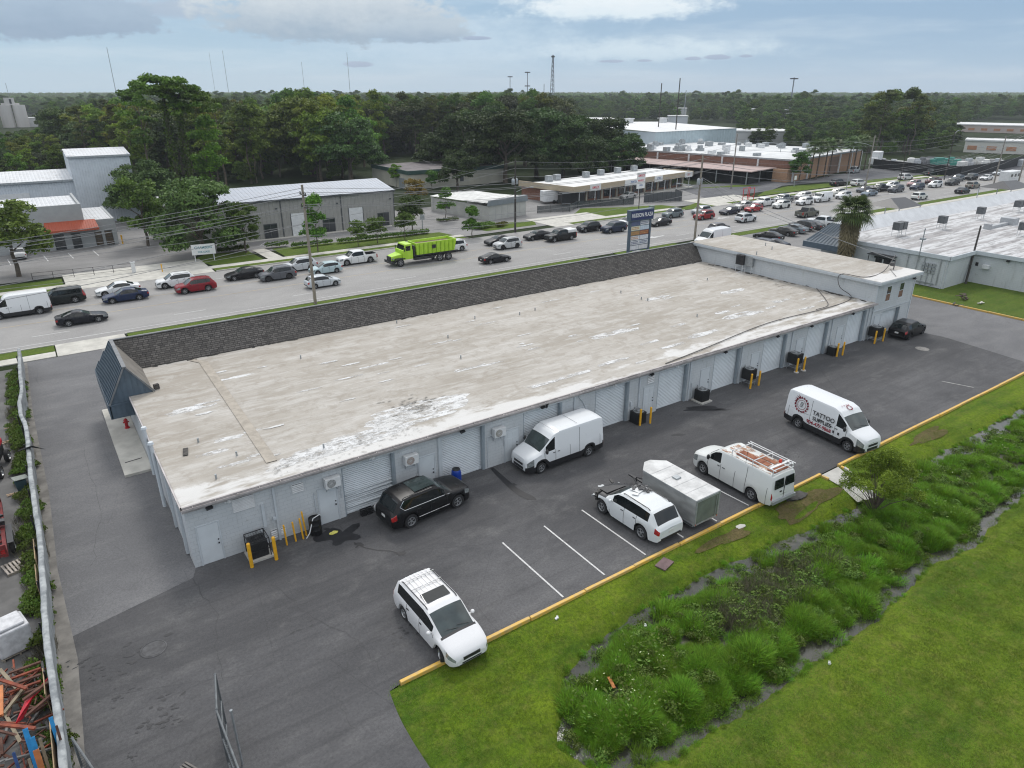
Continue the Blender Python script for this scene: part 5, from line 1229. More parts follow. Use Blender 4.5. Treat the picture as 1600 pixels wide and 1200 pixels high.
q.add([(x0,-1.1,1.25),(x1,-1.1,1.25),(x1,1.1,1.25),(x0,1.1,1.25),(x0 - .3,-1.2,2.75),(x1 + .1,-1.2,2.75),(x1 + .1,1.2,2.75),(x0 - .3,1.2,2.75),(x0 - .2,-1.08,2.75),(x1,-1.08,2.75),(x1,1.08,2.75),(x0 - .2,1.08,2.75),(x0 - .2,-1.02,2.3),(x1,-1.02,2.3),(x1,1.02,2.3),(x0 - .2,1.02,2.3)],
    [(0,1,5,4),(1,2,6,5),(2,3,7,6),(3,0,4,7),(3,2,1,0),(4,5,9,8),(5,6,10,9),(6,7,11,10),(7,4,8,11),(8,9,13,12),(9,10,14,13),(10,11,15,14),(11,8,12,15)])
for k in range(9):
    x = x0 + .2 + k*.62
    for sg in (1,-1): q.add([(x,sg*1.10,1.3),(x + .1,sg*1.10,1.3),(x + .1,sg*1.23,2.7),(x,sg*1.23,2.7),(x,sg*1.17,1.3),(x + .1,sg*1.17,1.3),(x + .1,sg*1.28,2.7),(x,sg*1.28,2.7)],[(4,5,6,7),(7,6,5,4),(0,4,7,3),(1,2,6,5)])
local(q,'roll_off_container',m_lime,DT)
q = MB(); q.box(-4.4,-1.02,2.28,1.1,1.02,2.45); local(q,'dirt_load',M('dirt_load',(.16,.11,.08),.95,.4,2.,bump=1.,bscale=4,detail=7),DT)
q = MB(); q.box(-1.5,1.2,1.9,-1.0,1.33,2.35); q.box(-1.5,-1.33,1.9,-1.0,-1.2,2.35); local(q,'container_mark',m_ink,DT)
ty,rm,ds_ = wheel_mesh(.52)
for x in (3.55,-2.2,-3.5):
    for sg in (1,-1): w_ = add_part('wheel',ty,DT,None,(x,sg*1.0,.52),math.pi if sg < 0 else 0); add_part('rim',rm,w_); add_part('brake_disc',ds_,w_)
for sg in (1,-1): q = MB(); q.box(3.0,sg*1.3 - .05,1.95,3.08,sg*1.3 + .08,2.4); q.box(3.0,min(sg*1.1,sg*1.3),2.1,3.05,max(sg*1.1,sg*1.3),2.14); local(q,'mirror',m_black,DT)
for sg in (1,-1): q = MB(); q.box(4.35,sg*.78 - .13,.95,4.55,sg*.78 + .13,1.15); local(q,'headlight',m_head,DT)
# -------------------------- things along the garage wall
def bollard(x,y,h,r,lab,lean=(0,0),cat='bollard',name='bollard',base=False,grp='yellow bollards along the garage wall'):
    b = MB(); top = (x + lean[0],y + lean[1],h); b.cyl((x,y,0),top,r,r,14); 
    b.lathe([(r,0),(r*.8,r*.45),(r*.4,r*.7),(0,r*.78)],top,n=14)
    o = b.build(name,m_yellow2,off=(x,y,0),smooth=40); o.location = (x,y,0); tag(o,lab,cat,grp)
    if base:
        q = MB(); q.lathe([(0,.05),(r*2.6,.05),(r*2.8,0)],(x,y,.006),n=14); q.build('concrete_footing',m_conc,o,off=(x,y,0))
    return o
bollard(5.16,28.95,1.30,.085,'yellow bollard to the left of the caged black condenser by the near corner')
bollard(6.29,28.87,1.25,.085,'thick yellow bollard to the right of the caged black condenser')
for x,y,h,lean,lab in ((7.08,29.72,1.15,(-.03,.02),'thin yellow post leftmost of the four by the low vents'),(7.55,29.78,1.1,(-.04,.05),'thin yellow post second of the four by the low vents'),(7.92,29.76,1.2,(-.06,.02),'thin yellow post third of the four by the low vents'),(8.15,29.95,1.4,(-.08,.05),'thin yellow post nearest the black drum, tallest of four')):
    bollard(x,y,h,.045,lab,lean,'post','marker_post',grp='thin yellow posts by the low vents')
for i,(a,b_) in enumerate((((30.92,29.4),(31.72,29.25)),((42.22,29.17),(43.25,29.2)),((47.94,29.14),(48.77,29.06)),((53.94,29.38),(54.63,29.28)),((59.7,29.32),(60.98,29.26)))):
    nm = ('condenser near the white cargo van','tall condenser on its wire stand','condenser with white post footings','small condenser','condenser beside the small black hatchback')[i]
    bollard(*a,1.15,.075,'left yellow bollard of the pair by the ' + nm,base=i == 2); bollard(*b_,1.15,.075,'right yellow bollard of the pair by the ' + nm,base=i == 2)
m_cond = M('condenser_black',(.022,.023,.024),.5,.2,2.)
def condenser(x,y,lab,z=0.1,s=.78,h=.82,stand=0.,pad=True,cage=False):
    t = thing('air_conditioner',lab,'air conditioner',(x,y,0),0,'condensers along the garage wall'); z0 = z + stand
    b = MB(); b.box(-s/2,-s/2,z0,s/2,s/2,z0 + h)
    for k in range(11):
        q = -s/2 + .05 + k*(s - .1)/10
        b.box(q - .008,-s/2 - .015,z0 + .06,q + .008,-s/2 - .001,z0 + h - .08); b.box(-s/2 - .015,q - .008,z0 + .06,-s/2 - .001,q + .008,z0 + h - .08)
    local(b,'casing',m_cond,t)
    f = MB(); f.lathe([(s*.42,.005),(s*.44,.03),(s*.40,.045),(s*.38,.012)],(0,0,z0 + h),n=24)
    for r_ in (.10,.18,.26,.33): f.lathe([(r_,.022),(r_ + .012,.030),(r_ + .02,.022)],(0,0,z0 + h),n=24)
    for k in range(6): a = math.pi*k/6; f.cyl((math.cos(a)*s*.4,math.sin(a)*s*.4,z0 + h + .03),(-math.cos(a)*s*.4,-math.sin(a)*s*.4,z0 + h + .03),.006,n=4)
    f.lathe([(0,.06),(.08,.055),(.09,.01)],(0,0,z0 + h),n=16); local(f,'fan_grille',m_galv if not cage else m_black,t)
    ff = MB(); 
    for k in range(3):
        a = 2*math.pi*k/3; ff.add([(.05*math.cos(a),.05*math.sin(a),z0 + h + .008),(.28*math.cos(a - .25),.28*math.sin(a - .25),z0 + h + .004),(.28*math.cos(a + .35),.28*math.sin(a + .35),z0 + h + .014)],[(0,1,2)])
    local(ff,'fan',m_dark,t)
    if pad: p = MB(); p.box(-s*.72,-s*.72,0,s*.72,s*.68,.1); local(p,'concrete_pad',m_conc,t)
    if stand:
        p = MB()
        for a in (-1,1):
            for c_ in (-1,1): p.cyl((a*s*.45,c_*s*.45,.02),(a*s*.45,c_*s*.45,z0),.02,n=6)
        for zz_ in (.25,z0 - .02):
            p.box(-s*.48,-s*.48,zz_,s*.48,-s*.44,zz_ + .03); p.box(-s*.48,s*.44,zz_,s*.48,s*.48,zz_ + .03); p.box(-s*.48,-s*.44,zz_,-s*.44,s*.44,zz_ + .03)
        for k in range(9): p.cyl((-s*.45 + k*s*.11,-s*.45,.1),(-s*.45 + k*s*.11,-s*.45,z0),.008,n=4)
        local(p,'wire_stand',m_galv,t)
    if cage:
        p = MB(); e = s/2 + .07
        for a in (-1,1):
            for c_ in (-1,1): p.box(a*e - .02,c_*e - .02,.02,a*e + .02,c_*e + .02,z0 + h + .16)
        for zz_ in (z0 + h + .14,.5):
            for a in (-1,1): p.box(-e,a*e - .018,zz_,e,a*e + .018,zz_ + .035); p.box(a*e - .018,-e,zz_,a*e + .018,e,zz_ + .035)
        for k in range(8): p.cyl((-e + (k + .5)*e/4,-e,z0 + h + .16),(-e + (k + .5)*e/4,e,z0 + h + .16),.008,n=4)
        local(p,'security_cage',m_black,t)
    pp = MB(); pp.tube([(.1,s/2,z0 + .2),(.15,s/2 + .15,z0 + .2),(.15,30.36 - y,z0 + .3),(.15,30.36 - y,z0 + .9)],.022,6); local(pp,'refrigerant_line',m_galv,t)
condenser(5.72,29.72,'black condenser in a metal security cage at the near corner of the wall',cage=True)
condenser(31.15,29.85,'black condenser between the doors just beyond the white cargo van',.0,pad=False)
condenser(37.42,29.75,'black condenser standing open on a pale concrete pad with a wet patch',s=.76)
condenser(42.75,29.8,'tall black condenser raised on a wire stand behind two yellow bollards',.0,stand=.5,pad=False)
condenser(48.45,29.75,'black condenser raised on a stand behind yellow bollards with white footings',.0,stand=.55,pad=False,s=.85)
condenser(54.0,29.85,'small black condenser left of the tall garage door pair of bollards',.0,pad=False,s=.66,h=.75)
for i,(u,v,lab) in enumerate(((1158,423,'dark condenser on a rack beside the upper block on the flat roof'),(1172,425,'silver cube condenser beside the dark one on the flat roof'))):
    X,Y = W(u,v,3.5); t = thing('rooftop_unit',lab,'air conditioner',(X,Y,3.46)); b = MB(); b.box(-.5,-.45,.75,.5,.45,1.75); [b.box(-.52,-.4 + k*.1,.85,-.501,-.36 + k*.1,1.65) for k in range(8)]; b.lathe([(.36,1.76),(.4,1.8),(.3,1.8),(.3,1.77)],(0,0,0),n=18); local(b,'casing',m_black if i == 0 else m_galv,t,bevel=.03)
    b = MB(); [b.cyl((x,y,0),(x,y,.75),.03,n=6) for x in (-.42,.42) for y in (-.4,.4)]; b.box(-.5,-.42,.35,.5,-.38,.4); b.box(-.5,.38,.35,.5,.42,.4); local(b,'rack',m_whitemetal,t)
condenser(60.4,29.75,'large black condenser at the foot of the two storey part',.0,stand=.5,pad=False,s=.9,h=.85)
def minisplit(x,z,lab,fan):
    t = thing('air_conditioner',lab,'air conditioner',(x,30.4,z),0,'wall condensers'); b = MB(); b.box(-.40,-.38,0,.40,-.06,.56); local(b,'casing',m_whitemetal,t,bevel=.02)
    f = MB(); f.lathe([(.235,-.012),(.225,-.001)],(-.10,-.38,.28),'Y',26)
    f.lathe([(0,-.002),(.225,-.002)],(-.10,-.38,.28),'Y',26); local(f,'fan_recess',fan,t)
    g = MB()
    for r_ in (.06,.10,.14,.18,.22): g.lathe([(r_,-.012),(r_ + .006,-.018),(r_ + .012,-.012)],(-.10,-.38,.28),'Y',24)
    for k in range(8): a = math.pi*k/8; g.cyl((-.10 + .23*math.cos(a),-.396,.28 + .23*math.sin(a)),(-.10 - .23*math.cos(a),-.396,.28 - .23*math.sin(a)),.004,n=4)
    local(g,'fan_guard',m_whitemetal,t)
    k_ = MB(); 
    for q in (-.3,.25): k_.box(q,-.36,-.04,q + .04,-.002,-.005); k_.box(q,-.04,-.32,q + .04,-.002,-.005)
    local(k_,'bracket',m_galv,t); v = MB(); v.box(.401,-.25,.1,.45,-.08,.3); v.tube([(.43,-.15,.1),(.46,-.1,-.2),(.46,-.03,-.9)],.02,6); local(v,'service_cover',m_trim,t)
m_rustfan = M('rusty_fan',(.16,.07,.03),.8,.4,12.,col2=(.25,.12,.05)); m_greyfan = M('grey_fan',(.12,.12,.11),.7,.3,12.)
minisplit(9.85,2.16,'white wall condenser with grey fan above the second small door',m_greyfan)
minisplit(14.30,2.05,'white wall condenser with rusty brown fan above the black SUV',m_rustfan)
minisplit(20.05,2.05,'white wall condenser with dusty tan fan left of the panelled door',M('tan_fan',(.22,.19,.13),.7,.3,12.))
# drums, cylinder, crates
def drum(x,y,r,h,mat,name,lab,prof=None,lid=None):
    b = MB(); b.lathe(prof or [(0,.02),(r*.96,0),(r,.03),(r,h*.32),(r*1.03,h*.34),(r,h*.36),(r,h*.64),(r*1.03,h*.66),(r,h*.68),(r,h - .02),(r*1.02,h),(r*.96,h),(r*.94,h - .05),(0,h - .05)],(0,0,0),n=26)
    o = b.build(name,mat,off=(0,0,0),smooth=50); o.location = (x,y,0); tag(o,lab,'barrel')
    if lid: q = MB(); q.lathe([(0,h - .02),(r*.78,h - .02),(r*.8,h + .02),(r*.72,h + .04),(0,h + .03)],(0,0,0),n=24); q.build('lid',lid,o,off=(0,0,0))
    return o
d_ = drum(8.62,29.85,.31,.92,M('drum_black',(.014,.014,.015),.35,.2,3.),'barrel','black steel drum by the wet patch with a white strap over it')
q = MB(); q.tube([(.33,.1,.96),(-.1,-.1,.98),(-.42,-.32,.35),(-.6,-.3,.1)],.025,6); q.build('strap',m_whitemetal,d_,off=(0,0,0))
drum(16.95,29.95,.29,.95,M('barrel_blue',(.008,.045,.30),.35,.1,2.),'barrel','bright blue plastic barrel with black top in front of the garage wall',[(0,.02),(.22,0),(.26,.06),(.29,.3),(.295,.6),(.27,.82),(.24,.92),(.22,.95),(0,.95)],m_dark)
g_ = MB(); g_.lathe([(0,.0),(.12,0),(.155,.06),(.155,.24),(.12,.31),(.05,.33),(.05,.36),(0,.36)],(0,0,0),n=20)
for a in range(3): t = a*2.1; g_.cyl((.09*math.cos(t),.09*math.sin(t),.3),(.09*math.cos(t),.09*math.sin(t),.42),.012,n=5)
g_.lathe([(.085,.41),(.10,.42),(.085,.44)],(0,0,0),n=16); o = g_.build('gas_cylinder',m_whitemetal,off=(0,0,0),smooth=45); o.location = (*W(589,797),0); tag(o,'small white gas cylinder behind the black SUV','gas cylinder')
ct_ = MB(); 
for k in range(2):
    x = k*.34
    for z in (.02,.14,.26):
        ct_.box(x,0,z,x + .3,.02,z + .07); ct_.box(x,.28,z,x + .3,.30,z + .07); ct_.box(x,.02,z,x + .02,.28,z + .07); ct_.box(x + .28,.02,z,x + .3,.28,z + .07)
    ct_.box(x + .02,.02,.01,x + .28,.28,.03)
o = ct_.build('crate',m_dark,off=(0,0,0)); X,Y = W(566,808); o.location = (X,Y,0); tag(o,'pair of black plastic crates tied together by the first garage door','crate')
yb = MB(); blotch(yb,0,0,.2,.13,.03,n=14,seed=4,rough=.3); yb.v += [(x,y,0) for x,y,z in yb.v]; n_ = 14; yb.f += [(i,n_ + i,n_ + (i + 1) % n_,(i + 1) % n_) for i in range(n_)]; yb.m += [0]*n_
o = yb.build('rag',M('yellow_rag',(.55,.52,.12),.8,.2,12.),off=(0,0,0)); o.location = (*W(521,833),.012); tag(o,'crumpled yellow rag lying in the wet patch','rag')
# hydrant on the walkway
h_ = MB(); h_.lathe([(.16,0),(.16,.04),(.10,.06),(.10,.5),(.13,.52),(.13,.56),(.10,.62),(.04,.68),(0,.72)],(0,0,0),n=16); h_.cyl((-.18,0,.42),(.18,0,.42),.05,n=10); h_.cyl((0,-.17,.40),(0,0,.40),.06,n=10)
o = h_.build('fire_hydrant',M('hydrant_red',(.42,.015,.02),.5,.15,4.),off=(0,0,0),smooth=40); o.location = (2.5,48.3,.16); tag(o,'red fire hydrant on the walkway under the slate blue gable','fire hydrant')
# debris on the grass side
def rock(name,mat,x,y,z,dx,dy,dz,seed,lab,cat):
    b = MB(); n = 12; 
    for k,(rr_,hh) in enumerate(((1,0),(1.0,.5),(.7,.85),(.25,1))):
        for i in range(n):
            t = 2*math.pi*i/n; q = rr_*(1 + .9*mnoise.noise(Vector((math.cos(t)*2 + seed,math.sin(t)*2,hh*2)))); b.v.append((dx*q*math.cos(t),dy*q*math.sin(t),dz*hh*(1 + .2*mnoise.noise(Vector((t,seed,1))))))
    for k in range(3): b.f += [(k*n + i,k*n + (i + 1) % n,(k + 1)*n + (i + 1) % n,(k + 1)*n + i) for i in range(n)]
    b.f.append(tuple(range(3*n,4*n))); b.m = [0]*len(b.f); o = b.build(name,mat,off=(0,0,0),smooth=35); o.location = (x,y,z); return tag(o,lab,cat)
X,Y = W(1242,777); rock('rubble_slab',M('rubble',(.045,.043,.04),.9,.5,3.,bump=.6,bscale=9),X,Y,ground_z(X,Y),.75,.35,.16,3,'dark lump of broken asphalt on the bare soil behind the work van','rubble')
X,Y = W(1157,822); rock('concrete_chunk',m_conc,X,Y,ground_z(X,Y),.32,.15,.05,6,'pale broken concrete chunk on the grass beside the yellow kerb','rubble')
X,Y = W(1038,882); b = MB(); b.obox((0,0,.03),(.85,.55,.06),.25); o = b.build('utility_cover',M('maroon_cover',(.13,.085,.085),.8,.2,4.),off=(0,0,0)); o.location = (X,Y,ground_z(X,Y)); tag(o,'flat maroon utility box lid set in the grass by the kerb','utility cover')
X,Y = W(955,1071,-.2); b = MB(); b.obox((0,0,0),(.13,.55,.04),-.35,ry=.1); o = b.build('wooden_board',M('orange_board',(.42,.16,.05),.8,.25,6.),off=(0,0,0)); o.location = (X,Y,-.05); tag(o,'short orange brown board lying in the ditch reeds','board')
lt = random.Random(8)
for i,(u,v,lab) in enumerate(((1008,981,'white plastic scrap beside the dark water in the ditch'),(932,1168,'white plastic cup in the water at the near end of the ditch'),(1296,1037,'white scrap of paper on the muddy far edge of the field bank'),(870,967,'white scrap on the grass near the kerb'),(1262,912,'small white scrap in the middle of the reeds'))):
    X,Y = W(u,v,-.2 if i != 3 else 0); b = MB(); b.obox((0,0,0),(.16,.10,.05),lt.uniform(0,3),ry=.4); b.obox((.05,.04,.02),(.09,.08,.03),lt.uniform(0,3),ry=-.5)
    o = b.build('litter',m_whitemetal,off=(0,0,0)); o.location = (X,Y,(ground_z(X,Y) + .05 if i in (2,3) else -.08 if i != 1 else -.40)); tag(o,lab,'litter')
for i in range(10): pass
# -------------------------- fence and gates on the left
FN = thing('tarped_fence','long fence between the lot and the junk yard, its grey tarp top bulging and wavy','fence',(-2.8,20,0))
nv = MB(); ys = np.arange(12.0,66.0,.35); secs = 9
def fz(y): return 1.55 + .10*mnoise.noise(Vector((y*.3,3,0))) - (.35 if 50 < y < 53 else 0)
def fx(y): return -2.80 + .10*mnoise.noise(Vector((y*.13,8,0))) - .28*math.exp(-((y - 52.5)/2.2)**2) + .03*mnoise.noise(Vector((y*1.2,1,0)))
for y in ys:
    wv_ = .115 + .02*mnoise.noise(Vector((y*.9,5,0)))
    for k in range(secs):
        t = math.pi*k/(secs - 1); nv.v.append((fx(y) + .0 + wv_*math.cos(t)*1.0,y,fz(y) + wv_*.55*math.sin(t) + .02*mnoise.noise(Vector((y*3,t*2,0)))))
for i in range(len(ys) - 1):
    for k in range(secs - 1): nv.f.append((i*secs + k,i*secs + k + 1,(i + 1)*secs + k + 1,(i + 1)*secs + k)); nv.m.append(0)
nv.build('rolled_tarp',M('grey_tarp',(.16,.175,.185),.75,.45,2.2,col2=(.38,.40,.40),detail=8,bump=.5,bscale=7),FN,smooth=60)
fm = MB()
for i in range(len(ys) - 1):
    y,y2 = ys[i],ys[i + 1]
    for dx in (-.09,.09): fm.add([(fx(y) + dx*1.2,y,fz(y) + .02),(fx(y2) + dx*1.2,y2,fz(y2) + .02),(fx(y2) + dx*.5,y2,.02),(fx(y) + dx*.5,y,.02)],[(0,1,2,3)])
fm.build('tarp_side',M('tarp_side',(.25,.27,.28),.75,.3,1.5,detail=6),FN)
fp_ = MB()
for y in np.arange(13,66,3.0): fp_.cyl((fx(y) - .20,y,0),(fx(y) - .20,y,fz(y) + .02),.035,n=8)
fp_.build('post',m_dark,FN)
bp = MB()
for y,z0,z1,w__ in ((33.9,.2,1.5,.9),(31.8,.2,1.45,.8),(24.6,.2,1.5,.7),(21.4,.2,1.5,1.1)): bp.box(fx(y) - .27,y - w__,z0,fx(y) - .24,y + w__,z1)
bp.build('patch_board',M('patch_plywood',(.30,.22,.13),.85,.3,2.),FN)
X,Y = W(50,705,1.4); b = MB(); 
for k in range(4): b.add([(-.55,-.1 + k*.05,.02),(.15,-.25 + k*.06,.22 - k*.02),(.75,-.38 + k*.1,-.12 - k*.05),(.1,-.12 + k*.1,.12 - k*.06),(-.55,.1 + k*.02,-.02)],[(0,1,2,3,4)])
o = b.build('black_sheet',m_dark,off=(0,0,0)); o.location = (-2.75,Y,1.62); tag(o,'torn black sheet hanging over the tarped fence into the lot','sheet')
m_mesh = bpy.data.materials.new('chain_link'); m_mesh.use_nodes = True
g = NG(m_mesh.node_tree); v = g.new('ShaderNodeTexCoord').outputs['Object']; x,y,z = g.sep(v); h = g.math('ADD',x,y)
def dd_(s): return g.math('ABSOLUTE',g.math('SUBTRACT',g.math('FRACT',g.math('DIVIDE',s,.075)),.5))
mk_ = g.math('MAXIMUM',g.math('GREATER_THAN',dd_(g.math('ADD',h,z)),.30),g.math('GREATER_THAN',dd_(g.math('SUBTRACT',h,z)),.30))
b = g.n['Principled BSDF']; b.inputs['Base Color'].default_value = (.045,.055,.06,1); b.inputs['Roughness'].default_value = .5; g.l.new(mk_,b.inputs['Alpha'])
def gate(p,q,lab,h=2.4,split=None):
    t = thing('chain_link_gate',lab,'gate',(p[0],p[1],0)); L = Vector((q[0] - p[0],q[1] - p[1],0)); n = Vector((-L.y,L.x,0)).normalized()*.002
    f = MB(); Z = Vector((0,0,1)); O = Vector((0,0,0))
    for a,b_ in ((O + Z*.08,O + Z*h),(L + Z*.08,L + Z*h),(O + Z*h,L + Z*h),(O + Z*.1,L + Z*.1),(O + Z*h*.5,L + Z*h*.5)): f.cyl(a,b_,.036,n=8)
    for a in (O,L): f.lathe([(.045,0),(.045,.03),(0,.06)],tuple(a + Z*h),n=10)
    local(f,'frame',m_dgalv,t); m = MB(); m.poly([O + Z*.1 + n,L + Z*.1 + n,L + Z*h + n,O + Z*h + n]); local(m,'wire_mesh',m_mesh,t); return t
gate((1.87,20.42),(1.56,18.90),'far leaf of the open chain-link gate standing in the lot at the bottom left')
gate((1.54,18.80),(1.56,15.6),'near leaf of the open chain-link gate running out of the bottom of the photo')
gate((-2.35,20.27),(-1.60,17.4),'dark chain-link gate leaf against the tarped fence at the bottom left')
b = MB(); b.cyl((0,0,0),(0,0,2.4),.038,n=10); b.lathe([(.05,0),(.05,.04),(0,.07)],(0,0,2.4),n=10); o = b.build('gate_post',m_galv,off=(0,0,0)); o.location = (1.92,18.55,0); tag(o,'lone dark green metal post beside the open gate leaves','post')
b = MB()
for k in range(9): b.box(.0 + k*.1,0,.02,.06 + k*.1,1.3,.05)
o = b.build('cattle_grid',M('pallet_grey',(.14,.13,.12),.8,.2,4.),off=(0,0,0)); o.location = (*W(300,1250),0); o.rotation_euler.z = .5; tag(o,'dark slatted rack lying on the asphalt below the open gate','rack')
# -------------------------- junk yard
m_orange = M('red_oxide_beam',(.11,.028,.018),.8,.4,3.,col2=(.27,.065,.03),detail=8); m_redp = M('red_sheet',(.48,.02,.035),.45,.2,3.); m_brn = M('brown_beam',(.10,.045,.03),.8,.3,3.)
m_bluep = M('blue_beam',(.03,.26,.55),.5,.15,3.); m_orp = M('orange_beam',(.46,.16,.05),.6,.2,3.); m_bluedk = M('navy_beam',(.03,.07,.20),.5,.2,3.); m_tanb = M('tan_beam',(.23,.19,.13),.7,.2,3.)
def beam(a,b_,w_,h_,mat,lab,nm='steel_beam',cat='beam',grp='scrap beams heaped in the yard'):
    a,b_ = Vector(a),Vector(b_); L = (b_ - a).length; q = MB()
    q.box(0,-w_/2,-h_/2,L,w_/2,-h_/2 + .012); q.box(0,-w_/2,h_/2 - .012,L,w_/2,h_/2); q.box(0,-w_/2 + .001,-h_/2 + .012,L,-w_/2 + .014,h_/2 - .012)
    for k in range(int(L/.4)): q.box(.2 + k*.4,-w_/2 - .004,-.03,.26 + k*.4,-w_/2,.03)
    o = q.build(nm,mat,off=(0,0,0)); o.location = a; o.rotation_euler = (b_ - a).to_track_quat('X','Z').to_euler(); tag(o,lab,cat,grp); return o
def yz(u,v,z): X,Y = W(u,v,z); return (X,Y,z)
jr = random.Random(21)
def yrnd(): return (jr.uniform(-4.9,-3.1),jr.uniform(22.3,27.3))
for i in range(5): beam(yz(14,1052 + i*10,.9 - i*.05),yz(64,1034 + i*10,1.0 - i*.05),.09,.07,m_orange if i % 2 else m_brn,'rusty red beam, one of the parallel row at the top of the scrap heap')
for (p,q,mt,lab) in ((yz(0,1062,1.1),yz(42,1076,1.1),m_orange,'red oxide beam crossing the upper part of the scrap heap'),(yz(2,1072,1.2),yz(2,1118,1.2),m_orp,'bright orange beam at the left edge of the photo'),
        (yz(0,1132,1.3),yz(55,1138,1.3),m_orange,'orange brown beam lying level across the lower scrap heap'),(yz(36,1094,1.2),yz(84,1060,1.5),m_brn,'dark brown channel leaning on the tarped fence'),
        (yz(6,1115,.8),yz(40,1072,.9),m_tanb,'tan strip of wood in the middle of the scrap heap'),(yz(0,1046,1.0),yz(26,1076,.8),m_tanb,'pale lath at the upper left of the scrap heap'),(yz(40,1120,1.0),yz(80,1086,1.4),m_brn,'dark brown channel below the red sheet'),
        (yz(6,1112,.7),yz(32,1160,.7),m_tanb,'thin pale rod lying over the lower scrap heap')): beam(p,q,.11,.08,mt,lab)
for i,(u,v,v2,mt,w_,lab) in enumerate(((39,1139,1235,m_bluep,.14,'bright blue upright beam, left of the pair above the orange one'),(50,1152,1240,m_bluep,.13,'bright blue upright beam, right of the pair'),(56,1172,1240,m_orp,.16,'pale orange upright beam at the bottom edge of the yard'),
        (62,1154,1240,m_tanb,.08,'cream upright rod beside the pale orange beam'),(79,1121,1230,m_bluep,.11,'bright blue beam standing against the tarped fence'),(21,1176,1240,m_bluedk,.08,'thin blue rod left of the bright blue beams'),(88,1134,1240,m_brn,.07,'brown rod standing between the fence and the blue beam'),(45,1186,1240,m_tanb,.07,'short pale pink post at the bottom edge of the yard'))):
    X,Y = W(u,v,2.1); beam((X,Y - .55,.02),(X,Y,2.1),w_,.06,mt,lab)
b = MB(); P = [yz(76,1057,1.5),yz(60,1075,1.3),yz(40,1093,1.1),yz(24,1130,1.0),yz(36,1122,.9),yz(50,1092,1.05),yz(68,1072,1.3)]; c0 = Vector(P[2])
b.add([tuple(Vector(p)) for p in P] + [tuple(Vector(p) - Vector((0,0,.04))) for p in P],[(0,1,2,3,4,5,6),(13,12,11,10,9,8,7)] + [(i,7 + i,7 + (i + 1) % 7,(i + 1) % 7) for i in range(7)])
o = b.build('bent_panel',m_redp,off=tuple(c0)); o.location = c0; tag(o,'bent bright red sheet metal panel lying across the scrap heap','panel')
b = MB()
for i in range(110):
    X,Y = yrnd(); b.obox((X,Y,jr.uniform(.05,.8)),(jr.uniform(.2,1.3),jr.uniform(.03,.09),jr.uniform(.03,.09)),jr.uniform(0,3),ry=jr.uniform(-.3,.3),mi=jr.choice((0,0,1,2,2)))
o = b.build('scrap_pile',[m_brn,m_orange,M('grey_scrap',(.13,.125,.12),.8,.3,4.)],off=(0,0,0)); tag(o,'tangled heap of small rusty scrap metal in the corner of the yard','scrap',None,'stuff')
# shrink-wrapped pallet, wooden pallet, bin
X,Y = W(28,985); t = thing('wrapped_pallet','pallet load wrapped in grey white plastic film beside the weeds','pallet',(-4.15,29.1,0),.25)
b = MB(); b.box(-.6,-.55,.14,.6,.55,1.25); b.box(-.52,-.45,1.25,.5,.5,1.38); local(b,'wrapped_load',M('shrink_wrap',(.42,.42,.43),.35,.4,3.5,col2=(.60,.60,.61),bump=.8,bscale=5,detail=8),t,bevel=.06)
b = MB(); 
for k in range(5): b.box(-.6,-.55 + k*.25,.1,.6,-.45 + k*.25,.125)
for k in (-.55,0,.5): b.box(k,-.55,0,k + .06,.55,.1)
local(b,'wooden_base',m_wood,t)
t = thing('wooden_pallet','bare grey wooden pallet lying on the yard concrete','pallet',(-3.85,35.3,0),.28)
b = MB()
for k in range(8): b.box(-.62 + k*.155,-.5,.1,-.53 + k*.155,.5,.125)
local(b,'top_slat',M('pallet_wood',(.38,.34,.30),.85,.2,4.),t); b = MB()
for k in (-.5,-.03,.42): b.box(-.62,k,.0,.55,k + .08,.1)
local(b,'bearer',m_wood,t)
X,Y = W(33,762); b = MB(); b.prism([(-.26,-.26),(.26,-.26),(.26,.26),(-.26,.26)],0,.85); b.v = [(x*(.75 + .3*z/.85),y*(.75 + .3*z/.85),z) for x,y,z in b.v]
o = b.build('wheeled_bin',M('bin_teal',(.03,.06,.075),.6,.2,3.),off=(0,0,0)); o.location = (-3.45,43.0,0); tag(o,'dark teal bin with a tilted grey lid beside the weeds','bin'); b = MB(); b.obox((.02,0,.93),(.72,.6,.04),.3,ry=.12); b.build('lid',M('lid_grey',(.20,.22,.20),.7,.2,3.),o,off=(0,0,0),bevel=.02)
# car trailer with wrecks at the left edge
t = thing('car_trailer','dark red steel trailer with big pale-rimmed wheels at the left edge','trailer',(-5.2,38.3,0),R(92))
b = MB(); b.box(-2.8,-.95,.55,2.8,-.78,.75); b.box(-2.8,.78,.55,2.8,.95,.75); 
for k in range(9): b.box(-2.8 + k*.68,-.78,.6,-2.7 + k*.68,.78,.7)
b.box(-2.8,-.95,.75,-2.7,.95,1.2); b.box(2.7,-.95,.75,2.8,.95,1.2); local(b,'frame',M('trailer_red',(.16,.02,.02),.7,.35,3.),t)
ty,rm,ds_ = wheel_mesh(.39)
for x in (-1.6,-.75):
    for sg in (1,-1): w_ = add_part('wheel',ty,t,None,(x,sg*1.12,.39),math.pi if sg < 0 else 0); add_part('rim',rm,w_); add_part('brake_disc',ds_,w_)
b = MB(); 
for sg in (1,-1): b.box(-2.1,sg*1.12 - .13,.82,-.25,sg*1.12 + .13,.86)
local(b,'mudguard',m_black,t); b = MB(); 
for sg in (1,-1): b.box(-2.84,sg*.8 - .08,.75,-2.8,sg*.8 + .08,.95)
local(b,'tail_light',m_tail,t)
b = MB()
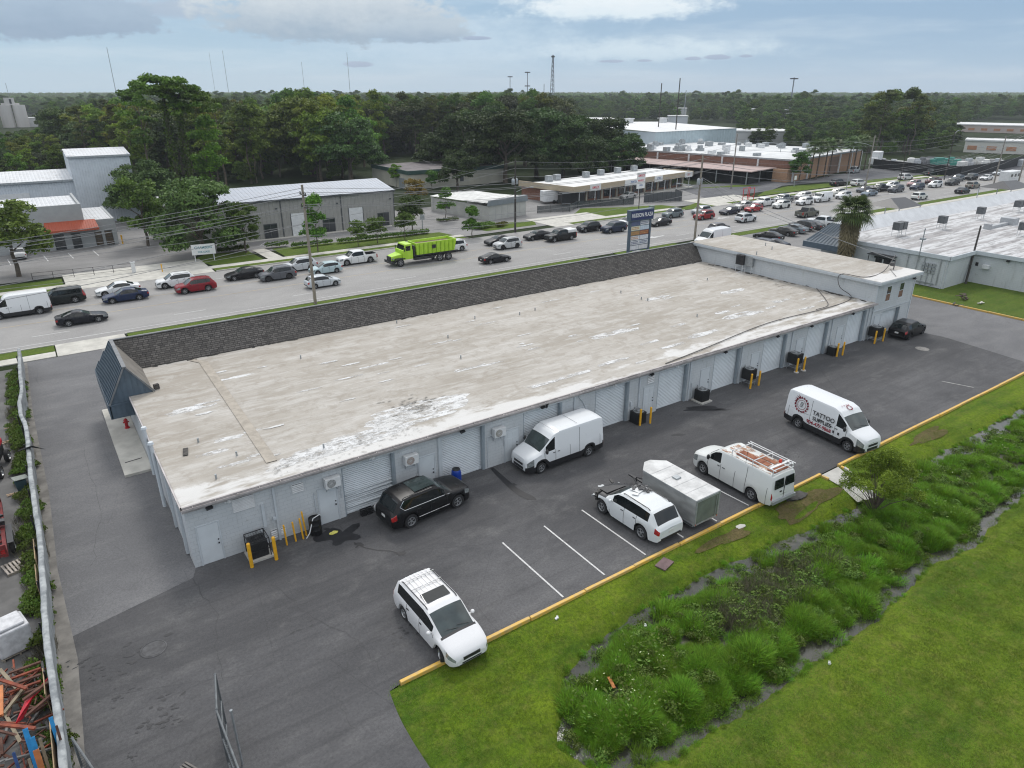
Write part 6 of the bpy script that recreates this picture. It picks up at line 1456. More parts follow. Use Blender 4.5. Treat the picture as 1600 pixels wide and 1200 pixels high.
for i in range(30): b.obox((jr.uniform(-2.3,2.5),jr.uniform(-.7,.7),jr.uniform(.8,1.2)),(jr.uniform(.3,1.),jr.uniform(.2,.5),jr.uniform(.08,.3)),jr.uniform(0,3),ry=jr.uniform(-.2,.2),mi=jr.choice((0,1,2)))
o = b.build('scrap_load',[m_black,M('pale_scrap',(.30,.29,.27),.7,.3,4.),M('yellow_scrap',(.40,.30,.06),.7,.3,4.)],off=(0,0,0)); o.location = (-5.2,38.3,0); o.rotation_euler.z = R(92); tag(o,'mixed scrap panels loaded on the dark red trailer','scrap',None,'stuff')
t = thing('broken_tractor','half stripped red and black machine at the left edge above the trailer','machine',(-5.0,46.8,0),R(80))
b = MB(); b.box(-1.5,-.6,.5,1.5,.6,1.1); b.prism([(-1.6,-.7),(.2,-.7),(.2,.7),(-1.6,.7)],1.1,1.5); local(b,'chassis',m_black,t,bevel=.05)
b = MB(); b.box(.3,-.62,1.1,1.6,.62,1.45); b.box(1.55,-.5,.7,1.75,.5,1.4); local(b,'red_hood',m_redp,t,bevel=.08)
ty,rm,ds_ = wheel_mesh(.39)
for x in (-1.1,1.1):
    for sg in (1,-1): w_ = add_part('wheel',ty,t,None,(x,sg*.75,.39),math.pi if sg < 0 else 0); add_part('rim',rm,w_)
for i,(u,v,lab) in enumerate(((20,672,'split pale plank on the yard floor by the weeds'),(28,667,'short orange plank on the yard floor'),(12,692,'bundle of pale sticks near the red machine'),(24,775,'pale brick rubble by the bin'))):
    X,Y = W(u,v); b = MB(); [b.obox((jr.uniform(-.2,.2),jr.uniform(-.2,.2),.04 + .03*k),(.5,.06,.04),jr.uniform(-.4,.6)) for k in range(4)]; o = b.build('wood_scrap',M('pale_wood_scrap',(.42,.30,.2),.8,.2,5.),off=(0,0,0)); o.location = (X,Y,0); tag(o,lab,'wood')
# -------------------------- poles, wires, signs
def pole(u,v,h,mat,lab,r=.16,arms=(),xf=0,lampdir=None,lean=(0,0),pos=None,name='utility_pole',cat='utility pole',grp='utility poles along the road'):
    X,Y = pos or W(u,v); t = thing(name,lab,cat,(X,Y,0),0,grp); b = MB(); b.cyl((0,0,0),(lean[0],lean[1],h),r,r*.68,12); local(b,'shaft',mat,t,smooth=50)
    if arms:
        q = MB(); 
        for z in arms: q.box(lean[0]*z/h - .06,-.9 + lean[1],z,lean[0]*z/h + .06,.9 + lean[1],z + .1); [q.cyl((0,s,z + .1),(0,s,z + .3),.05,n=8) for s in (-.8,-.35,.8)]
        local(q,'crossarm',m_wooddark,t)
    if xf:
        for k in range(xf):
            a = k*2.6 + .6; q = MB(); q.lathe([(0,0),(.24,0),(.26,.04),(.26,.75),(.2,.85),(.05,.9),(0,.9)],(.42*math.cos(a),.42*math.sin(a),h*.66),n=16); q.cyl((.42*math.cos(a),.42*math.sin(a),h*.66 + .9),(.42*math.cos(a),.42*math.sin(a),h*.66 + 1.15),.03,n=6); local(q,'transformer',m_galv,t,smooth=40)
    if lampdir:
        z = lampdir[2]; dx,dy = lampdir[:2]; q = MB(); q.tube([(0,0,z),(dx*.5,dy*.5,z + .5),(dx,dy,z + .7)],.04,6); q.obox((dx*1.12,dy*1.12,z + .7),(.6,.25,.13),math.atan2(dy,dx)); local(q,'lamp_arm',m_galv,t)
    return t
pole(493,475,12.2,m_wood,'tall grey wooden pole rising behind the shingled roof in the left of the road',.17,(11.2,10.0))
pole(805,363,11.2,m_wooddark,'dark wooden pole with transformers by the grass island and low white-roofed office',.17,(),2,(2.2,-.8,6.2))
pole(1085,375,12.3,m_wood,'grey wooden pole with two transformers beyond the upper roof',.18,(),2,(-2.6,1.4,7.6))
pole(1142,295,12.0,m_concpole,'plain concrete pole on the grass by the fenced yard and shop lot',.16)
pole(1350,302,12.0,m_concpole,'concrete pole rising right behind the palm crown',.17,(),0,(-1.,3,9.8))
pole(1552,290,11.2,m_concpole,'concrete lamp pole with its arm reaching left at the right of the road',.17,(),0,(-2.4,3.0,8.0))
pole(1590,289,12.5,m_concpole,'grey pole at the far right end above the neighbouring roof',.17)
pole(1405,288,11.0,m_wooddark,'slim dark pole between the dark lot and the queue',.11)
pole(1475,281,11.5,m_wooddark,'brown lamp pole near the corner of the black fence',.13,(),0,(2.5,.5,11.0))
pole(1322,297,9.5,m_galv,'thin street light with two arms left of the palm crown',.09,(),0,(-1.5,2.2,8.6))
pole(0,0,7.5,m_galv,'street light rising from the roof edge of the flat brick building',.1,(),0,(-1.8,2.0,7.0),pos=W(1215,268))
pole(0,0,6.5,m_wooddark,'short dark stub pole leaning against the neighbouring building',.13,(),pos=(88.6,34.6),lean=(1.5,.55),grp='stub')
def wires(name,P,lab,sag=.5,r=.016):
    r *= 1.35
    b = MB()
    for a,c_ in zip(P[:-1],P[1:]):
        a,c_ = Vector(a),Vector(c_); n = 10; L = (c_ - a).length; s_ = sag*(L/50)**2
        b.tube([a.lerp(c_,k/n) - Vector((0,0,4*s_*(k/n)*(1 - k/n))) for k in range(n + 1)],r,4)
    tag(b.build('power_line',m_wire),lab,'power line','overhead lines along the road')
p1,p3 = W(493,475),W(1085,375); pR,p2 = W(1588,291),W(805,363); pA = W(1350,302)
for i,(z,dy,lab) in enumerate(((11.9,.0,'topmost overhead line along the near side of the road'),(11.4,.8,'overhead line carried on the far tip of the upper crossarm'),(11.4,-.8,'overhead line carried on the near tip of the upper crossarm'),(10.2,.8,'overhead line on the far tip of the lower crossarm'),(10.2,-.8,'overhead line on the near tip of the lower crossarm'),(8.4,.1,'lower cable on the near side of the road'),(7.2,.1,'lowest cable on the near side of the road'))):
    wires('w',[(-70,p1[1] + dy,z),(p1[0],p1[1] + dy,z),(p3[0],p3[1] + dy*.3,z - .2),(pR[0],pR[1] + dy,z)],lab,.9,.02)
for i,(z,lab) in enumerate(((10.8,'top line from the dark transformer pole to the pole behind the palm'),(9.8,'second line from the dark transformer pole along the far side'),(8.6,'lower line from the dark transformer pole along the far side'),(5.9,'lowest cable between the far side poles'))):
    wires('w',[(-60,90.9,z),(p2[0],p2[1],z),(W(1142,295)[0],W(1142,295)[1],z),(pA[0],pA[1],z),(W(1475,281)[0],W(1475,281)[1],z),(280,100,z)],lab,.8,.018)
wires('w',[(p3[0],p3[1],7.6),(96.5,58,1.0)],'guy wire from the pole with two transformers down to the parking row',.05,.02)
wires('w',[(p3[0],p3[1],9.2),(W(1396,421,5.4)[0],W(1396,421,5.4)[1],6.3)],'service line from the transformer pole to the mast on the upper roof',.8,.022)
wires('w',[(p3[0],p3[1],9.0),(104,78,2.0)],'second slack line running down over the parked row',.05,.018)
wires('w',[(p2[0],p2[1],8.9),(79,150,6)],'line from the dark transformer pole back into the big oaks',.6,.018)
# plaza sign
S_ = thing('pylon_sign','tall two-legged slate blue sign reading HUDSON PLAZA above rows of small tenant panels','sign',(58.7,60.0,0),0)
sx = 3.3; b = MB(); b.box(-.14,-.14,0,.14,.14,7.1); b.box(sx - .14,-.14,0,sx + .14,.14,7.1); local(b,'leg',m_slateplain,S_)
b = MB(); b.box(-.28,-.32,6.55,sx + .28,.32,7.85); local(b,'sign_cabinet',m_slateplain,S_,bevel=.04)
b = MB(); b.box(-.16,-.345,6.68,sx + .16,-.322,7.72); local(b,'sign_face',M('sign_navy',(.02,.03,.10),.4,.1,2.),S_)
m_signw = M('sign_white',(.72,.72,.70),.5,.05,3.); text_on(S_,'HUDSON PLAZA',.64,(sx/2,-.352,7.2),(R(90),0,0),m_signw,'sign_lettering',.72)
cols_ = [[(.10,.12,.2),(.62,.62,.6)],[(.62,.60,.45),(.5,.56,.6)],[(.30,.20,.08),(.26,.09,.04)],[(.62,.62,.61),(.60,.61,.62)],[(.6,.61,.62),(.58,.6,.62)],[(.6,.61,.62),(.6,.6,.6)]]
b = MB(); b.box(.141,-.08,2.95,sx - .141,.08,6.5); local(b,'panel_frame',m_slateplain,S_)
for r_ in range(6):
    for c_ in range(2):
        q = MB(); z = 5.98 - r_*.575; x0_ = .18 + c_*1.49; q.box(x0_,-.10,z,x0_ + 1.44,-.081,z + .50); local(q,'tenant_panel',M('panel_%d%d' % (r_,c_),cols_[r_][c_],.5,.12,3.),S_)
q = MB()
lr_ = random.Random(2)
for (r_,c_,col) in ((0,0,0),(0,1,0),(1,0,1),(2,0,1),(2,1,1),(3,0,1),(4,1,0),(4,0,0)):
    z = 5.98 - r_*.575
    for ln in (0,1):
        x = .26 + c_*1.49
        while x < 1.4 + c_*1.49: wd_ = lr_.uniform(.06,.16); q.box(x,-.106,z + .12 + ln*.18,x + wd_,-.1005,z + .22 + ln*.18,col); x += wd_ + .04
local(q,'tenant_print',[M('print_dark',(.10,.12,.2),.6,.1,3.),M('print_orange',(.5,.25,.1),.6,.1,3.)],S_)
# small sign by the pylon and other signs
def board_sign(pos,w_,h_,z0,lab,face,rz=0,legs=True,txt=None,tm=None,ts=.3,mono=False,frame=None):
    t = thing('sign',lab,'sign',(*pos,0),rz); b = MB(); b.box(-w_/2,-.05,z0,w_/2,.05,z0 + h_); local(b,'board',face,t)
    q = MB(); 
    if mono: q.cyl((0,.1,0),(0,.1,z0 + h_),.08,n=8)
    elif legs: [q.box(s*w_*.4 - .05,.051,0,s*w_*.4 + .05,.13,z0 + h_*.9) for s in (-1,1)]
    if q.v: local(q,'leg',frame or m_whitemetal,t)
    if txt:
        for k,(s_,sz,dz,mt) in enumerate(txt): text_on(t,s_,sz,(0,-.056,z0 + h_*dz),(R(90),0,0),mt,'sign_lettering',.9)
    return t
m_tealink = M('teal_ink',(.05,.22,.26),.6,.1,3.); m_redink = M('red_ink',(.55,.03,.05),.6,.1,3.); m_bluink = M('blue_ink',(.05,.12,.3),.6,.1,3.)
board_sign(W(321,408),2.9,1.35,.9,'white roadside board with teal lettering on the grass bank',m_signw,-.15,txt=(('CHAMBERS',.48,.68,m_tealink),('FOR LEASE',.34,.25,m_tealink)))
board_sign((60.6,60.5),1.25,.85,1.9,'small white sign with dark header at the foot of the plaza sign',m_signw,0,frame=m_slateplain)
board_sign((W(998,335)),2.2,2.8,4.6,'red and white shop sign on a single pole near the black railing',m_signw,.1,mono=True,frame=m_wooddark,txt=(('AMIGOS',.55,.8,m_redink),('MARKET',.5,.5,m_redink),('OPEN',.4,.2,m_bluink)))
board_sign(W(661,363),.75,.75,2.0,'back of a round grey stop sign by the office drive',m_galv,0,mono=True,frame=m_galv)
board_sign(W(1241,292),.8,.9,1.6,'small white notice on a post in the grass before the brick building',m_signw,0,mono=True,frame=m_galv)
b = MB(); b.obox((0,0,.7),(.9,.7,1.4),0); o = b.build('utility_box',M('utility_green',(.14,.19,.15),.6,.1,2.),off=(0,0,0),bevel=.04); o.location = (*W(1081,345),0); o.location.y = 91.9; tag(o,'pale green utility cabinet at the far kerb behind the transformer pole','utility box')
t = thing('barrier_frame','red and white trailer frame standing on the shop lot behind the white pickup','frame',(*W(1172,314),0),.2); b = MB()
for x in (-1.4,1.4): b.cyl((x,0,0),(x,0,2.6),.07,n=6); b.cyl((x,1.0,0),(x,1.0,2.6),.07,n=6)
for z in (.9,2.5): b.cyl((-1.4,0,z),(1.4,0,z),.06,n=6); b.cyl((-1.4,1,z),(1.4,1,z),.06,n=6)
local(b,'tube_frame',m_redp,t)
b = MB(); b.cyl((0,0,0),(0,0,1.0),.07,n=8); o = b.build('hydrant_post',m_yellow2,off=(0,0,0)); o.location = (*W(254,425),0); tag(o,'small yellow marker on the grass bank by the board sign','post')
b = MB(); b.cyl((0,0,0),(0,0,1.3),.11,n=10); o = b.build('bollard',m_yellow2,off=(0,0,0)); o.location = (*W(192,381),0); tag(o,'orange yellow bollard at the corner of the office','bollard')
b = MB(); b.box(-.2,-.2,0,.2,.2,1.25); b.box(-.26,-.26,1.25,.26,.26,1.36); o = b.build('gate_pillar',m_whitemetal,off=(0,0,0)); o.location = (*W(210,426),0); tag(o,'white gate pillar at the right end of the low rail across the office drive','pillar')
RG = thing('rail_gate','low dark wire rail across the pale office drive apron','gate',(0,0,0)); a_,b2 = Vector((*W(52,440),0)),Vector((*W(208,424),0)); q = MB()
for z in (.25,.6,1.0): q.cyl(a_ + Vector((0,0,z)),b2 + Vector((0,0,z)),.02,n=5)
for k in range(6): p = a_.lerp(b2,k/5); q.cyl(p,p + Vector((0,0,1.02)),.03,n=6)
local(q,'rail',m_black,RG)
# palms, leaning street furniture far right
st_ = thing('camper','white camper trailer at the right edge of the road behind the neighbouring roof','trailer',(*W(1575,286),0),0); st_.location.y += 0
b = MB(); b.box(-3.2,-1.15,.5,3.2,1.15,2.9); local(b,'body',m_whitemetal,st_,bevel=.15); b = MB(); [b.box(x,-1.165,1.6,x + 1.0,-1.151,2.3) for x in (-2.4,-.4,1.4)]; local(b,'window',m_glassblue,st_); b = MB(); [b.lathe([(0,-.1),(.33,-.1),(.33,.1),(0,.1)],(x,-1.0,.33),'Y',16) for x in (-.5,.3)]; local(b,'wheel',m_rubber,st_)
# -------------------------- other buildings
def bld(name,lab,cat,loc,rz=0): return thing(name,lab,cat,loc,rz)
def loc_box(par,name,mat,*boxes,bevel=None):
    b = MB(); [b.box(*x) for x in boxes]; return local(b,name,mat,par,bevel=bevel)
# grey profiled metal workshop
m_ribg = rib_mat('grey_profile',(.29,.285,.265),0,.62,.05,.5,var=.05); m_ribgy = rib_mat('grey_profile_y',(.29,.285,.265),1,.62,.05,.5); m_ribroof = rib_mat('blue_grey_roof',(.30,.33,.38),0,.6,.05,.4,var=.06,dirt=.25)
G_ = bld('metal_workshop','grey ribbed metal workshop with black shopfronts, white roller doors and low pitched roof','building',(22.5,107.8,0)); L_w,D_w,E_w,P_w = 28.4,13.5,5.75,6.9
b = MB(); b.box(0,0,0,L_w,.2,E_w); b.box(0,D_w - .2,0,L_w,D_w,E_w); local(b,'wall',m_ribg,G_)
b = MB(); 
for x in (0,L_w - .2): b.add([(x,.2,0),(x,D_w - .2,0),(x,D_w - .2,E_w),(x,D_w/2,P_w),(x,.2,E_w),(x + .2,.2,0),(x + .2,D_w - .2,0),(x + .2,D_w - .2,E_w),(x + .2,D_w/2,P_w),(x + .2,.2,E_w)],[(0,1,2,3,4),(9,8,7,6,5)])
local(b,'gable_wall',m_ribgy,G_)
b = MB(); b.add([(-.3,-.3,E_w + .02),(L_w + .3,-.3,E_w + .02),(L_w + .3,D_w/2,P_w + .1),(-.3,D_w/2,P_w + .1),(L_w + .3,D_w + .3,E_w + .02),(-.3,D_w + .3,E_w + .02)],[(0,1,2,3),(3,2,4,5)]); local(b,'roof',m_ribroof,G_)
m_dkg = M('dark_trim',(.06,.065,.07),.5,.1,2.)
loc_box(G_,'eave_trim',m_dkg,(-.3,-.36,E_w - .22,L_w + .3,-.301,E_w + .02),(L_w + .22,-.3,E_w - .2,L_w + .32,D_w,E_w + .0),(9.6,-.06,0,9.75,-.001,E_w - .22),(19.2,-.06,0,19.35,-.001,E_w - .22),(L_w - .02,-.06,0,L_w + .12,.2,E_w - .22))
for x in (6.8,16.0,25.4): f = loc_box(G_,'shopfront',m_dkg,(x,-.05,0,x + 2.05,-.002,2.25)); q = MB(); [q.box(x + .1 + k*.98,-.07,.1,x + .98 + k*.98,-.051,2.1) for k in (0,1)]; local(q,'pane',m_glassblue,f)
for x in (11.1,20.5): loc_box(G_,'roller_door',m_whitemetal,(x,-.03,0,x + 2.35,-.002,3.45)); 
q = MB(); [q.box(x,-.06,0,x + .1,-.001,3.5) for x in (11.0,13.46,20.4,22.86)]; [q.obox((x,-.15,4.4),(.25,.25,.2)) for x in (9.0,18.6,27.8)]; local(q,'jamb',m_dkg,G_)
sheet('workshop_apron',[(22,106.9),(51,106.9),(51,107.8),(22,107.8)],.08,m_walk,.1)
# left office with orange awning and white warehouse
m_grw = M('office_grey',(.33,.345,.345),.7,.06,1.); O_ = bld('office_building','grey office with orange metal awning and dark windows under the trees on the left','building',(-8,116.7,0))
b = MB(); b.box(0,0,0,14.9,.3,6.1); b.box(14.9,0,0,18.65,.3,3.75); b.box(18.35,.3,0,18.65,14,3.75); b.box(14.6,.3,3.7,14.9,14,6.1); local(b,'wall',m_grw,O_)
m_ribw = rib_mat('white_sheet_roof',(.60,.61,.62),0,.5,.05,.45,dirt=.45,dirtcol=(.3,.27,.24)); loc_box(O_,'roof',m_ribw,(0,.3,5.6,14.6,14,5.75),(14.9,.3,3.55,18.35,14,3.66))
b = MB(); b.add([(9.8,-1.6,2.9),(16.4,-1.6,2.9),(16.2,-.01,3.9),(10.0,-.01,3.9),(9.8,-1.6,2.6),(16.4,-1.6,2.6)],[(0,1,2,3),(4,5,1,0)]); b.add([(16.4,-1.6,2.6),(16.4,-1.6,2.9),(16.2,-.01,3.9),(16.4,-.01,2.6)],[(0,1,2,3)]); local(b,'awning',rib_mat('orange_awning',(.36,.07,.03),0,.3,.03,.45),O_)
for x0,x1 in ((10.7,12.0),(12.85,14.0),(15.75,16.7),(17.05,18.05)): f = loc_box(O_,'window',m_dkg,(x0,-.05,.05,x1,-.001,2.15)); q = MB(); q.box(x0 + .06,-.06,.12,x1 - .06,-.051,1.05); q.box(x0 + .06,-.06,1.1,x1 - .06,-.051,2.05); local(q,'pane',m_glassblue if x0 < 15 else M('tinted_pane',(.08,.06,.04),.15,.2,2.),f)
H_ = bld('white_warehouse','white ribbed warehouse with a much taller block at its right end among trees','building',(-30,140,0)); m_ribwx = rib_mat('white_profile',(.56,.60,.64),0,.4,.04,.45); m_ribwy = rib_mat('white_profile_y',(.56,.60,.64),1,.4,.04,.45)
loc_box(H_,'wall',m_ribwx,(0,0,0,38,.3,7.2),(38,-1,0,47,-.7,10.8)); loc_box(H_,'side_wall',m_ribwy,(38,-.7,0,38.3,9,11.0),(46.7,-.7,0,47,9,11.0))
b = MB(); b.add([(-.2,-.3,7.22),(38,-.3,7.22),(38,9,8.2),(-.2,9,8.2),(37.8,-1.2,10.85),(47.2,-1.2,10.85),(47.2,5.5,11.7),(37.8,5.5,11.7),(47.2,12,10.9),(37.8,12,10.9)],[(0,1,2,3),(4,5,6,7),(7,6,8,9)]); local(b,'roof',m_ribw,H_)
loc_box(H_,'roof_edge',m_galv,(-.2,-.4,6.95,38,-.301,7.25),(37.8,-1.3,10.6,47.2,-1.201,10.9)); loc_box(H_,'roller_door',m_whitemetal,(26.6,-.05,2.0,31.5,-.001,5.5))
# beige block with green fascia
E_ = bld('beige_warehouse','beige flat-roofed building with dark green fascia under the big oaks','building',(73.6,147,0),0); m_beige = M('beige_wall',(.42,.40,.33),.75,.08,.5)
loc_box(E_,'wall',m_beige,(0,0,0,26,.3,3.3),(0,.3,0,.3,20,3.3)); loc_box(E_,'fascia',M('green_fascia',(.035,.075,.065),.5,.15,1.),(-.2,-.2,3.3,26.2,-.01,4.15),(-.2,-.01,3.3,-.01,20,4.15)); loc_box(E_,'roof',M('patchy_dark_roof',(.19,.17,.17),.9,.2,.5,col2=(.10,.09,.09),detail=8),(0,0,3.6,26,20,4.0)); loc_box(E_,'roller_door',m_galv,(-.06,2.0,0,-.001,5.0,2.3)); loc_box(E_,'window',m_dkg,(13.5,-.05,1,14.5,-.001,3.0))
# low office with white membrane roof (split butterfly)
F_ = bld('low_office','low grey panelled office with a folded white membrane roof and slate roof edge','building',(66.2,102.2,0),R(10)); m_pan = M('panel_grey',(.40,.40,.37),.7,.08,.8)
b = MB(); b.box(0,0,0,9.2,.2,2.5); b.box(0,.2,0,.2,16,2.4); b.box(9.0,.2,0,9.2,16,2.5); local(b,'wall',m_pan,F_)
q = MB(); [q.box(x,-.02,.05,x + .04,-.001,2.4) for x in np.arange(1.5,9,1.5)]; [q.box(-.02,y,.05,-.001,y + .05,2.3) for y in np.arange(2,16,2.2)]; local(q,'panel_seam',m_galv,F_)
b = MB(); b.add([(-.25,-.25,2.5),(9.45,-.25,2.5),(9.25,-.25,3.5),(0,-.25,3.4),(-.25,.3,2.5),(.1,.3,3.4),(9.45,.6,2.5),(9.2,.6,3.5)],[(0,1,2,3),(4,0,3,5),(1,6,7,2),(3,2,7,5)]); local(b,'roof_edge',M('slate_edge',(.16,.185,.2),.5,.1,1.),F_)
b = MB(); b.add([(-.3,.3,3.0),(4.2,.3,3.35),(9.2,.3,3.3),(9.3,8,3.0),(4.6,9,3.9),(-.3,16,2.7),(4.4,16,3.0),(9.3,16,2.7),(-.3,8,2.8)],[(0,1,4,8),(1,2,3,4),(8,4,6,5),(4,3,7,6)]); local(b,'roof',M('white_membrane',(.56,.56,.54),.7,.15,.9,detail=6),F_)
for y in (3.2,10.5): loc_box(F_,'window',m_glassblue,(-.04,y,.9,-.001,y + 1.6,1.9))
# strip of shops
m_tan = M('tan_fascia',(.40,.33,.235),.7,.08,1.,streak=(1,1,6)); m_brickr = M('red_brick',(.19,.09,.06),.85,.25,4.); m_wroof = M('white_flat_roof',(.62,.62,.61),.6,.08,.6,detail=6)
P_ = bld('strip_of_shops','long strip of small shops with tan fascia, brick piers and white flat roof','building',(89.2,108.9,0),R(9.5))
loc_box(P_,'wall',m_brickr,(0,0,0,41,.3,2.5),(0,.3,0,.3,13,2.9)); loc_box(P_,'fascia',m_tan,(-.9,-2.2,2.55,41.5,-2.0,3.65),(-.9,-2.0,2.55,-.7,13,3.65),(41.3,-2.0,2.55,41.5,6,3.65)); loc_box(P_,'roof',m_wroof,(-.7,-2.0,3.35,41.3,10,3.45))
for k in range(8):
    x = 1.2 + k*5.0; loc_box(P_,'shop_window',m_glassblue,(x,-.05,.5,x + 2.6,-.001,2.2)); loc_box(P_,'door',m_dkg,(x + 2.8,-.05,0,x + 3.7,-.001,2.2)); loc_box(P_,'pier',m_beige,(x + 4.0,-.2,0,x + 4.5,-.001,2.5))
loc_box(P_,'walkway',m_walk,(-1,-2.6,0,41.5,-.21,.14))
b = MB(); [b.box(x,-2.0,.14,x + .12,-1.88,2.55) for x in np.arange(1,41,4.9)]; local(b,'canopy_post',m_whitemetal,P_)
for x,w_,tx,ink in ((5.6,3.3,'AMIGOS',m_redink),(18.5,6.5,'PRINTING',m_bluink),(27.4,3.0,'GYM',m_bluink),(39.4,3.0,'DELI',m_redink)):
    f = loc_box(P_,'shop_sign',m_signw,(x - w_/2,-2.35,2.45,x + w_/2,-2.201,3.75 if x < 7 else 3.6)); q = text_on(f,tx,.7,(x,-2.355,3.05),(R(90),0,0),ink,'sign_lettering',.85)
cr_ = random.Random(6)
for i,(x,y) in enumerate(((3.5,8.5),(6.5,9.0),(14.8,8.0),(20.5,8.5),(27,8.8),(33,8.6))):
    M_ = Matrix.Rotation(R(9.5),4,'Z') @ Vector((x,y,0)); b = MB(); b.box(-.7,-.5,0,.7,.5,1.2); b.box(-.6,-.55,.2,.6,-.501,1.0); b.lathe([(0,1.22),(.4,1.22),(.42,1.2)],(0,0,0),n=14)
    o = b.build('rooftop_unit',m_galv,off=(0,0,0),bevel=.03); o.location = (89.2 + M_.x,108.9 + M_.y,3.45); tag(o,'grey rooftop air conditioner on the strip of small shops','air conditioner','rooftop air conditioners on the strip of small shops')
# brick complex with carport and palms
m_bricko = M('orange_brick',(.36,.215,.13),.85,.12,2.,streak=(1,1,2)); K2 = bld('brick_building','large flat-roofed brick building with cluttered pale roof and a row of palms alongside','building',(158.5,106.5,0),R(11))
loc_box(K2,'wall',m_bricko,(0,0,0,46,.4,5.0)); loc_box(K2,'brick_side',M('brown_brick',(.20,.105,.075),.85,.12,2.),(0,.4,3.1,.4,60,5.0)); loc_box(K2,'roof',M('cluttered_roof',(.46,.47,.47),.7,.12,.25,col2=(.66,.67,.67),detail=9),(.0,.0,5.0,46,60,5.15)); loc_box(K2,'roof_edge',m_galv,(-.15,-.15,4.9,46.2,-.01,5.3),(-.15,-.01,4.9,-.01,60,5.3))
loc_box(K2,'pilaster',m_whitemetal,*[(x,-.3,0,x + .5,-.001,4.9) for x in (-.1,8.6,29.5,45.5)],*[(-.3,y,3.1,-.001,y + .4,4.9) for y in (9,19,29,39,49)]); loc_box(K2,'roller_door',M('brown_door',(.16,.10,.07),.7,.1,1.),(22.3,-.05,0,29.2,-.001,4.4))
loc_box(K2,'carport_canopy',M('pinkish_canopy',(.36,.27,.25),.7,.1,.5),(-14,4,3.0,-.35,58,3.18)); loc_box(K2,'carport_post',m_galv,*[(-13.8,y,0,-13.6,y + .2,3.0) for y in range(5,58,8)],*[(-7,y,0,-6.8,y + .2,3.0) for y in range(5,58,8)]); loc_box(K2,'carport_back_wall',m_dark,(-.3,4,0,-.05,58,3.0)); loc_box(K2,'corner_pier',m_bricko,(-2.5,.2,0,-.05,3.9,3.0))
for i in range(46):
    x,y = cr_.uniform(2,44),cr_.uniform(2,56); M_ = Matrix.Rotation(R(11),4,'Z') @ Vector((x,y,0)); s_ = cr_.uniform(.5,1.6); b = MB(); b.box(-s_,-.6,0,s_,.6,cr_.uniform(.4,1.4)); b.box(-s_*.6,-.4,0,s_*.6,.4,1.5 if i % 4 == 0 else .3)
    o = b.build('rooftop_unit',m_galv if i % 3 else m_whitemetal,off=(0,0,0)); o.location = (158.5 + M_.x,106.5 + M_.y,5.15); o.rotation_euler.z = R(11); tag(o,'pale rooftop unit on the large flat brick building','air conditioner','rooftop units on the large brick building')
# big white warehouse behind
w0 = (169,164); Q_ = bld('large_warehouse','very large pale blue white warehouse with white roof behind the brick building','building',(169,164,0),R(3)); m_ribbl = rib_mat('pale_blue_profile',(.42,.50,.53),0,1.4,.1,.5,var=.06)
loc_box(Q_,'wall',m_ribbl,(0,0,0,42,.3,8.9)); loc_box(Q_,'side_wall',M('pale_side',(.44,.50,.54),.6,.05,.3),(0,.3,0,.3,70,8.9)); b = MB(); b.add([(-.3,-.3,8.95),(42.3,-.3,8.95),(42.3,35,10),(-.3,35,10),(42.3,70,8.95),(-.3,70,8.95)],[(0,1,2,3),(3,2,4,5)]); local(b,'roof',m_wroof,Q_)
b = MB()
for x,y in ((6,34),(24,34),(38,30),(4,50)): b.box(x,y,9.5,x + 2.2,y + 2.2,11.3); b.box(x - .3,y - .3,11.3,x + 2.5,y + 2.5,11.6)
local(b,'roof_vent',m_whitemetal,Q_)
# black screened fences
m_scr = M('black_screen',(.012,.013,.014),.8,.3,.8)
def fence(P,h,name,lab,mat=m_scr,post=3.0,cat='fence'):
    t = thing(name,lab,cat,(P[0][0],P[0][1],0)); o = Vector((P[0][0],P[0][1],0)); b = MB(); q = MB()
    for a,c_ in zip(P[:-1],P[1:]):
        a,c_ = Vector((*a,0)) - o,Vector((*c_,0)) - o; n = Vector((-(c_ - a).y,(c_ - a).x,0)).normalized()*.03; L = (c_ - a).length
        Z = Vector((0,0,h)); z0 = Vector((0,0,.05)); b.add([a - n + z0,c_ - n + z0,c_ + n + z0,a + n + z0,a - n + Z,c_ - n + Z,c_ + n + Z,a + n + Z],[(0,1,5,4),(2,3,7,6),(4,5,6,7),(1,2,6,5),(3,0,4,7)])
        for k in range(int(L/post) + 1): p = a + (c_ - a)*min(1,k*post/L); q.cyl(p,p + Z*1.04,.05,n=6)
    local(b,'screen',mat,t); local(q,'post',m_black,t); return t
fence([(143.2,137),(143.2,129.3),(145.8,109.4),(159,113.6)],2.3,'screened_fence','black screened fence around the carport yard of the brick building')
fence([W(1363,263),W(1430,271),W(1500,276),W(1545,270),W(1600,257),W(1700,235)],2.6,'screened_fence','long black screened fence along the storage yard on the right')
b = MB(); nrm = m_galv
t = fence([(103.5,102.2),(111.5,99.5),(113.3,103)],1.9,'railing_enclosure','dark slatted bin enclosure on the edge of the shop lot',M('dark_slats',(.07,.075,.08),.7,.4,6.,streak=(8,8,.3)),1.0)
fence([(78,104),(84,102),(88,104.5),(100,101.5)],1.3,'wire_fence','thin wire fence before the shop trailers',m_mesh,2.5)
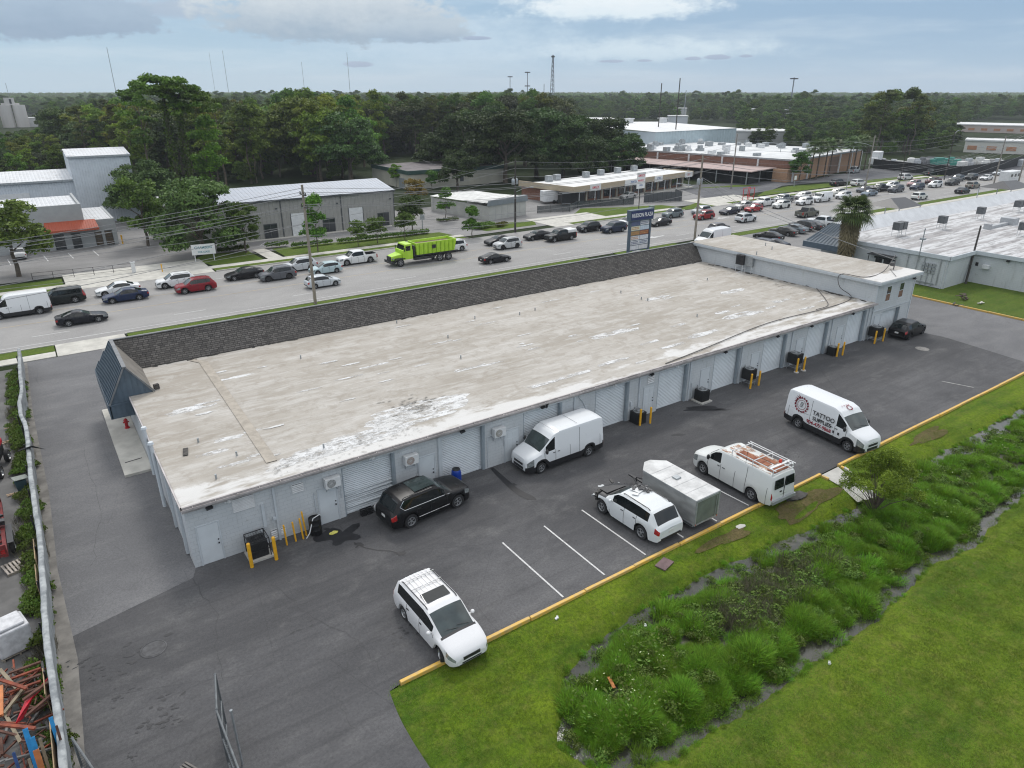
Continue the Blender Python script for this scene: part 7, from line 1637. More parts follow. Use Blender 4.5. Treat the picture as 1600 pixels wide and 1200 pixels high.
# trailers by the shops
for (u,v,c_,lab) in ((865,317,m_whitemetal,'white box trailer parked beside the strip of shops'),(893,320,m_scr,'black box trailer parked next to the white one by the shops')):
    X,Y = W(u,v); t = thing('box_trailer',lab,'trailer',(X,Y,0),R(-12)); loc_box(t,'box_body',c_,(-2.6,-1,.45,2.4,1,2.5),bevel=.06); b = MB(); [b.lathe([(0,-.1),(.36,-.1),(.36,.1),(0,.1)],(x,-1.05,.36),'Y',16) for x in (-.4,.45)]; local(b,'wheel',m_rubber,t); loc_box(t,'corner_trim',m_galv,(-2.62,-1.02,.4,2.42,-1.001,.5),(-2.62,-1.02,2.4,2.42,-1.001,2.5))
# yard goods behind the long fence
yr = random.Random(12); pal = [(.5,.5,.48),(.62,.62,.6),(.05,.25,.2),(.3,.3,.3),(.42,.44,.46),(.16,.16,.17)]
for i in range(26):
    u = 1368 + i*9; X,Y = W(u,yr.uniform(255,259.5)); L = yr.uniform(1.5,5); c_ = yr.choice(pal) if not 1450 < u < 1492 else (.05,.25,.2); cn_ = 'teal' if c_[2] == .2 else 'white' if c_[0] > .45 else 'dark grey' if c_[0] < .2 else 'grey'; t = thing('stacked_material',cn_ + ' covered stack of building material behind the long black fence','stack',(X,Y,0),R(yr.uniform(-15,25)),cn_ + ' stacks in the storage yard')
    b = MB(); b.box(-L/2,-1,0,L/2,1,yr.uniform(.7,1.8)); b.box(-L/2 + .3,-.8,0,L/4,.6,yr.uniform(1.2,2.4)); local(b,'load',M('load%d' % i,c_,.7,.15,1.),t,bevel=.08)
t = thing('box_truck','white box truck parked at the left end of the storage yard','truck',(*W(1368,258),0),R(20)); loc_box(t,'box_body',m_whitemetal,(-4,-1.2,.8,2.2,1.2,4.0),bevel=.05); loc_box(t,'cab',m_whitemetal,(-6,-1.1,.6,-4.1,1.1,2.5),bevel=.15); b = MB(); [b.lathe([(0,-.15),(.45,-.15),(.45,.15),(0,.15)],(x,s*1.0,.45),'Y',16) for x in (-5,1) for s in (-1,1)]; local(b,'wheel',m_rubber,t)
# distant roofs among the trees
def dwh(u,v,dist_top,w_,d_,col,lab,h=7,rz=0,win=False,cat='building'):
    X,Y = W(u,v,h); t = thing('distant_building',lab,cat,(X,Y,0),-math.atan2(X,Y) + R(rz)); m = M('dw%d' % u,col,.6,.06,.1); loc_box(t,'wall',m,(-w_/2,0,0,w_/2,d_,h)); loc_box(t,'roof',m_wroof,(-w_/2 - .3,-.3,h,w_/2 + .3,d_ + .3,h + .5))
    if win: b = MB(); [b.box(-w_/2 + k*6 + 1,-.1,1,-w_/2 + k*6 + 4,-.01,h*.6) for k in range(int(w_/6))]; local(b,'door',M('dwd%d' % u,(.45,.22,.12),.7,.1,1.),t)
FARB = [(1575,197,110,30,(.50,.42,.38),'long pale and orange retail building at the far right',3.6,-6,True),(1575,222,26,12,(.62,.6,.55),'low white and orange block in the far right parking area',4,0,True),
        (132,205,26,15,(.55,.48,.4),'low tan building glimpsed in the woods behind the tall pines',4,0,False),(140,220,9,9,(.6,.6,.6),'white metal roof glimpsed behind the white warehouse',6,0,False),
        (435,206,20,12,(.5,.5,.5),'white roof glimpsed through the woods left of centre',7,5,False),(520,210,9,8,(.5,.5,.5),'small white roof deep in the woods above the metal workshop',7,0,False),(355,211,9,8,(.5,.5,.5),'white roof sliver behind the tall pine trunks',7,5,False),
        (925,188,22,20,(.25,.30,.30),'grey green roof beyond the big white warehouse',9,5,False),(1062,170,10,12,(.6,.6,.6),'white block beyond the large warehouse near the tall poles',9,0,False),(1060,182,12,10,(.55,.57,.6),'small white gabled house beyond the large warehouse',6,5,False),(1174,171,5,8,(.6,.58,.5),'cream box building in the distant trees',10,0,False),
        (1190,206,22,18,(.5,.5,.5),'low white roof behind the row of palms',5,8,False),(1232,172,12,12,(.6,.6,.6),'distant white roof right of centre',8,0,False),(1292,159,36,20,(.12,.2,.4),'distant long blue roofed store',9,0,False),(1310,168,12,12,(.6,.6,.6),'distant white block below the blue roofed store',7,0,False),(1425,199,16,10,(.5,.5,.5),'white roof showing through the trees right of centre',5,0,False),(50,185,9,8,(.6,.6,.6),'white shed beside the twin silos',5,0,False)]
for a in FARB: dwh(a[0],a[1],0,a[2],a[3],a[4],a[5],a[6],a[7],a[8])
SI = thing('storage_silos','pair of white concrete silos with a head house on the far left','silo',(*W(26,199),0)); S0 = math.hypot(*SI.location[:2])/1080*.74
for x,s_ in ((-9*S0,1),(10*S0,1)): b = MB(); b.cyl((x,0,0),(x,0,34*S0),9.0*S0,n=24); local(b,'silo_barrel',M('silo_white',(.52,.50,.48),.8,.12,.2,streak=(1,1,.1)) if x < 0 else bpy.data.materials['silo_white'],SI,smooth=40)
b = MB(); b.box(-8*S0,-4*S0,34*S0,6*S0,4*S0,45*S0); b.box(-13*S0,-3*S0,34*S0,12*S0,3*S0,37*S0); local(b,'head_house',bpy.data.materials['silo_white'],SI); b = MB(); b.box(-1*S0,-4.1*S0,36*S0,2*S0,-4.01*S0,43*S0); local(b,'opening',m_dark,SI)
# masts
def mast(u,ytop,dist,r,lab,lattice=False,heads=0,mat=None):
    X,Y = far(u,dist); k = dist*1.0; lo,hi = 0,600
    for _ in range(40):
        m = (lo + hi)/2
        if proj(X,Y,m)[1] > ytop: lo = m
        else: hi = m
    t = thing('radio_mast',lab,'mast',(X,Y,0),0,'masts on the horizon'); b = MB(); h = lo
    if lattice:
        w_ = h*.06
        for a in range(3):
            c0,s0 = math.cos(a*2.09),math.sin(a*2.09); b.cyl((w_*c0,w_*s0,0),(w_*.2*c0,w_*.2*s0,h),r,n=4)
            for q in range(12): c1,s1 = math.cos((a + 1)*2.09),math.sin((a + 1)*2.09); f0 = 1 - .8*q/12; f1 = 1 - .8*(q + 1)/12; b.cyl((w_*c0*f0,w_*s0*f0,h*q/12),(w_*c1*f1,w_*s1*f1,h*(q + 1)/12),r*.6,n=4)
    else: b.cyl((0,0,0),(0,0,h),r,r*.8,n=6)
    local(b,'mast_shaft',mat or m_galv,t)
    if heads:
        q = MB(); [q.lathe([(0,0),(r*6,0),(r*6,h*.025),(0,h*.025)],(0,0,h*z),n=10) for z in ([.96] if heads == 1 else [.97,.62])]; local(q,'antenna_ring',m_dark,t)
m_far = M('mast_grey',(.16,.18,.21),.7,.1,.1)
for a in ((181,74,1300,.45,'tallest slim guyed mast left of the tall pines'),(336,82,1700,.3,'faint thin mast left of the close pair'),(357,79,1500,.4,'thin mast right of the close pair over the woods'),(476,97,1500,.35,'short slim mast over the woods left of centre'),(547,82,1300,.4,'slim mast beside the small dark cloud')): mast(*a,mat=m_far)
mast(797,119,900,.5,'cell tower with ringed head, leftmost of the centre group',heads=2,mat=m_far); mast(824,112,900,.55,'cell tower with flat crown second of the centre group',heads=2,mat=m_far); mast(850,131,800,.4,'short plain pole in the centre group of masts',mat=m_far); mast(863,86,900,.35,'tall lattice tower in the centre group of masts',True,1,mat=m_far)
mast(1033,130,260,.22,'wooden line pole rising above the distant trees, left of the pair',mat=m_wooddark); mast(1061,122,250,.22,'taller line pole of the pair above the distant trees',mat=m_wooddark); mast(1238,121,600,.5,'tall stadium light pole with flat head on the right',heads=1,mat=m_far); mast(1072,141,500,.3,'thin pale pole just right of the line pole pair',mat=m_galv); mast(12,130,1500,.4,'faint mast above the trees at the far left',mat=m_far)
# neighbour on the right
N_ = bld('neighbouring_building','pale blue single storey building with streaky white roof and slate mansard end on the right','building',(84,35,0)); NX,NY = 84,35
b = MB(); 
def nb(*x): b.box(x[0] - NX,x[1] - NY,x[2],x[3] - NX,x[4] - NY,x[5])
nb(83.9,35.3,0,84.2,50.5,3.55); nb(83.9,35.0,0,90.2,35.3,3.55); nb(89.9,8,0,90.2,35.0,3.55); local(b,'wall',m_block,N_)
def roofn():
    m = bpy.data.materials.new('streaked_roof'); m.use_nodes = True; g = NG(m.node_tree); bb = g.n['Principled BSDF']; bb.inputs['Roughness'].default_value = .6
    p = g.new('ShaderNodeNewGeometry').outputs['Position']; x,y,z = g.sep(p); n = g.noise(g.vmath('MULTIPLY',p,(.09,1.1,1)),1.,6,.6); n2 = g.noise(g.vmath('MULTIPLY',p,(.5,2.5,1)),1.,6,.65)
    c = g.mix(g.ss(n,.44,.60),(.52,.52,.52),(.30,.285,.28)); c = g.mix(g.math('MULTIPLY',g.ss(n2,.50,.62),.75),c,(.17,.16,.155)); sy = g.math('ABSOLUTE',g.math('SUBTRACT',g.math('FRACT',g.math('DIVIDE',y,1.0)),.5)); c = g.mix(g.math('MULTIPLY',g.ss(sy,.42,.49),.6),c,(.25,.24,.24)); g.l.new(c,bb.inputs['Base Color']); return m
b = MB(); nb(83.75,34.85,3.56,170,49.0,3.72); nb(89.75,8,3.56,170,34.84,3.72); local(b,'roof',roofn(),N_)
b = MB(); nb(83.7,34.8,3.3,83.88,47.3,3.74); nb(83.7,34.7,3.3,89.7,34.84,3.74); nb(89.62,8,3.3,89.74,34.7,3.74); local(b,'roof_edge',m_trim,N_)
b = MB(); b.add([(x - NX,y - NY,z) for x,y,z in ((85.8,49.0,3.72),(170,49.0,3.72),(170,50.6,5.1),(85.4,50.6,5.1))],[(0,1,2,3)]); b.add([(x - NX,y - NY,z) for x,y,z in ((85.4,50.6,5.1),(170,50.6,5.1),(170,52.5,2.9),(83.4,52.5,2.9))],[(0,1,2,3)]); local(b,'mansard_back',M('white_flashing',(.56,.57,.58),.6,.08,.8),N_)
b = MB(); b.add([(x - NX,y - NY,z) for x,y,z in ((85.4,47.2,5.1),(85.4,50.6,5.1),(83.2,52.5,2.8),(82.8,47.0,2.8),(86.2,47.2,3.7),(86.0,49.1,3.7))],[(0,1,2,3),(4,0,3),(4,5,1,0)]); nb(82.75,47.0,2.1,83.05,52.5,2.8); nb(82.8,46.98,2.1,84,47.1,2.8)
for k in range(11): t_ = (k + .5)/11; a1 = Vector((85.4 - NX,47.2 + t_*3.4 - NY,5.12)); a2 = Vector((82.8 + .4*t_ - NX,47.0 + t_*5.5 - NY,2.83)); b.cyl(a1,a2,.03,n=4)
local(b,'slate_mansard',m_slateplain,N_)
b = MB(); nb(83.82,40.9,2.1,83.9,43.4,2.3); nb(82.8,40.7,2.6,83.9,43.8,2.68); nb(83.88,41.3,1.2,83.899,42.2,2.2); nb(83.88,42.4,1.2,83.899,43.2,2.2)
for y in (40.9,43.6): b.cyl((82.9 - NX,y - NY,0),(82.9 - NX,y - NY,2.6),.04,n=6)
local(b,'lean_to_window',m_dark,N_)
b = MB()
for y in (36.2,36.6,37.0,37.4):
    for z in (1.5,1.9,2.3): nb(83.75,y,z,83.89,y + .3,z + .3)
nb(83.8,36.0,.3,83.88,38.2,.4); nb(83.8,35.7,.3,83.86,35.8,3.4)
for y in (36.3,36.9,37.5,38.3,39.4): b.cyl((83.8 - NX,y - NY,.1),(83.8 - NX,y - NY,3.4 if y > 37 else 1.5),.04,n=6)
b.cyl((83.7 - NX,38.2 - NY,2.6),(83.7 - NX,38.2 - NY,6.4),.06,n=8); b.obox((83.7 - NX,38.2 - NY,5.2),(.5,.5,.2)); local(b,'meter_bank',m_galv,N_)
b = MB(); nb(89.45,33.0,1.9,89.89,33.7,2.3); local(b,'window_unit',m_whitemetal,N_); b = MB(); nb(89.85,27.6,0,89.899,28.6,2.1); nb(89.86,34.3,2.0,89.899,34.6,2.4); nb(89.5,31.2,3.05,89.89,31.5,3.2); local(b,'dark_opening',m_dark,N_)
b = MB(); nb(84.0,34.92,0,84.1,34.999,3.5); nb(83.82,35.2,0,83.899,35.3,3.5); nb(89.82,28.9,0,89.899,29.0,3.5); local(b,'downspout',m_trim,N_)
for i,(u,v,w_,lab) in enumerate(((1400,368,2,'twin grey rooftop units nearest the palm on the streaky roof'),(1470,357,1,'single grey rooftop unit right of the twin units on the streaky roof'),(1530,342,1,'small grey rooftop unit in the upper middle of the streaky roof'),(1588,331,2,'pair of grey rooftop units at the far right of the streaky roof'),(1596,368,1.4,'dark rooftop unit cut by the right edge of the photo'))):
    X,Y = W(u,v,3.8); t = thing('rooftop_unit',lab,'air conditioner',(X,Y,3.72)); b = MB(); 
    for k in range(int(w_)): b.box(-.45 + k*1.1,-.45,.8,.45 + k*1.1,.45,1.75); [b.box(-.47 + k*1.1,-.4,z,-.451 + k*1.1,.4,z + .04) for z in np.arange(.9,1.7,.12)]
    local(b,'casing',M('unit_grey',(.10,.105,.11),.6,.15,3.) if i == 0 else bpy.data.materials['unit_grey'],t,bevel=.03); b = MB(); [b.cyl((x,y,0),(x,y,.8),.03,n=6) for x in (-.4,.4 + 1.1*(int(w_) - 1)) for y in (-.4,.4)]; b.tube([(.5,0,.9),(1.4,.1,.7),(1.7,.2,0)],.05,6); local(b,'stand',m_whitemetal,t)
X,Y = W(1565,352,3.8); b = MB(); b.box(-4,-.25,0,1.5,.25,.35); b.box(1.5,-.8,0,3.2,.9,.9); b.box(-4.6,-.4,0,-4,.4,.7); o = b.build('roof_duct',M('duct_grey',(.36,.37,.38),.5,.1,2.),off=(0,0,0)); o.location = (X,Y,3.72); tag(o,'long flat grey duct with a square hood on the streaky roof','duct')
for (u,v,z,w_,lab) in ((1412,327,2.6,7,'black peaked canopy behind the neighbouring parapet, nearer the palm'),(1580,297,2.6,9,'black peaked canopy behind the neighbouring parapet at the right')):
    X,Y = W(u,v,z); X,Y = (118.5,60.0) if u < 1500 else (160,60); t = thing('entrance_canopy',lab,'canopy',(X,Y,0)); b = MB(); b.add([(-w_/2,-3,3.4),(w_/2,-3,3.4),(w_/2,3,3.4),(-w_/2,3,3.4),(-w_/6,0,4.6),(w_/2,0,4.4)],[(0,1,5,4),(2,3,4,5),(3,0,4),(1,2,5)]); local(b,'canopy_roof',m_black,t); b = MB(); [b.cyl((x,y,0),(x,y,3.4),.08,n=6) for x in (-w_/2 + .2,w_/2 - .2) for y in (-2.8,2.8)]; local(b,'post',m_trim,t)
rub = [(1425,'dark broken boards heap on the side lawn',(.07,.05,.04),1505,468),(1,'pale plank lying on the side lawn',(.5,.48,.44),1532,475),(2,'dark rubble by the side kerb',(.05,.05,.05),1492,478)]
for i,(_,lab,c_,u,v) in enumerate(rub):
    X,Y = W(u,v); b = MB(); [b.obox((jr.uniform(-.6,.6)*(i != 1),jr.uniform(-.3,.3)*(i != 1),.1 + .06*k),(.9,.14,.06),jr.uniform(-.6,.6)) for k in range(9 if i == 0 else 2)]; o = b.build('timber_heap',M('tb%d' % i,c_,.8,.2,3.),off=(0,0,0)); o.location = (X,Y,.02); tag(o,lab,'timber')
# -------------------------- vegetation
m_leaf = leaf_mat('leaf_broad',(.026,.060,.009),(.105,.165,.02)); m_leafd = leaf_mat('leaf_oak',(.015,.031,.009),(.052,.082,.018),trans=.15)
m_leafp = leaf_mat('leaf_pine',(.020,.044,.009),(.062,.10,.02)); m_leafy = leaf_mat('leaf_bright',(.045,.09,.010),(.13,.19,.03)); m_frond = leaf_mat('palm_frond',(.022,.045,.012),(.075,.11,.03),trans=.15)
m_thatch = leaf_mat('dead_frond',(.075,.056,.032),(.18,.14,.085),trans=.05); m_reed = leaf_mat('reed',(.065,.155,.012),(.21,.36,.03),trans=.4); m_blade = leaf_mat('grass_blade',(.055,.125,.012),(.17,.245,.022),trans=.3)
m_weed = leaf_mat('weed_grey',(.05,.055,.03),(.15,.14,.09),trans=.2)
def quads(cen,nrm,size,asp=.6,rnd=None,jit=.5):
    """leaf quads: centre, outward direction"""
    r = rnd or rng; n = len(cen); d = nrm + r.normal(0,jit,(n,3)); d /= np.linalg.norm(d,axis=1,keepdims=True) + 1e-9
    a = np.cross(d,r.normal(0,1,(n,3))); a /= np.linalg.norm(a,axis=1,keepdims=True) + 1e-9; b = np.cross(d,a)
    s = (size*r.uniform(.6,1.35,n))[:,None]; a = a*s; b = b*s*asp
    V = np.stack([cen - a - b*.3,cen + b,cen + a - b*.1,cen - b],1).reshape(-1,3)
    return V,np.arange(4*n).reshape(n,4)
def crown(name,blobs,n,size,mat,asp=.6,seed=1,shell=.3,jit=.8):
    r = np.random.default_rng(seed); W_ = np.array([b[3]*b[4]*b[5] for b in blobs])**.67; cnt = np.maximum(8,(W_/W_.sum()*n).astype(int)); C_ = []; N_ = []
    for (x,y,z,a,b,c),k in zip(blobs,cnt):
        d = r.normal(0,1,(k,3)); d /= np.linalg.norm(d,axis=1,keepdims=True); d[:,2] = np.where(d[:,2] < -.25,-d[:,2]*.6,d[:,2])
        q = r.uniform(shell,1.0,(k,1))**.5; lump = 1 + .16*np.sin(d[:,:1]*7 + x*3)*np.cos(d[:,1:2]*6 + y) + .1*np.sin(d[:,2:]*11 + z)
        C_.append(np.array([x,y,z]) + d*q*lump*np.array([a,b,c])); N_.append(d + np.array([0,0,.35]))
    V,F = quads(np.concatenate(C_),np.concatenate(N_),size,asp,r,jit); return fast_mesh(name,V,F,mat)
def blobset(kind,seed):
    r = random.Random(seed); B_ = []
    if kind == 'broad':       # h 1 unit = metres, total 13
        for i in range(34):
            t = r.uniform(0,6.28); z = r.uniform(3.6,11.4); R_ = 3.9*math.sqrt(max(.1,1 - ((z - 7.2)/5.2)**2))*r.uniform(.55,1); s = r.uniform(.8,1.6); B_.append((R_*math.cos(t),R_*math.sin(t),z,s,s,s*.72))
        B_.append((0,0,8,2.6,2.6,3.0))
    elif kind == 'oak':
        for i in range(56):
            t = r.uniform(0,6.28); z = r.uniform(3.2,11.6); R_ = 6.8*math.sqrt(max(.08,1 - ((z - 5.5)/7.)**2))*r.uniform(.5,1); s = r.uniform(1.0,2.1); B_.append((R_*math.cos(t),R_*math.sin(t),z,s,s,s*.65))
        B_.append((0,0,8,4.5,4.5,3.0))
    elif kind == 'pine':
        for i in range(17):
            t = r.uniform(0,6.28); z = r.uniform(9,19); R_ = r.uniform(.3,3.6)*(1 - abs(z - 14.5)/9); s = r.uniform(.9,1.7); B_.append((R_*math.cos(t),R_*math.sin(t),z,s,s,s*.5))
    elif kind == 'tall':
        for i in range(22):
            t = r.uniform(0,6.28); z = r.uniform(5,17); R_ = 3.0*math.sqrt(max(.1,1 - ((z - 11)/7.5)**2))*r.uniform(.4,1); s = r.uniform(1.1,2.0); B_.append((R_*math.cos(t),R_*math.sin(t),z,s,s,s*.8))
    elif kind == 'young':
        for i in range(14):
            t = r.uniform(0,6.28); z = r.uniform(1.4,4.6); R_ = (1.35*(1 - (z - 1.2)/4.6))*r.uniform(.4,1); s = r.uniform(.5,.78) ; B_.append((R_*math.cos(t),R_*math.sin(t),z,s,s,s*.8))
    elif kind == 'round':
        for i in range(12):
            t = r.uniform(0,6.28); z = r.uniform(1.6,3.3); R_ = 1.1*r.uniform(.2,1); s = r.uniform(.6,.9); B_.append((R_*math.cos(t),R_*math.sin(t),z,s,s,s*.7))
    return B_
def trunk_mesh(name,h,r0,limbs,mat,seed=0,fork=.45,spread=3.):
    r = random.Random(seed); b = MB(); P = [Vector((0,0,0))]
    for k in range(1,6): P.append(Vector((r.uniform(-.06,.06)*h*.3,r.uniform(-.06,.06)*h*.3,h*k/5)))
    for k in range(5): b.cyl(P[k],P[k + 1],r0*(1 - k*.16),r0*(1 - (k + 1)*.16),8,0,False)
    for i in range(limbs):
        z = h*(fork + (1 - fork)*i/max(1,limbs)); t = i*2.4 + r.uniform(-.4,.4); L = spread*r.uniform(.6,1.1); a = Vector((0,0,z)); m = a + Vector((math.cos(t),math.sin(t),.7))*L*.5; e = a + Vector((math.cos(t)*1.,math.sin(t)*1.,.9))*L
        b.cyl(a,m,r0*.38,r0*.25,6,0,False); b.cyl(m,e,r0*.25,r0*.1,5,0,False)
        e2_ = m + Vector((math.cos(t + .8),math.sin(t + .8),.6))*L*.5; b.cyl(m,e2_,r0*.18,r0*.07,5,0,False)
    return b.mesh(name,mat,smooth=50)
TREES = {}
def tree_kind(kind,sub,n,size,mat,th,tr,limbs,spread,nm='tree'):
    if (kind,sub) not in TREES: TREES[(kind,sub)] = (crown('crown',blobset(kind,sub*7 + 3),n,size,mat,seed=sub*13 + 5),trunk_mesh('trunk',th,tr,limbs,m_bark,sub,spread=spread))
    return TREES[(kind,sub)]
SPEC = dict(broad=(8000,.25,m_leaf,8.5,.28,7,3.),oak=(17000,.25,m_leafd,7.5,.5,9,4.5),pine=(5000,.26,m_leafp,17,.26,8,2.4),tall=(8000,.26,m_leaf,13,.26,7,2.5),young=(3600,.12,m_leaf,3.6,.07,6,1.0),round=(3000,.12,m_leafy,2.2,.07,6,1.1))
KN = dict(broad='broadleaf_tree',oak='oak_tree',pine='pine_tree',tall='broadleaf_tree',young='young_tree',round='ornamental_tree')
def tree(kind,x,y,s,label,group=None,tint=(1,1,1),sub=None,rz=None,z=0,sz=None,name=None):
    sub = random.randrange(3) if sub is None else sub; sp = SPEC[kind]; cm,tm = tree_kind(kind,sub,*sp)
    t = thing(name or KN[kind],label,'tree',(x,y,z),random.uniform(0,6.28) if rz is None else rz,group); t.scale = (s,s,sz or s)
    c = add_part('crown',cm,t,tint); add_part('trunk',tm,t); return t
# named trees
def at_px(u,v): return W(u,v)
tree('oak',*W(318,397),.84,'large dense grey-green oak beside the office drive in front of the metal workshop',tint=(1.9,1.8,1.9),sub=0,sz=.90,z=-1.3)
tree('oak',*W(266,372),.42,'spreading oak at the bend of the office drive next to the white step van',tint=(1.35,1.4,1.4),sub=1)
tree('broad',13.9,113.0,.80,'open-crowned tree in the kerbed bed right of the orange awning',tint=(1.1,1.1,1.5),sub=1)
tree('broad',*W(30,432),1.05,'broad tree over the parked white sedan at the far left',tint=(1.5,1.4,1.7),sub=2,sz=.80)
tree('oak',17.5,135.5,.80,'grey-green spreading tree leaning over the white warehouse',tint=(1.6,1.6,1.8),sub=2)
tree('broad',*W(385,395),.55,'bushy tree at the left corner of the metal workshop',tint=(.85,.9,1.0),sub=0)
tree('young',*W(497,393),1.35,'slender tree standing in front of the white roller door left of the wooden pole',tint=(.9,1.1,.8),sub=0,sz=1.6)
tree('round',*W(560,385),1.0,'small round tree left of the three in the workshop hedge',tint=(.9,.9,.9),sub=0); tree('round',*W(590,380),1.05,'small round tree in the middle of the three in the workshop hedge',tint=(.8,.85,.8),sub=1); tree('round',*W(633,374),1.05,'small round tree right of the three above the lime truck',tint=(.9,1.05,.9),sub=2)
tree('round',*W(645,360),1.5,'bushier dark tree behind the right corner of the workshop',tint=(.5,.6,.6),sub=1)
tree('young',*W(738,372),1.15,'conical dark green tree in the hedge island beside the office drive',tint=(.8,1.0,.7),sub=1,sz=1.0); tree('young',*W(697,345),1.1,'thin pale tree before the low office wall',tint=(1.0,1.1,1.0),sub=2)
tree('broad',*W(1248,285),.62,'dark round tree at the corner of the brick building',tint=(.6,.7,.7),sub=1)
tree('broad',*W(620,292),.42,'bright green round tree between the workshop and the beige building',tint=(1.3,1.6,.9),sub=2); tree('round',*W(675,300),1.3,'dark shrub against the beige building wall',tint=(.5,.65,.6),sub=1)
tree('round',*W(650,322),1.4,'reddish brown tree behind the low office',tint=(1.7,.75,.7),sub=0)
# tall pines with vine-wrapped trunks, left
def pine_pair():
    for i,(u,v,h,lab) in enumerate(((276,277,23.2,'tallest pine with thick vine-covered trunk, left of the pair'),(297,276,21.8,'second tall pine with vine-covered trunk, right of the pair'))):
        X,Y = W(u,v); X,Y = (47.5 + i*2.0,207 - i*3) if False else (X*.72,Y*.72)
        t = thing('pine_tree',lab,'tree',(X,Y,0),i*1.3,'pair of tall pines'); r = random.Random(i + 40); B_ = []
        for k in range(40):
            a = r.uniform(0,6.28); z = h - abs(r.gauss(0,2.6)) - .4; R_ = r.uniform(.5,7.2)*(1 - max(0,(z - (h - 2.5)))/4.5); s = r.uniform(.9,1.7); B_.append((R_*math.cos(a),R_*math.sin(a),z,s,s,s*.55))
        add_part('crown',crown('crown',B_,9500,.26,m_leafp,seed=50 + i),t,(1.7,1.9,1.0))
        b = MB(); b.cyl((0,0,0),(.2,.1,h - 2.2),.50,.26,10,0,False)
        for k in range(10): a = k*2.3; z = h - 5 + k*.35; b.cyl((.15,0,z),(2.8*math.cos(a),2.8*math.sin(a),z + 1.3),.10,.04,5,0,False)
        local(b,'trunk',m_pinebark,t,smooth=50)
        V = [(r.gauss(0,.30 + .25*r.random()),r.gauss(0,.45),r.uniform(.5,h - 4)) for _ in range(1500)]; V = np.array(V); q,F = quads(V,V*np.array([1,1,0]),.22); add_part('vine',fast_mesh('vine',q,F,m_leafp),t,(1.2,1.3,.7))
pine_pair()
for i,(u,v,s,kd,lab) in enumerate(((235,270,1.12,'pine','tall pine immediately left of the vine-covered pair'),(212,262,1.0,'tall','full dark tree left of the tall pines'),(330,285,.9,'tall','yellow green tree right of the tall pines'),(350,270,1.0,'pine','pine with ragged crown right of the tall pair'))):
    X,Y = W(u,v); tree(kd,X*.8,Y*.8,s,lab,tint=(1.25,1.35,.85) if i % 2 == 0 else (1.3,1.25,.8),sub=i % 3)
# big oaks behind the shops
for i,(u,v,s) in enumerate(((735,262,1.05),(790,270,1.1),(690,262,.8),(838,262,1.1),(880,262,1.0),(905,252,.9),(940,256,.95),(970,262,.72),(760,246,1.1),(820,244,1.05),(870,240,1.0),(715,282,.55),(915,268,.7))):
    X,Y = W(u,v + 16); tree('oak',X,Y,s*1.22,'huge dark live oak behind the low office and the strip of small shops','dark live oaks behind the shops',tint=(.9,.95,.9),sub=i % 3)
# the woods: nearest ones are things of their own
BND = [(-200,290),(0,290),(96,288),(104,262),(190,275),(360,288),(470,290),(560,284),(575,248),(700,246),(860,240),(905,206),(990,192),(1150,192),(1165,228),(1330,232),(1350,243),(1470,243),(1505,226),(1520,190),(1620,188),(1900,185)]
ROOF_ZONES = [(24,206,48,30),(140,213,34,7),(930,190,50,6),(1062,176,18,8),(1195,208,34,5),(1292,160,44,7),(1232,172,16,5),(1560,215,70,24),(1174,176,8,8),(1425,202,18,4),(435,205,30,4)]
wr_ = random.Random(99); cand = []
def forest_pts(step,d0,d1):
    out = []; X = -1200
    xs = np.arange(-900,3400,step)
    for x in xs:
        for y in np.arange(60,3400,step):
            px_,py_ = x + wr_.uniform(-.42,.42)*step,y + wr_.uniform(-.42,.42)*step; D = math.hypot(px_,py_)
            if not d0 <= D < d1: continue
            u,v = proj(px_,py_,0)
            if u < -420 or u > 1960 or v < 140: continue
            if v > _ip(BND,u): continue
            if any(abs(u - a) < c and abs(v - (b + 6)) < e for a,b,c,e in ROOF_ZONES): continue
            out.append((D,px_,py_,u,v))
    return sorted(out)
pts = forest_pts(8.0,0,430)
kinds = ['broad','tall','broad','pine','tall','oak']
vis = [p for p in pts if -50 < p[3] < 1650]; near_t = vis[:255]; kept = set(near_t); rest = [p for p in pts if p not in kept]
WL = {'broad': 'rounded broadleaf tree of the woods beyond the lots','tall': 'tall broadleaf tree of the woods beyond the lots','pine': 'thin-crowned pine of the woods beyond the lots','oak': 'wide dark oak of the woods beyond the lots'}
for i,(D,x,y,u,v) in enumerate(near_t):
    kd = wr_.choice(kinds); dk = .65 if 600 < u < 1000 else 1.0; tn = wr_.uniform(.85,1.65)*dk
    hmax = 1.0
    if kd == 'pine': s = wr_.uniform(.76,.94)
    elif kd == 'tall': s = wr_.uniform(.85,1.03)
    else: s = wr_.uniform(1.0,1.35)
    if u > 1330 and v > 222: s *= 1.25
    elif u > 1100: s *= 1.0
    elif u > 450: s *= 1.16
    elif u > 110: s *= 1.02
    if u < 110: s *= .56 if v > 205 else .7
    tree(kd,x,y,s,WL[kd],'trees of the woods: ' + kd,tint=(tn*wr_.uniform(.8,1.5),tn,tn*wr_.uniform(.6,1.1)),sub=wr_.randrange(3))
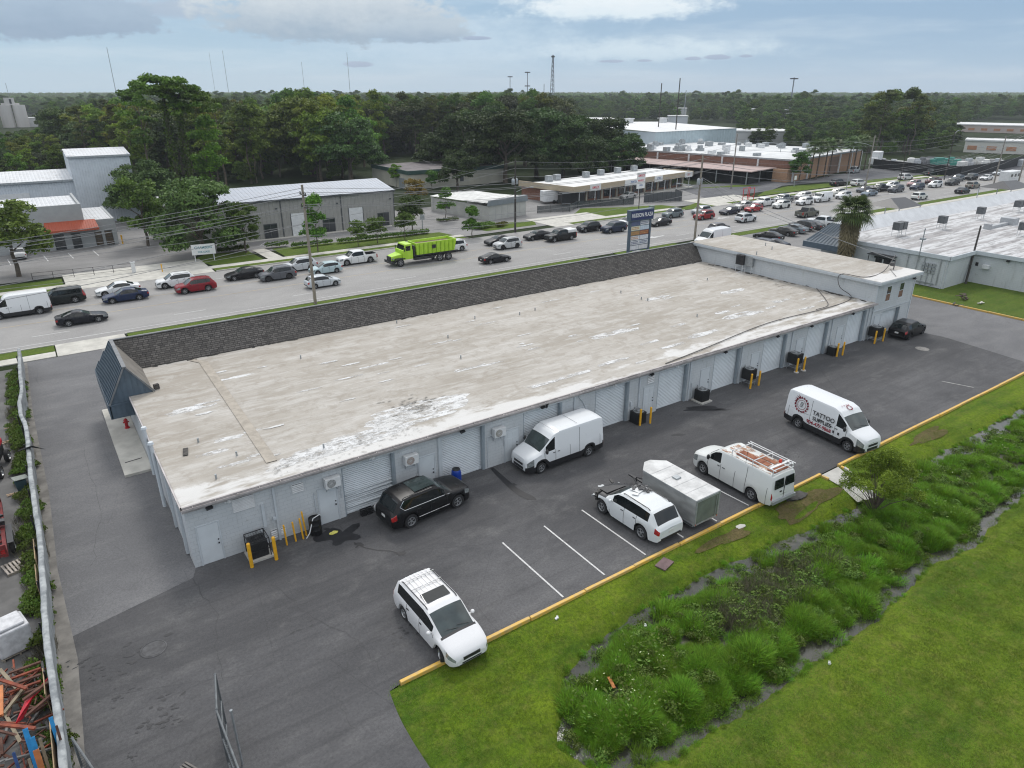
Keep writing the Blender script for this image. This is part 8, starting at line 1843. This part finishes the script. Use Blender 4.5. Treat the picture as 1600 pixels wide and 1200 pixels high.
# scatter helper: one object, real instanced geometry
def scatter(name,P,Rz,S,meshes,kind_label,colors=None,idx=None,tilt=None):
    col = bpy.data.collections.new(name + '_source')
    for i,me in enumerate(meshes):
        o = bpy.data.objects.new('%s_source_%02d' % (name,i),me[0] if isinstance(me,tuple) else me)
        if isinstance(me,tuple): o.color = (*me[1],1)
        col.objects.link(o)
    me = bpy.data.meshes.new(name); me.vertices.add(len(P)); me.vertices.foreach_set('co',np.asarray(P,dtype=np.float32).ravel())
    a = me.attributes.new('rot','FLOAT_VECTOR','POINT'); rv = np.zeros((len(P),3),dtype=np.float32); rv[:,2] = Rz
    if tilt is not None: rv[:,0] = tilt
    a.data.foreach_set('vector',rv.ravel()); a = me.attributes.new('scl','FLOAT','POINT'); a.data.foreach_set('value',np.asarray(S,dtype=np.float32))
    a = me.attributes.new('pick','INT','POINT'); a.data.foreach_set('value',np.asarray(idx if idx is not None else rng.integers(0,len(meshes),len(P)),dtype=np.int32))
    ob = bpy.data.objects.new(name,me); C.objects.link(ob)
    ng = bpy.data.node_groups.new(name + '_nodes','GeometryNodeTree'); ng.interface.new_socket('Geometry',in_out='INPUT',socket_type='NodeSocketGeometry'); ng.interface.new_socket('Geometry',in_out='OUTPUT',socket_type='NodeSocketGeometry')
    n = ng.nodes; l = ng.links; gi = n.new('NodeGroupInput'); go = n.new('NodeGroupOutput'); ip = n.new('GeometryNodeInstanceOnPoints'); ci = n.new('GeometryNodeCollectionInfo')
    ci.inputs[0].default_value = col; ci.inputs['Separate Children'].default_value = True; ci.inputs['Reset Children'].default_value = True
    def attr(nm,ty): q = n.new('GeometryNodeInputNamedAttribute'); q.data_type = ty; q.inputs[0].default_value = nm; return q.outputs[0]
    l.new(gi.outputs[0],ip.inputs['Points']); l.new(ci.outputs[0],ip.inputs['Instance']); ip.inputs['Pick Instance'].default_value = True
    l.new(attr('pick','INT'),ip.inputs['Instance Index']); l.new(attr('rot','FLOAT_VECTOR'),ip.inputs['Rotation']); l.new(attr('scl','FLOAT'),ip.inputs['Scale']); l.new(ip.outputs[0],go.inputs[0])
    mod = ob.modifiers.new('scatter','NODES'); mod.node_group = ng; ob['kind'] = 'stuff'; return ob
us_ = random.Random(77)
cm = []
for kd,sub in (('broad',0),('broad',1),('tall',0),('tall',2),('oak',1),('pine',0),('broad',2)):
    cm.append(tree_kind(kd,sub,*SPEC[kd])[0])
tints = [(1.3,1.45,.9),(1.8,1.75,.8),(1.0,1.2,.9),(1.6,1.55,.9),(1.8,1.9,1.1),(1.6,1.65,.9),(.9,1.15,.8)]
fp2 = [(p,.85*(.85 if p[3] > 1100 else 1)) for p in rest]
fp2 += [(p,1.0) for p in forest_pts(10.5,430,1000)]
fp2 += [((p[0],p[1] + us_.uniform(-4,4),p[2] + us_.uniform(-4,4),p[3],p[4]),-1) for p in pts if us_.random() < .75]
P = np.array([(p[1],p[2],-1.0) for p,s in fp2]); S = np.array([(s*wr_.uniform(.72,1.0)*(1 + (.45*mnoise.noise(Vector((p[1]/90,p[2]/90,6))) if p[0] > 300 else 0)) if s > 0 else us_.uniform(.38,.55)) for p,s in fp2])
scatter('woodland',P,rng.uniform(0,6.28,len(P)),S,[(m_,t_) for m_,t_ in zip(cm,tints)],'')
lo = [crown('far_crown',[(wr_.uniform(-9,9),wr_.uniform(-9,9),wr_.uniform(6,10.5),wr_.uniform(2.2,4.2),wr_.uniform(2.2,4.2),wr_.uniform(1.6,3.2)) for _ in range(16)],2600,.62,m_leaf,seed=k + 70) for k in range(4)]
fp3 = forest_pts(17.0,1000,3300)
P = np.array([(p[1],p[2],-.5) for p in fp3]); scatter('distant_woodland',P,rng.uniform(0,6.28,len(P)),rng.uniform(.8,1.35,len(P))*np.array([1.0 + .3*mnoise.noise(Vector((p[1]/260,p[2]/260,1))) for p in fp3]),[(m_,t_) for m_,t_ in zip(lo,tints)],'')
# hedges, shrubs
def shrub_mesh(nm,lx,ly,h,n,size,mat,seed):
    r = random.Random(seed); k = max(3,int(lx/.55)); return crown(nm,[(-lx/2 + lx*(i + .5)/k + r.uniform(-.1,.1),r.uniform(-.1,.1)*ly,h*.45,lx/k*.75,ly*.5,h*.5*r.uniform(.85,1.1)) for i in range(k)],n,size,mat,seed=seed)
def shrub(x,y,lx,ly,h,lab,rz=0,tint=(1,1,1),n=1500,size=.1,nm='hedge',cat='hedge',mat=None,z=0):
    o = bpy.data.objects.new(nm,shrub_mesh(nm,lx,ly,h,n,size,mat or m_leaf,int(x*7 + y))); C.objects.link(o); o.location = (x,y,z); o.rotation_euler.z = rz; o.color = (*tint,1); return tag(o,lab,cat)
shrub(29.0,100.9,3.0,1.2,1.0,'clipped hedge clump left of the footpath to the workshop',.0,n=2200); shrub(23.0,101.6,4,1.2,.9,'loose shrub row right of the large oak',.0,n=2000)
shrub(33.5,98.9,6.0,.9,.9,'low hedge behind the slender tree near the wooden pole',-.05,n=3200); shrub(44.5,98.1,15.0,1.1,.9,'long clipped hedge under the three small round trees',-.04,n=6500)
shrub(61.5,96.9,4.2,2.4,1.0,'rounded hedge island under the conical tree',.3,n=3000); shrub(65.0,96.6,3,1.6,.7,'brown and green mulch shrubs beside the hedge island',.5,(1.4,.9,.7),1400)
shrub(60.2,106.3,4,1.2,.6,'small shrubs in the bed before the low office',.0,n=1600)
for i,(u,v,h) in enumerate(((262,300,4.5),(232,318,5))):
    pass
# feathery shrub on the ditch bank
def bush():
    X,Y = 34.2,14.9; t = thing('feathery_shrub','feathery olive green shrub with many thin stems on the ditch bank beside the concrete chute','shrub',(X,Y,-.25)); r = random.Random(31); B_ = []; b = MB()
    for i in range(26):
        a = r.uniform(0,6.28); ln = r.uniform(.5,1.9); z = 3.9 - ln*.95 + r.uniform(-.5,.2); e = Vector((ln*math.cos(a),ln*math.sin(a),z)); m = Vector((e.x*.35,e.y*.35,z*.45)); b.cyl((r.uniform(-.12,.12),r.uniform(-.12,.12),0),m,.035,.024,5,0,False); b.cyl(m,e,.024,.008,5,0,False)
        s = r.uniform(.32,.6); B_.append((e.x,e.y,e.z,s,s,s*.9)); 
        if i % 2: q = m.lerp(e,.6); B_.append((q.x + r.uniform(-.2,.2),q.y + r.uniform(-.2,.2),q.z,s*.8,s*.8,s*.7))
    add_part('foliage',crown('foliage',B_,24000,.058,m_leafy,.35,17,.2,1.5),t,(1.7,1.7,1.0)); local(b,'stems',m_bark,t)
bush()
# palms
def palm(x,y,h,s,lab,grp=None,n=30,thatch=True,big=True,z=0):
    key = ('palm',round(h,1),n)
    t = thing('palm_tree',lab,'tree',(x,y,z),random.uniform(0,6),grp)
    if key not in TREES:
        r = random.Random(n); V = []; F = []; V2 = []; F2 = []; b = MB(); b.cyl((0,0,0),(.1,0,h),.26*s if n > 40 else .2,.22*s if n > 40 else .15,10,0,False); trunk = b.mesh('trunk',m_bark,smooth=50)
        def fan(VV,FF,o_,d,rad,fingers,droop):
            d = d.normalized(); side = d.cross(Vector((0,0,1))).normalized(); up = side.cross(d)
            for k in range(fingers):
                a = (k/(fingers - 1) - .5)*2.9; q = (d*math.cos(a) + side*math.sin(a)).normalized(); L = rad*(1 - .18*abs(a)); w_ = rad*.05; n_ = q.cross(up).normalized()*w_; p1 = o_ + q*L*.6; p2 = o_ + q*L + Vector((0,0,-droop*L)); i0 = len(VV); VV.extend([o_,p1 + n_,p2,p1 - n_]); FF.append((i0,i0 + 1,i0 + 2,i0 + 3))
        for i in range(n):
            a = i*2.4; e = R(-25 + 100*(i/n)) ; d = Vector((math.cos(a)*math.cos(e),math.sin(a)*math.cos(e),math.sin(e))); o_ = Vector((.1,0,h)) + d*r.uniform(.7,1.1)*s; fan(V,F,o_,d + Vector((0,0,-.1)),1.15*s,15,.35); i0 = len(V); sd_ = Vector((-d.y,d.x,0)).normalized()*.03*s; V.extend([Vector((.1,0,h)) - sd_,Vector((.1,0,h)) + sd_,o_ + sd_,o_ - sd_]); F.append((i0,i0 + 1,i0 + 2,i0 + 3))
        if thatch:
            LT = 4.6 if n > 40 else 1.4
            for i in range(int(n*4)):
                a = i*2.4; z = h - .1 - (i/(n*4))*LT; wd_ = .74*s*(1 - .6*(h - z)/LT)*r.uniform(.7,1.25); d = Vector((math.cos(a)*.55,math.sin(a)*.55,-1)); fan(V2,F2,Vector((math.cos(a)*wd_*.6,math.sin(a)*wd_*.6,z)),d,.95*s,9,.2)
        TREES[key] = (fast_mesh('crown',V,F,m_frond),fast_mesh('dead_fronds',V2,F2,m_thatch) if thatch else None,trunk)
    c_,d_,tk = TREES[key]; add_part('crown',c_,t,(1,1,1)); add_part('trunk',tk,t)
    if d_: add_part('dead_fronds',d_,t,(1,1,1))
    return t
palm(82.5,46.3,7.2,1.42,'shaggy fan palm with a thick skirt of dead fronds at the slate mansard corner',n=46)
for i,(u,v) in enumerate(((1262,281),(1272,280),(1284,277),(1292,276),(1320,272),(1330,270),(1338,268),(1347,266))):
    X,Y = W(u,v); palm(X,Y - .5,7.6,1.45,'slim fan palm in the row along the right face of the brick building','slim palms along the brick building',n=24,thatch=False)
# -------------------------- ditch reeds, weeds and lawn
def tuft(nm,nb,h,spread,w_,mat,seed,bend=.5):
    r = np.random.default_rng(seed); a = r.uniform(0,6.283,nb); rad = spread*np.sqrt(r.uniform(0,1,nb)); bx,by = rad*np.cos(a),rad*np.sin(a); hh = h*r.uniform(.55,1.1,nb); l = r.uniform(.2,1.,nb)*bend*hh; a2 = a + r.normal(0,.7,nb)
    dx,dy = np.cos(a2)*l,np.sin(a2)*l; sx_,sy_ = -np.sin(a2)*w_,np.cos(a2)*w_
    V = np.stack([np.stack([bx - sx_,by - sy_,hh*0],1),np.stack([bx + sx_,by + sy_,hh*0],1),np.stack([bx + dx*.45 + sx_*.9,by + dy*.45 + sy_*.9,hh*.62],1),np.stack([bx + dx*.45 - sx_*.9,by + dy*.45 - sy_*.9,hh*.62],1),np.stack([bx + dx,by + dy,hh*(1 - .25*(l/hh))],1)],1).reshape(-1,3)
    k = np.arange(nb)[:,None]*5; F = np.concatenate([k + np.array([[0,1,2,3]]),k + np.array([[3,2,4,4]])]); 
    me = bpy.data.meshes.new(nm); me.from_pydata(V.tolist(),[],[tuple(f) if f[2] != f[3] else tuple(f[:3]) for f in F.tolist()]); me.materials.append(mat); return me
reeds = [tuft('reed',210,.55,.36,.008,m_reed,k,.7) for k in range(3)] + [tuft('reed_low',200,.30,.34,.009,m_reed,5,.9)]
weedm = [tuft('weed',90,.42,.30,.006,m_weed,11,.5),crown('weed_leaf',[(0,0,.18,.3,.3,.18)],170,.045,m_leafy,seed=4)]
tin = [(.85,1.0,.8),(1.35,1.25,.8),(.65,.85,.8),(1.1,1.05,.7)]
gr_ = random.Random(17); RP,RS,RI,WP,WS,WI = [],[],[],[],[],[]
for i in range(30000):
    x = 11.2 + 60*gr_.random()**1.5; y = gr_.uniform(10,16.9); d = ditch(x,y)
    if d < .30: 
        if d > -.25 and gr_.random() < .10: RP.append((x,y,ground_z(x,y))); RS.append(gr_.uniform(.3,.5)); RI.append(3)
        continue
    hole = mnoise.noise(Vector((x*.42,y*.75,20.)))
    if d < (1.0 if y > 14 and x < 34 else .72) and mnoise.noise(Vector((x*.5,y*.3,77))) > -.36 and gr_.random() < .95: continue
    if any(((x - a)/c)**2 + ((y - b_)/e)**2 < 1 for a,b_,c,e in ((43.2,13,1.8,.5),(18.9,14.1,.8,.6),(46.5,15.1,2.5,.5),(30,15,1.5,.4),(16.2,13.6,.4,.6))) and gr_.random() < .93: continue
    if hole > .36 and gr_.random() < .95: continue
    grey = 1.1 - ((x - 24.0)/4.6)**2 - ((y - 13.9)/1.35)**2 + .9*mnoise.noise(Vector((x*.8,y,33.)))
    hum = .5 + .9*mnoise.noise(Vector((x*.95,y*1.3,41.))); s = (.42 + .72*max(0,hum)**1.5)*gr_.uniform(.7,1.25)
    if hum < .30 and gr_.random() < .45: continue
    if grey > .18 and y > 12.2 and gr_.random() < .8:
        if gr_.random() < .6: WP.append((x,y,ground_z(x,y))); WS.append(gr_.uniform(.8,1.5)); WI.append(0 if gr_.random() < .6 else 1)
        continue
    bright = mnoise.noise(Vector((x*.35,y*.6,55.))) + (.25 if y < 12.5 else 0)
    RP.append((x,y,ground_z(x,y) - .03)); RS.append(s*(.8 if x > 45 else 1)); RI.append(1 if bright > .12 and gr_.random() < .8 else gr_.choice((0,2,3)))
scatter('ditch_reeds',RP,rng.uniform(0,6.28,len(RP)),RS,[(m_,t_) for m_,t_ in zip(reeds,tin)],'',idx=RI)
for i in range(700):
    x = 11 + 40*gr_.random(); y = gr_.uniform(10.6,16.6)
    if ditch(x,y) > .3: WP.append((x,y,ground_z(x,y) + .12)); WS.append(gr_.uniform(.5,1.1)); WI.append(1)
scatter('ditch_weeds',WP,rng.uniform(0,6.28,len(WP)),WS,[(weedm[0],(1,1,1)),(weedm[1],(1.1,1.2,.8))],'',idx=WI)
# broad arrow leaves and pale blooms
def aleaf(nm,n,rad,h,size,mat,seed):
    r = np.random.default_rng(seed); c = np.stack([r.normal(0,rad,n),r.normal(0,rad,n),r.uniform(h*.6,h,n)],1); V,F = quads(c,np.tile([0,0,1.],(n,1)),size,.45,r,.5); return fast_mesh(nm,V,F,mat)
AL = [aleaf('arrow_leaf',12,.3,.6,.085,m_leafy,3),aleaf('pale_bloom',2,.4,.75,.05,M('pale_petal',(.55,.60,.35),.6,.2,5.),5)]
AP,AS,AI = [],[],[]
for (u,v,n_) in ((1005,1030,26),(975,1100,26),(960,1085,16),(1300,780,10),(1470,740,16),(1340,810,12),(1560,690,10),(905,1080,6),(1450,790,8)):
    X,Y = W(u,v,-.2)
    for k in range(n_):
        x,y = X + gr_.gauss(0,.7),Y + gr_.gauss(0,.6)
        if ditch(x,y) > .2: AP.append((x,y,ground_z(x,y))); AS.append(gr_.uniform(.7,1.1)); AI.append(0 if k % 3 else 1)
scatter('arrowhead_plants',AP,rng.uniform(0,6.28,len(AP)),AS,[(AL[0],(1,1.1,.8)),(AL[1],(1,1,1))],'',idx=AI)
# lawn blades in patches
blade = [tuft('lawn_blades',520,.055,.62,.0055,m_blade,60 + k,.9) for k in range(3)]
LP,LS,LI = [],[],[]
for x in np.arange(7.2,48,.85):
    for y in np.arange(.2,18.6,.85):
        xx,yy_ = x + gr_.uniform(-.3,.3),y + gr_.uniform(-.3,.3); u,v = proj(xx,yy_,0)
        if u < 560 or u > 1660 or v > 1240 or ditch(xx,yy_) > .0 or yy_ > 18.2: continue
        if xx < 7.6 and yy_ < 18.2 and xx < lawn_edge_x(yy_) + .55: continue
        n0 = mnoise.noise(Vector((xx*.3,yy_*.5,3))); LP.append((xx,yy_,ground_z(xx,yy_) if yy_ > -1 else 0)); LS.append(gr_.uniform(.8,1.2)); LI.append(0 if n0 > .15 else (2 if n0 < -.15 else 1))
scatter('lawn_grass',LP,rng.uniform(0,6.28,len(LP)),LS,[(m_,t_) for m_,t_ in zip(blade,((1.25,1.05,.9),(.95,1.,.8),(.8,.95,.8)))],'',idx=LI)
# weeds along the fence foot
FWp,FWs = [],[]
for i in range(520):
    y = gr_.uniform(19,64); d = gr_.random()**2
    if mnoise.noise(Vector((y*.35,2,2))) < -.12 and gr_.random() < .8: continue
    FWp.append((fx(y) - .22 - d*.75,y,.0)); FWs.append(gr_.uniform(.5,1.35))
scatter('fence_weeds',FWp,rng.uniform(0,6.28,len(FWp)),FWs,[(crown('weed_bush',[(0,0,.25,.3,.3,.28),(.2,.1,.15,.25,.25,.18)],420,.05,m_leafy,seed=44),(.75,1.,.8)),(weedm[0],(.6,.8,.5))],'')
# -------------------------- air
hz = MB(); hz.box(-5001,-401,-1.2,5001,5001,112); hm = bpy.data.materials.new('haze'); hm.use_nodes = True; g = NG(hm.node_tree); g.n.clear()
o_ = g.new('ShaderNodeOutputMaterial'); pvn = g.new('ShaderNodeVolumePrincipled'); pvn.inputs['Color'].default_value = (.86,.93,1.0,1); pvn.inputs['Density'].default_value = .00017; pvn.inputs['Anisotropy'].default_value = .2; g.l.new(pvn.outputs[0],o_.inputs['Volume'])
ho = hz.build('haze',hm); ho['kind'] = 'stuff'
hm.cycles.homogeneous_volume = True if hasattr(hm.cycles,'homogeneous_volume') else None
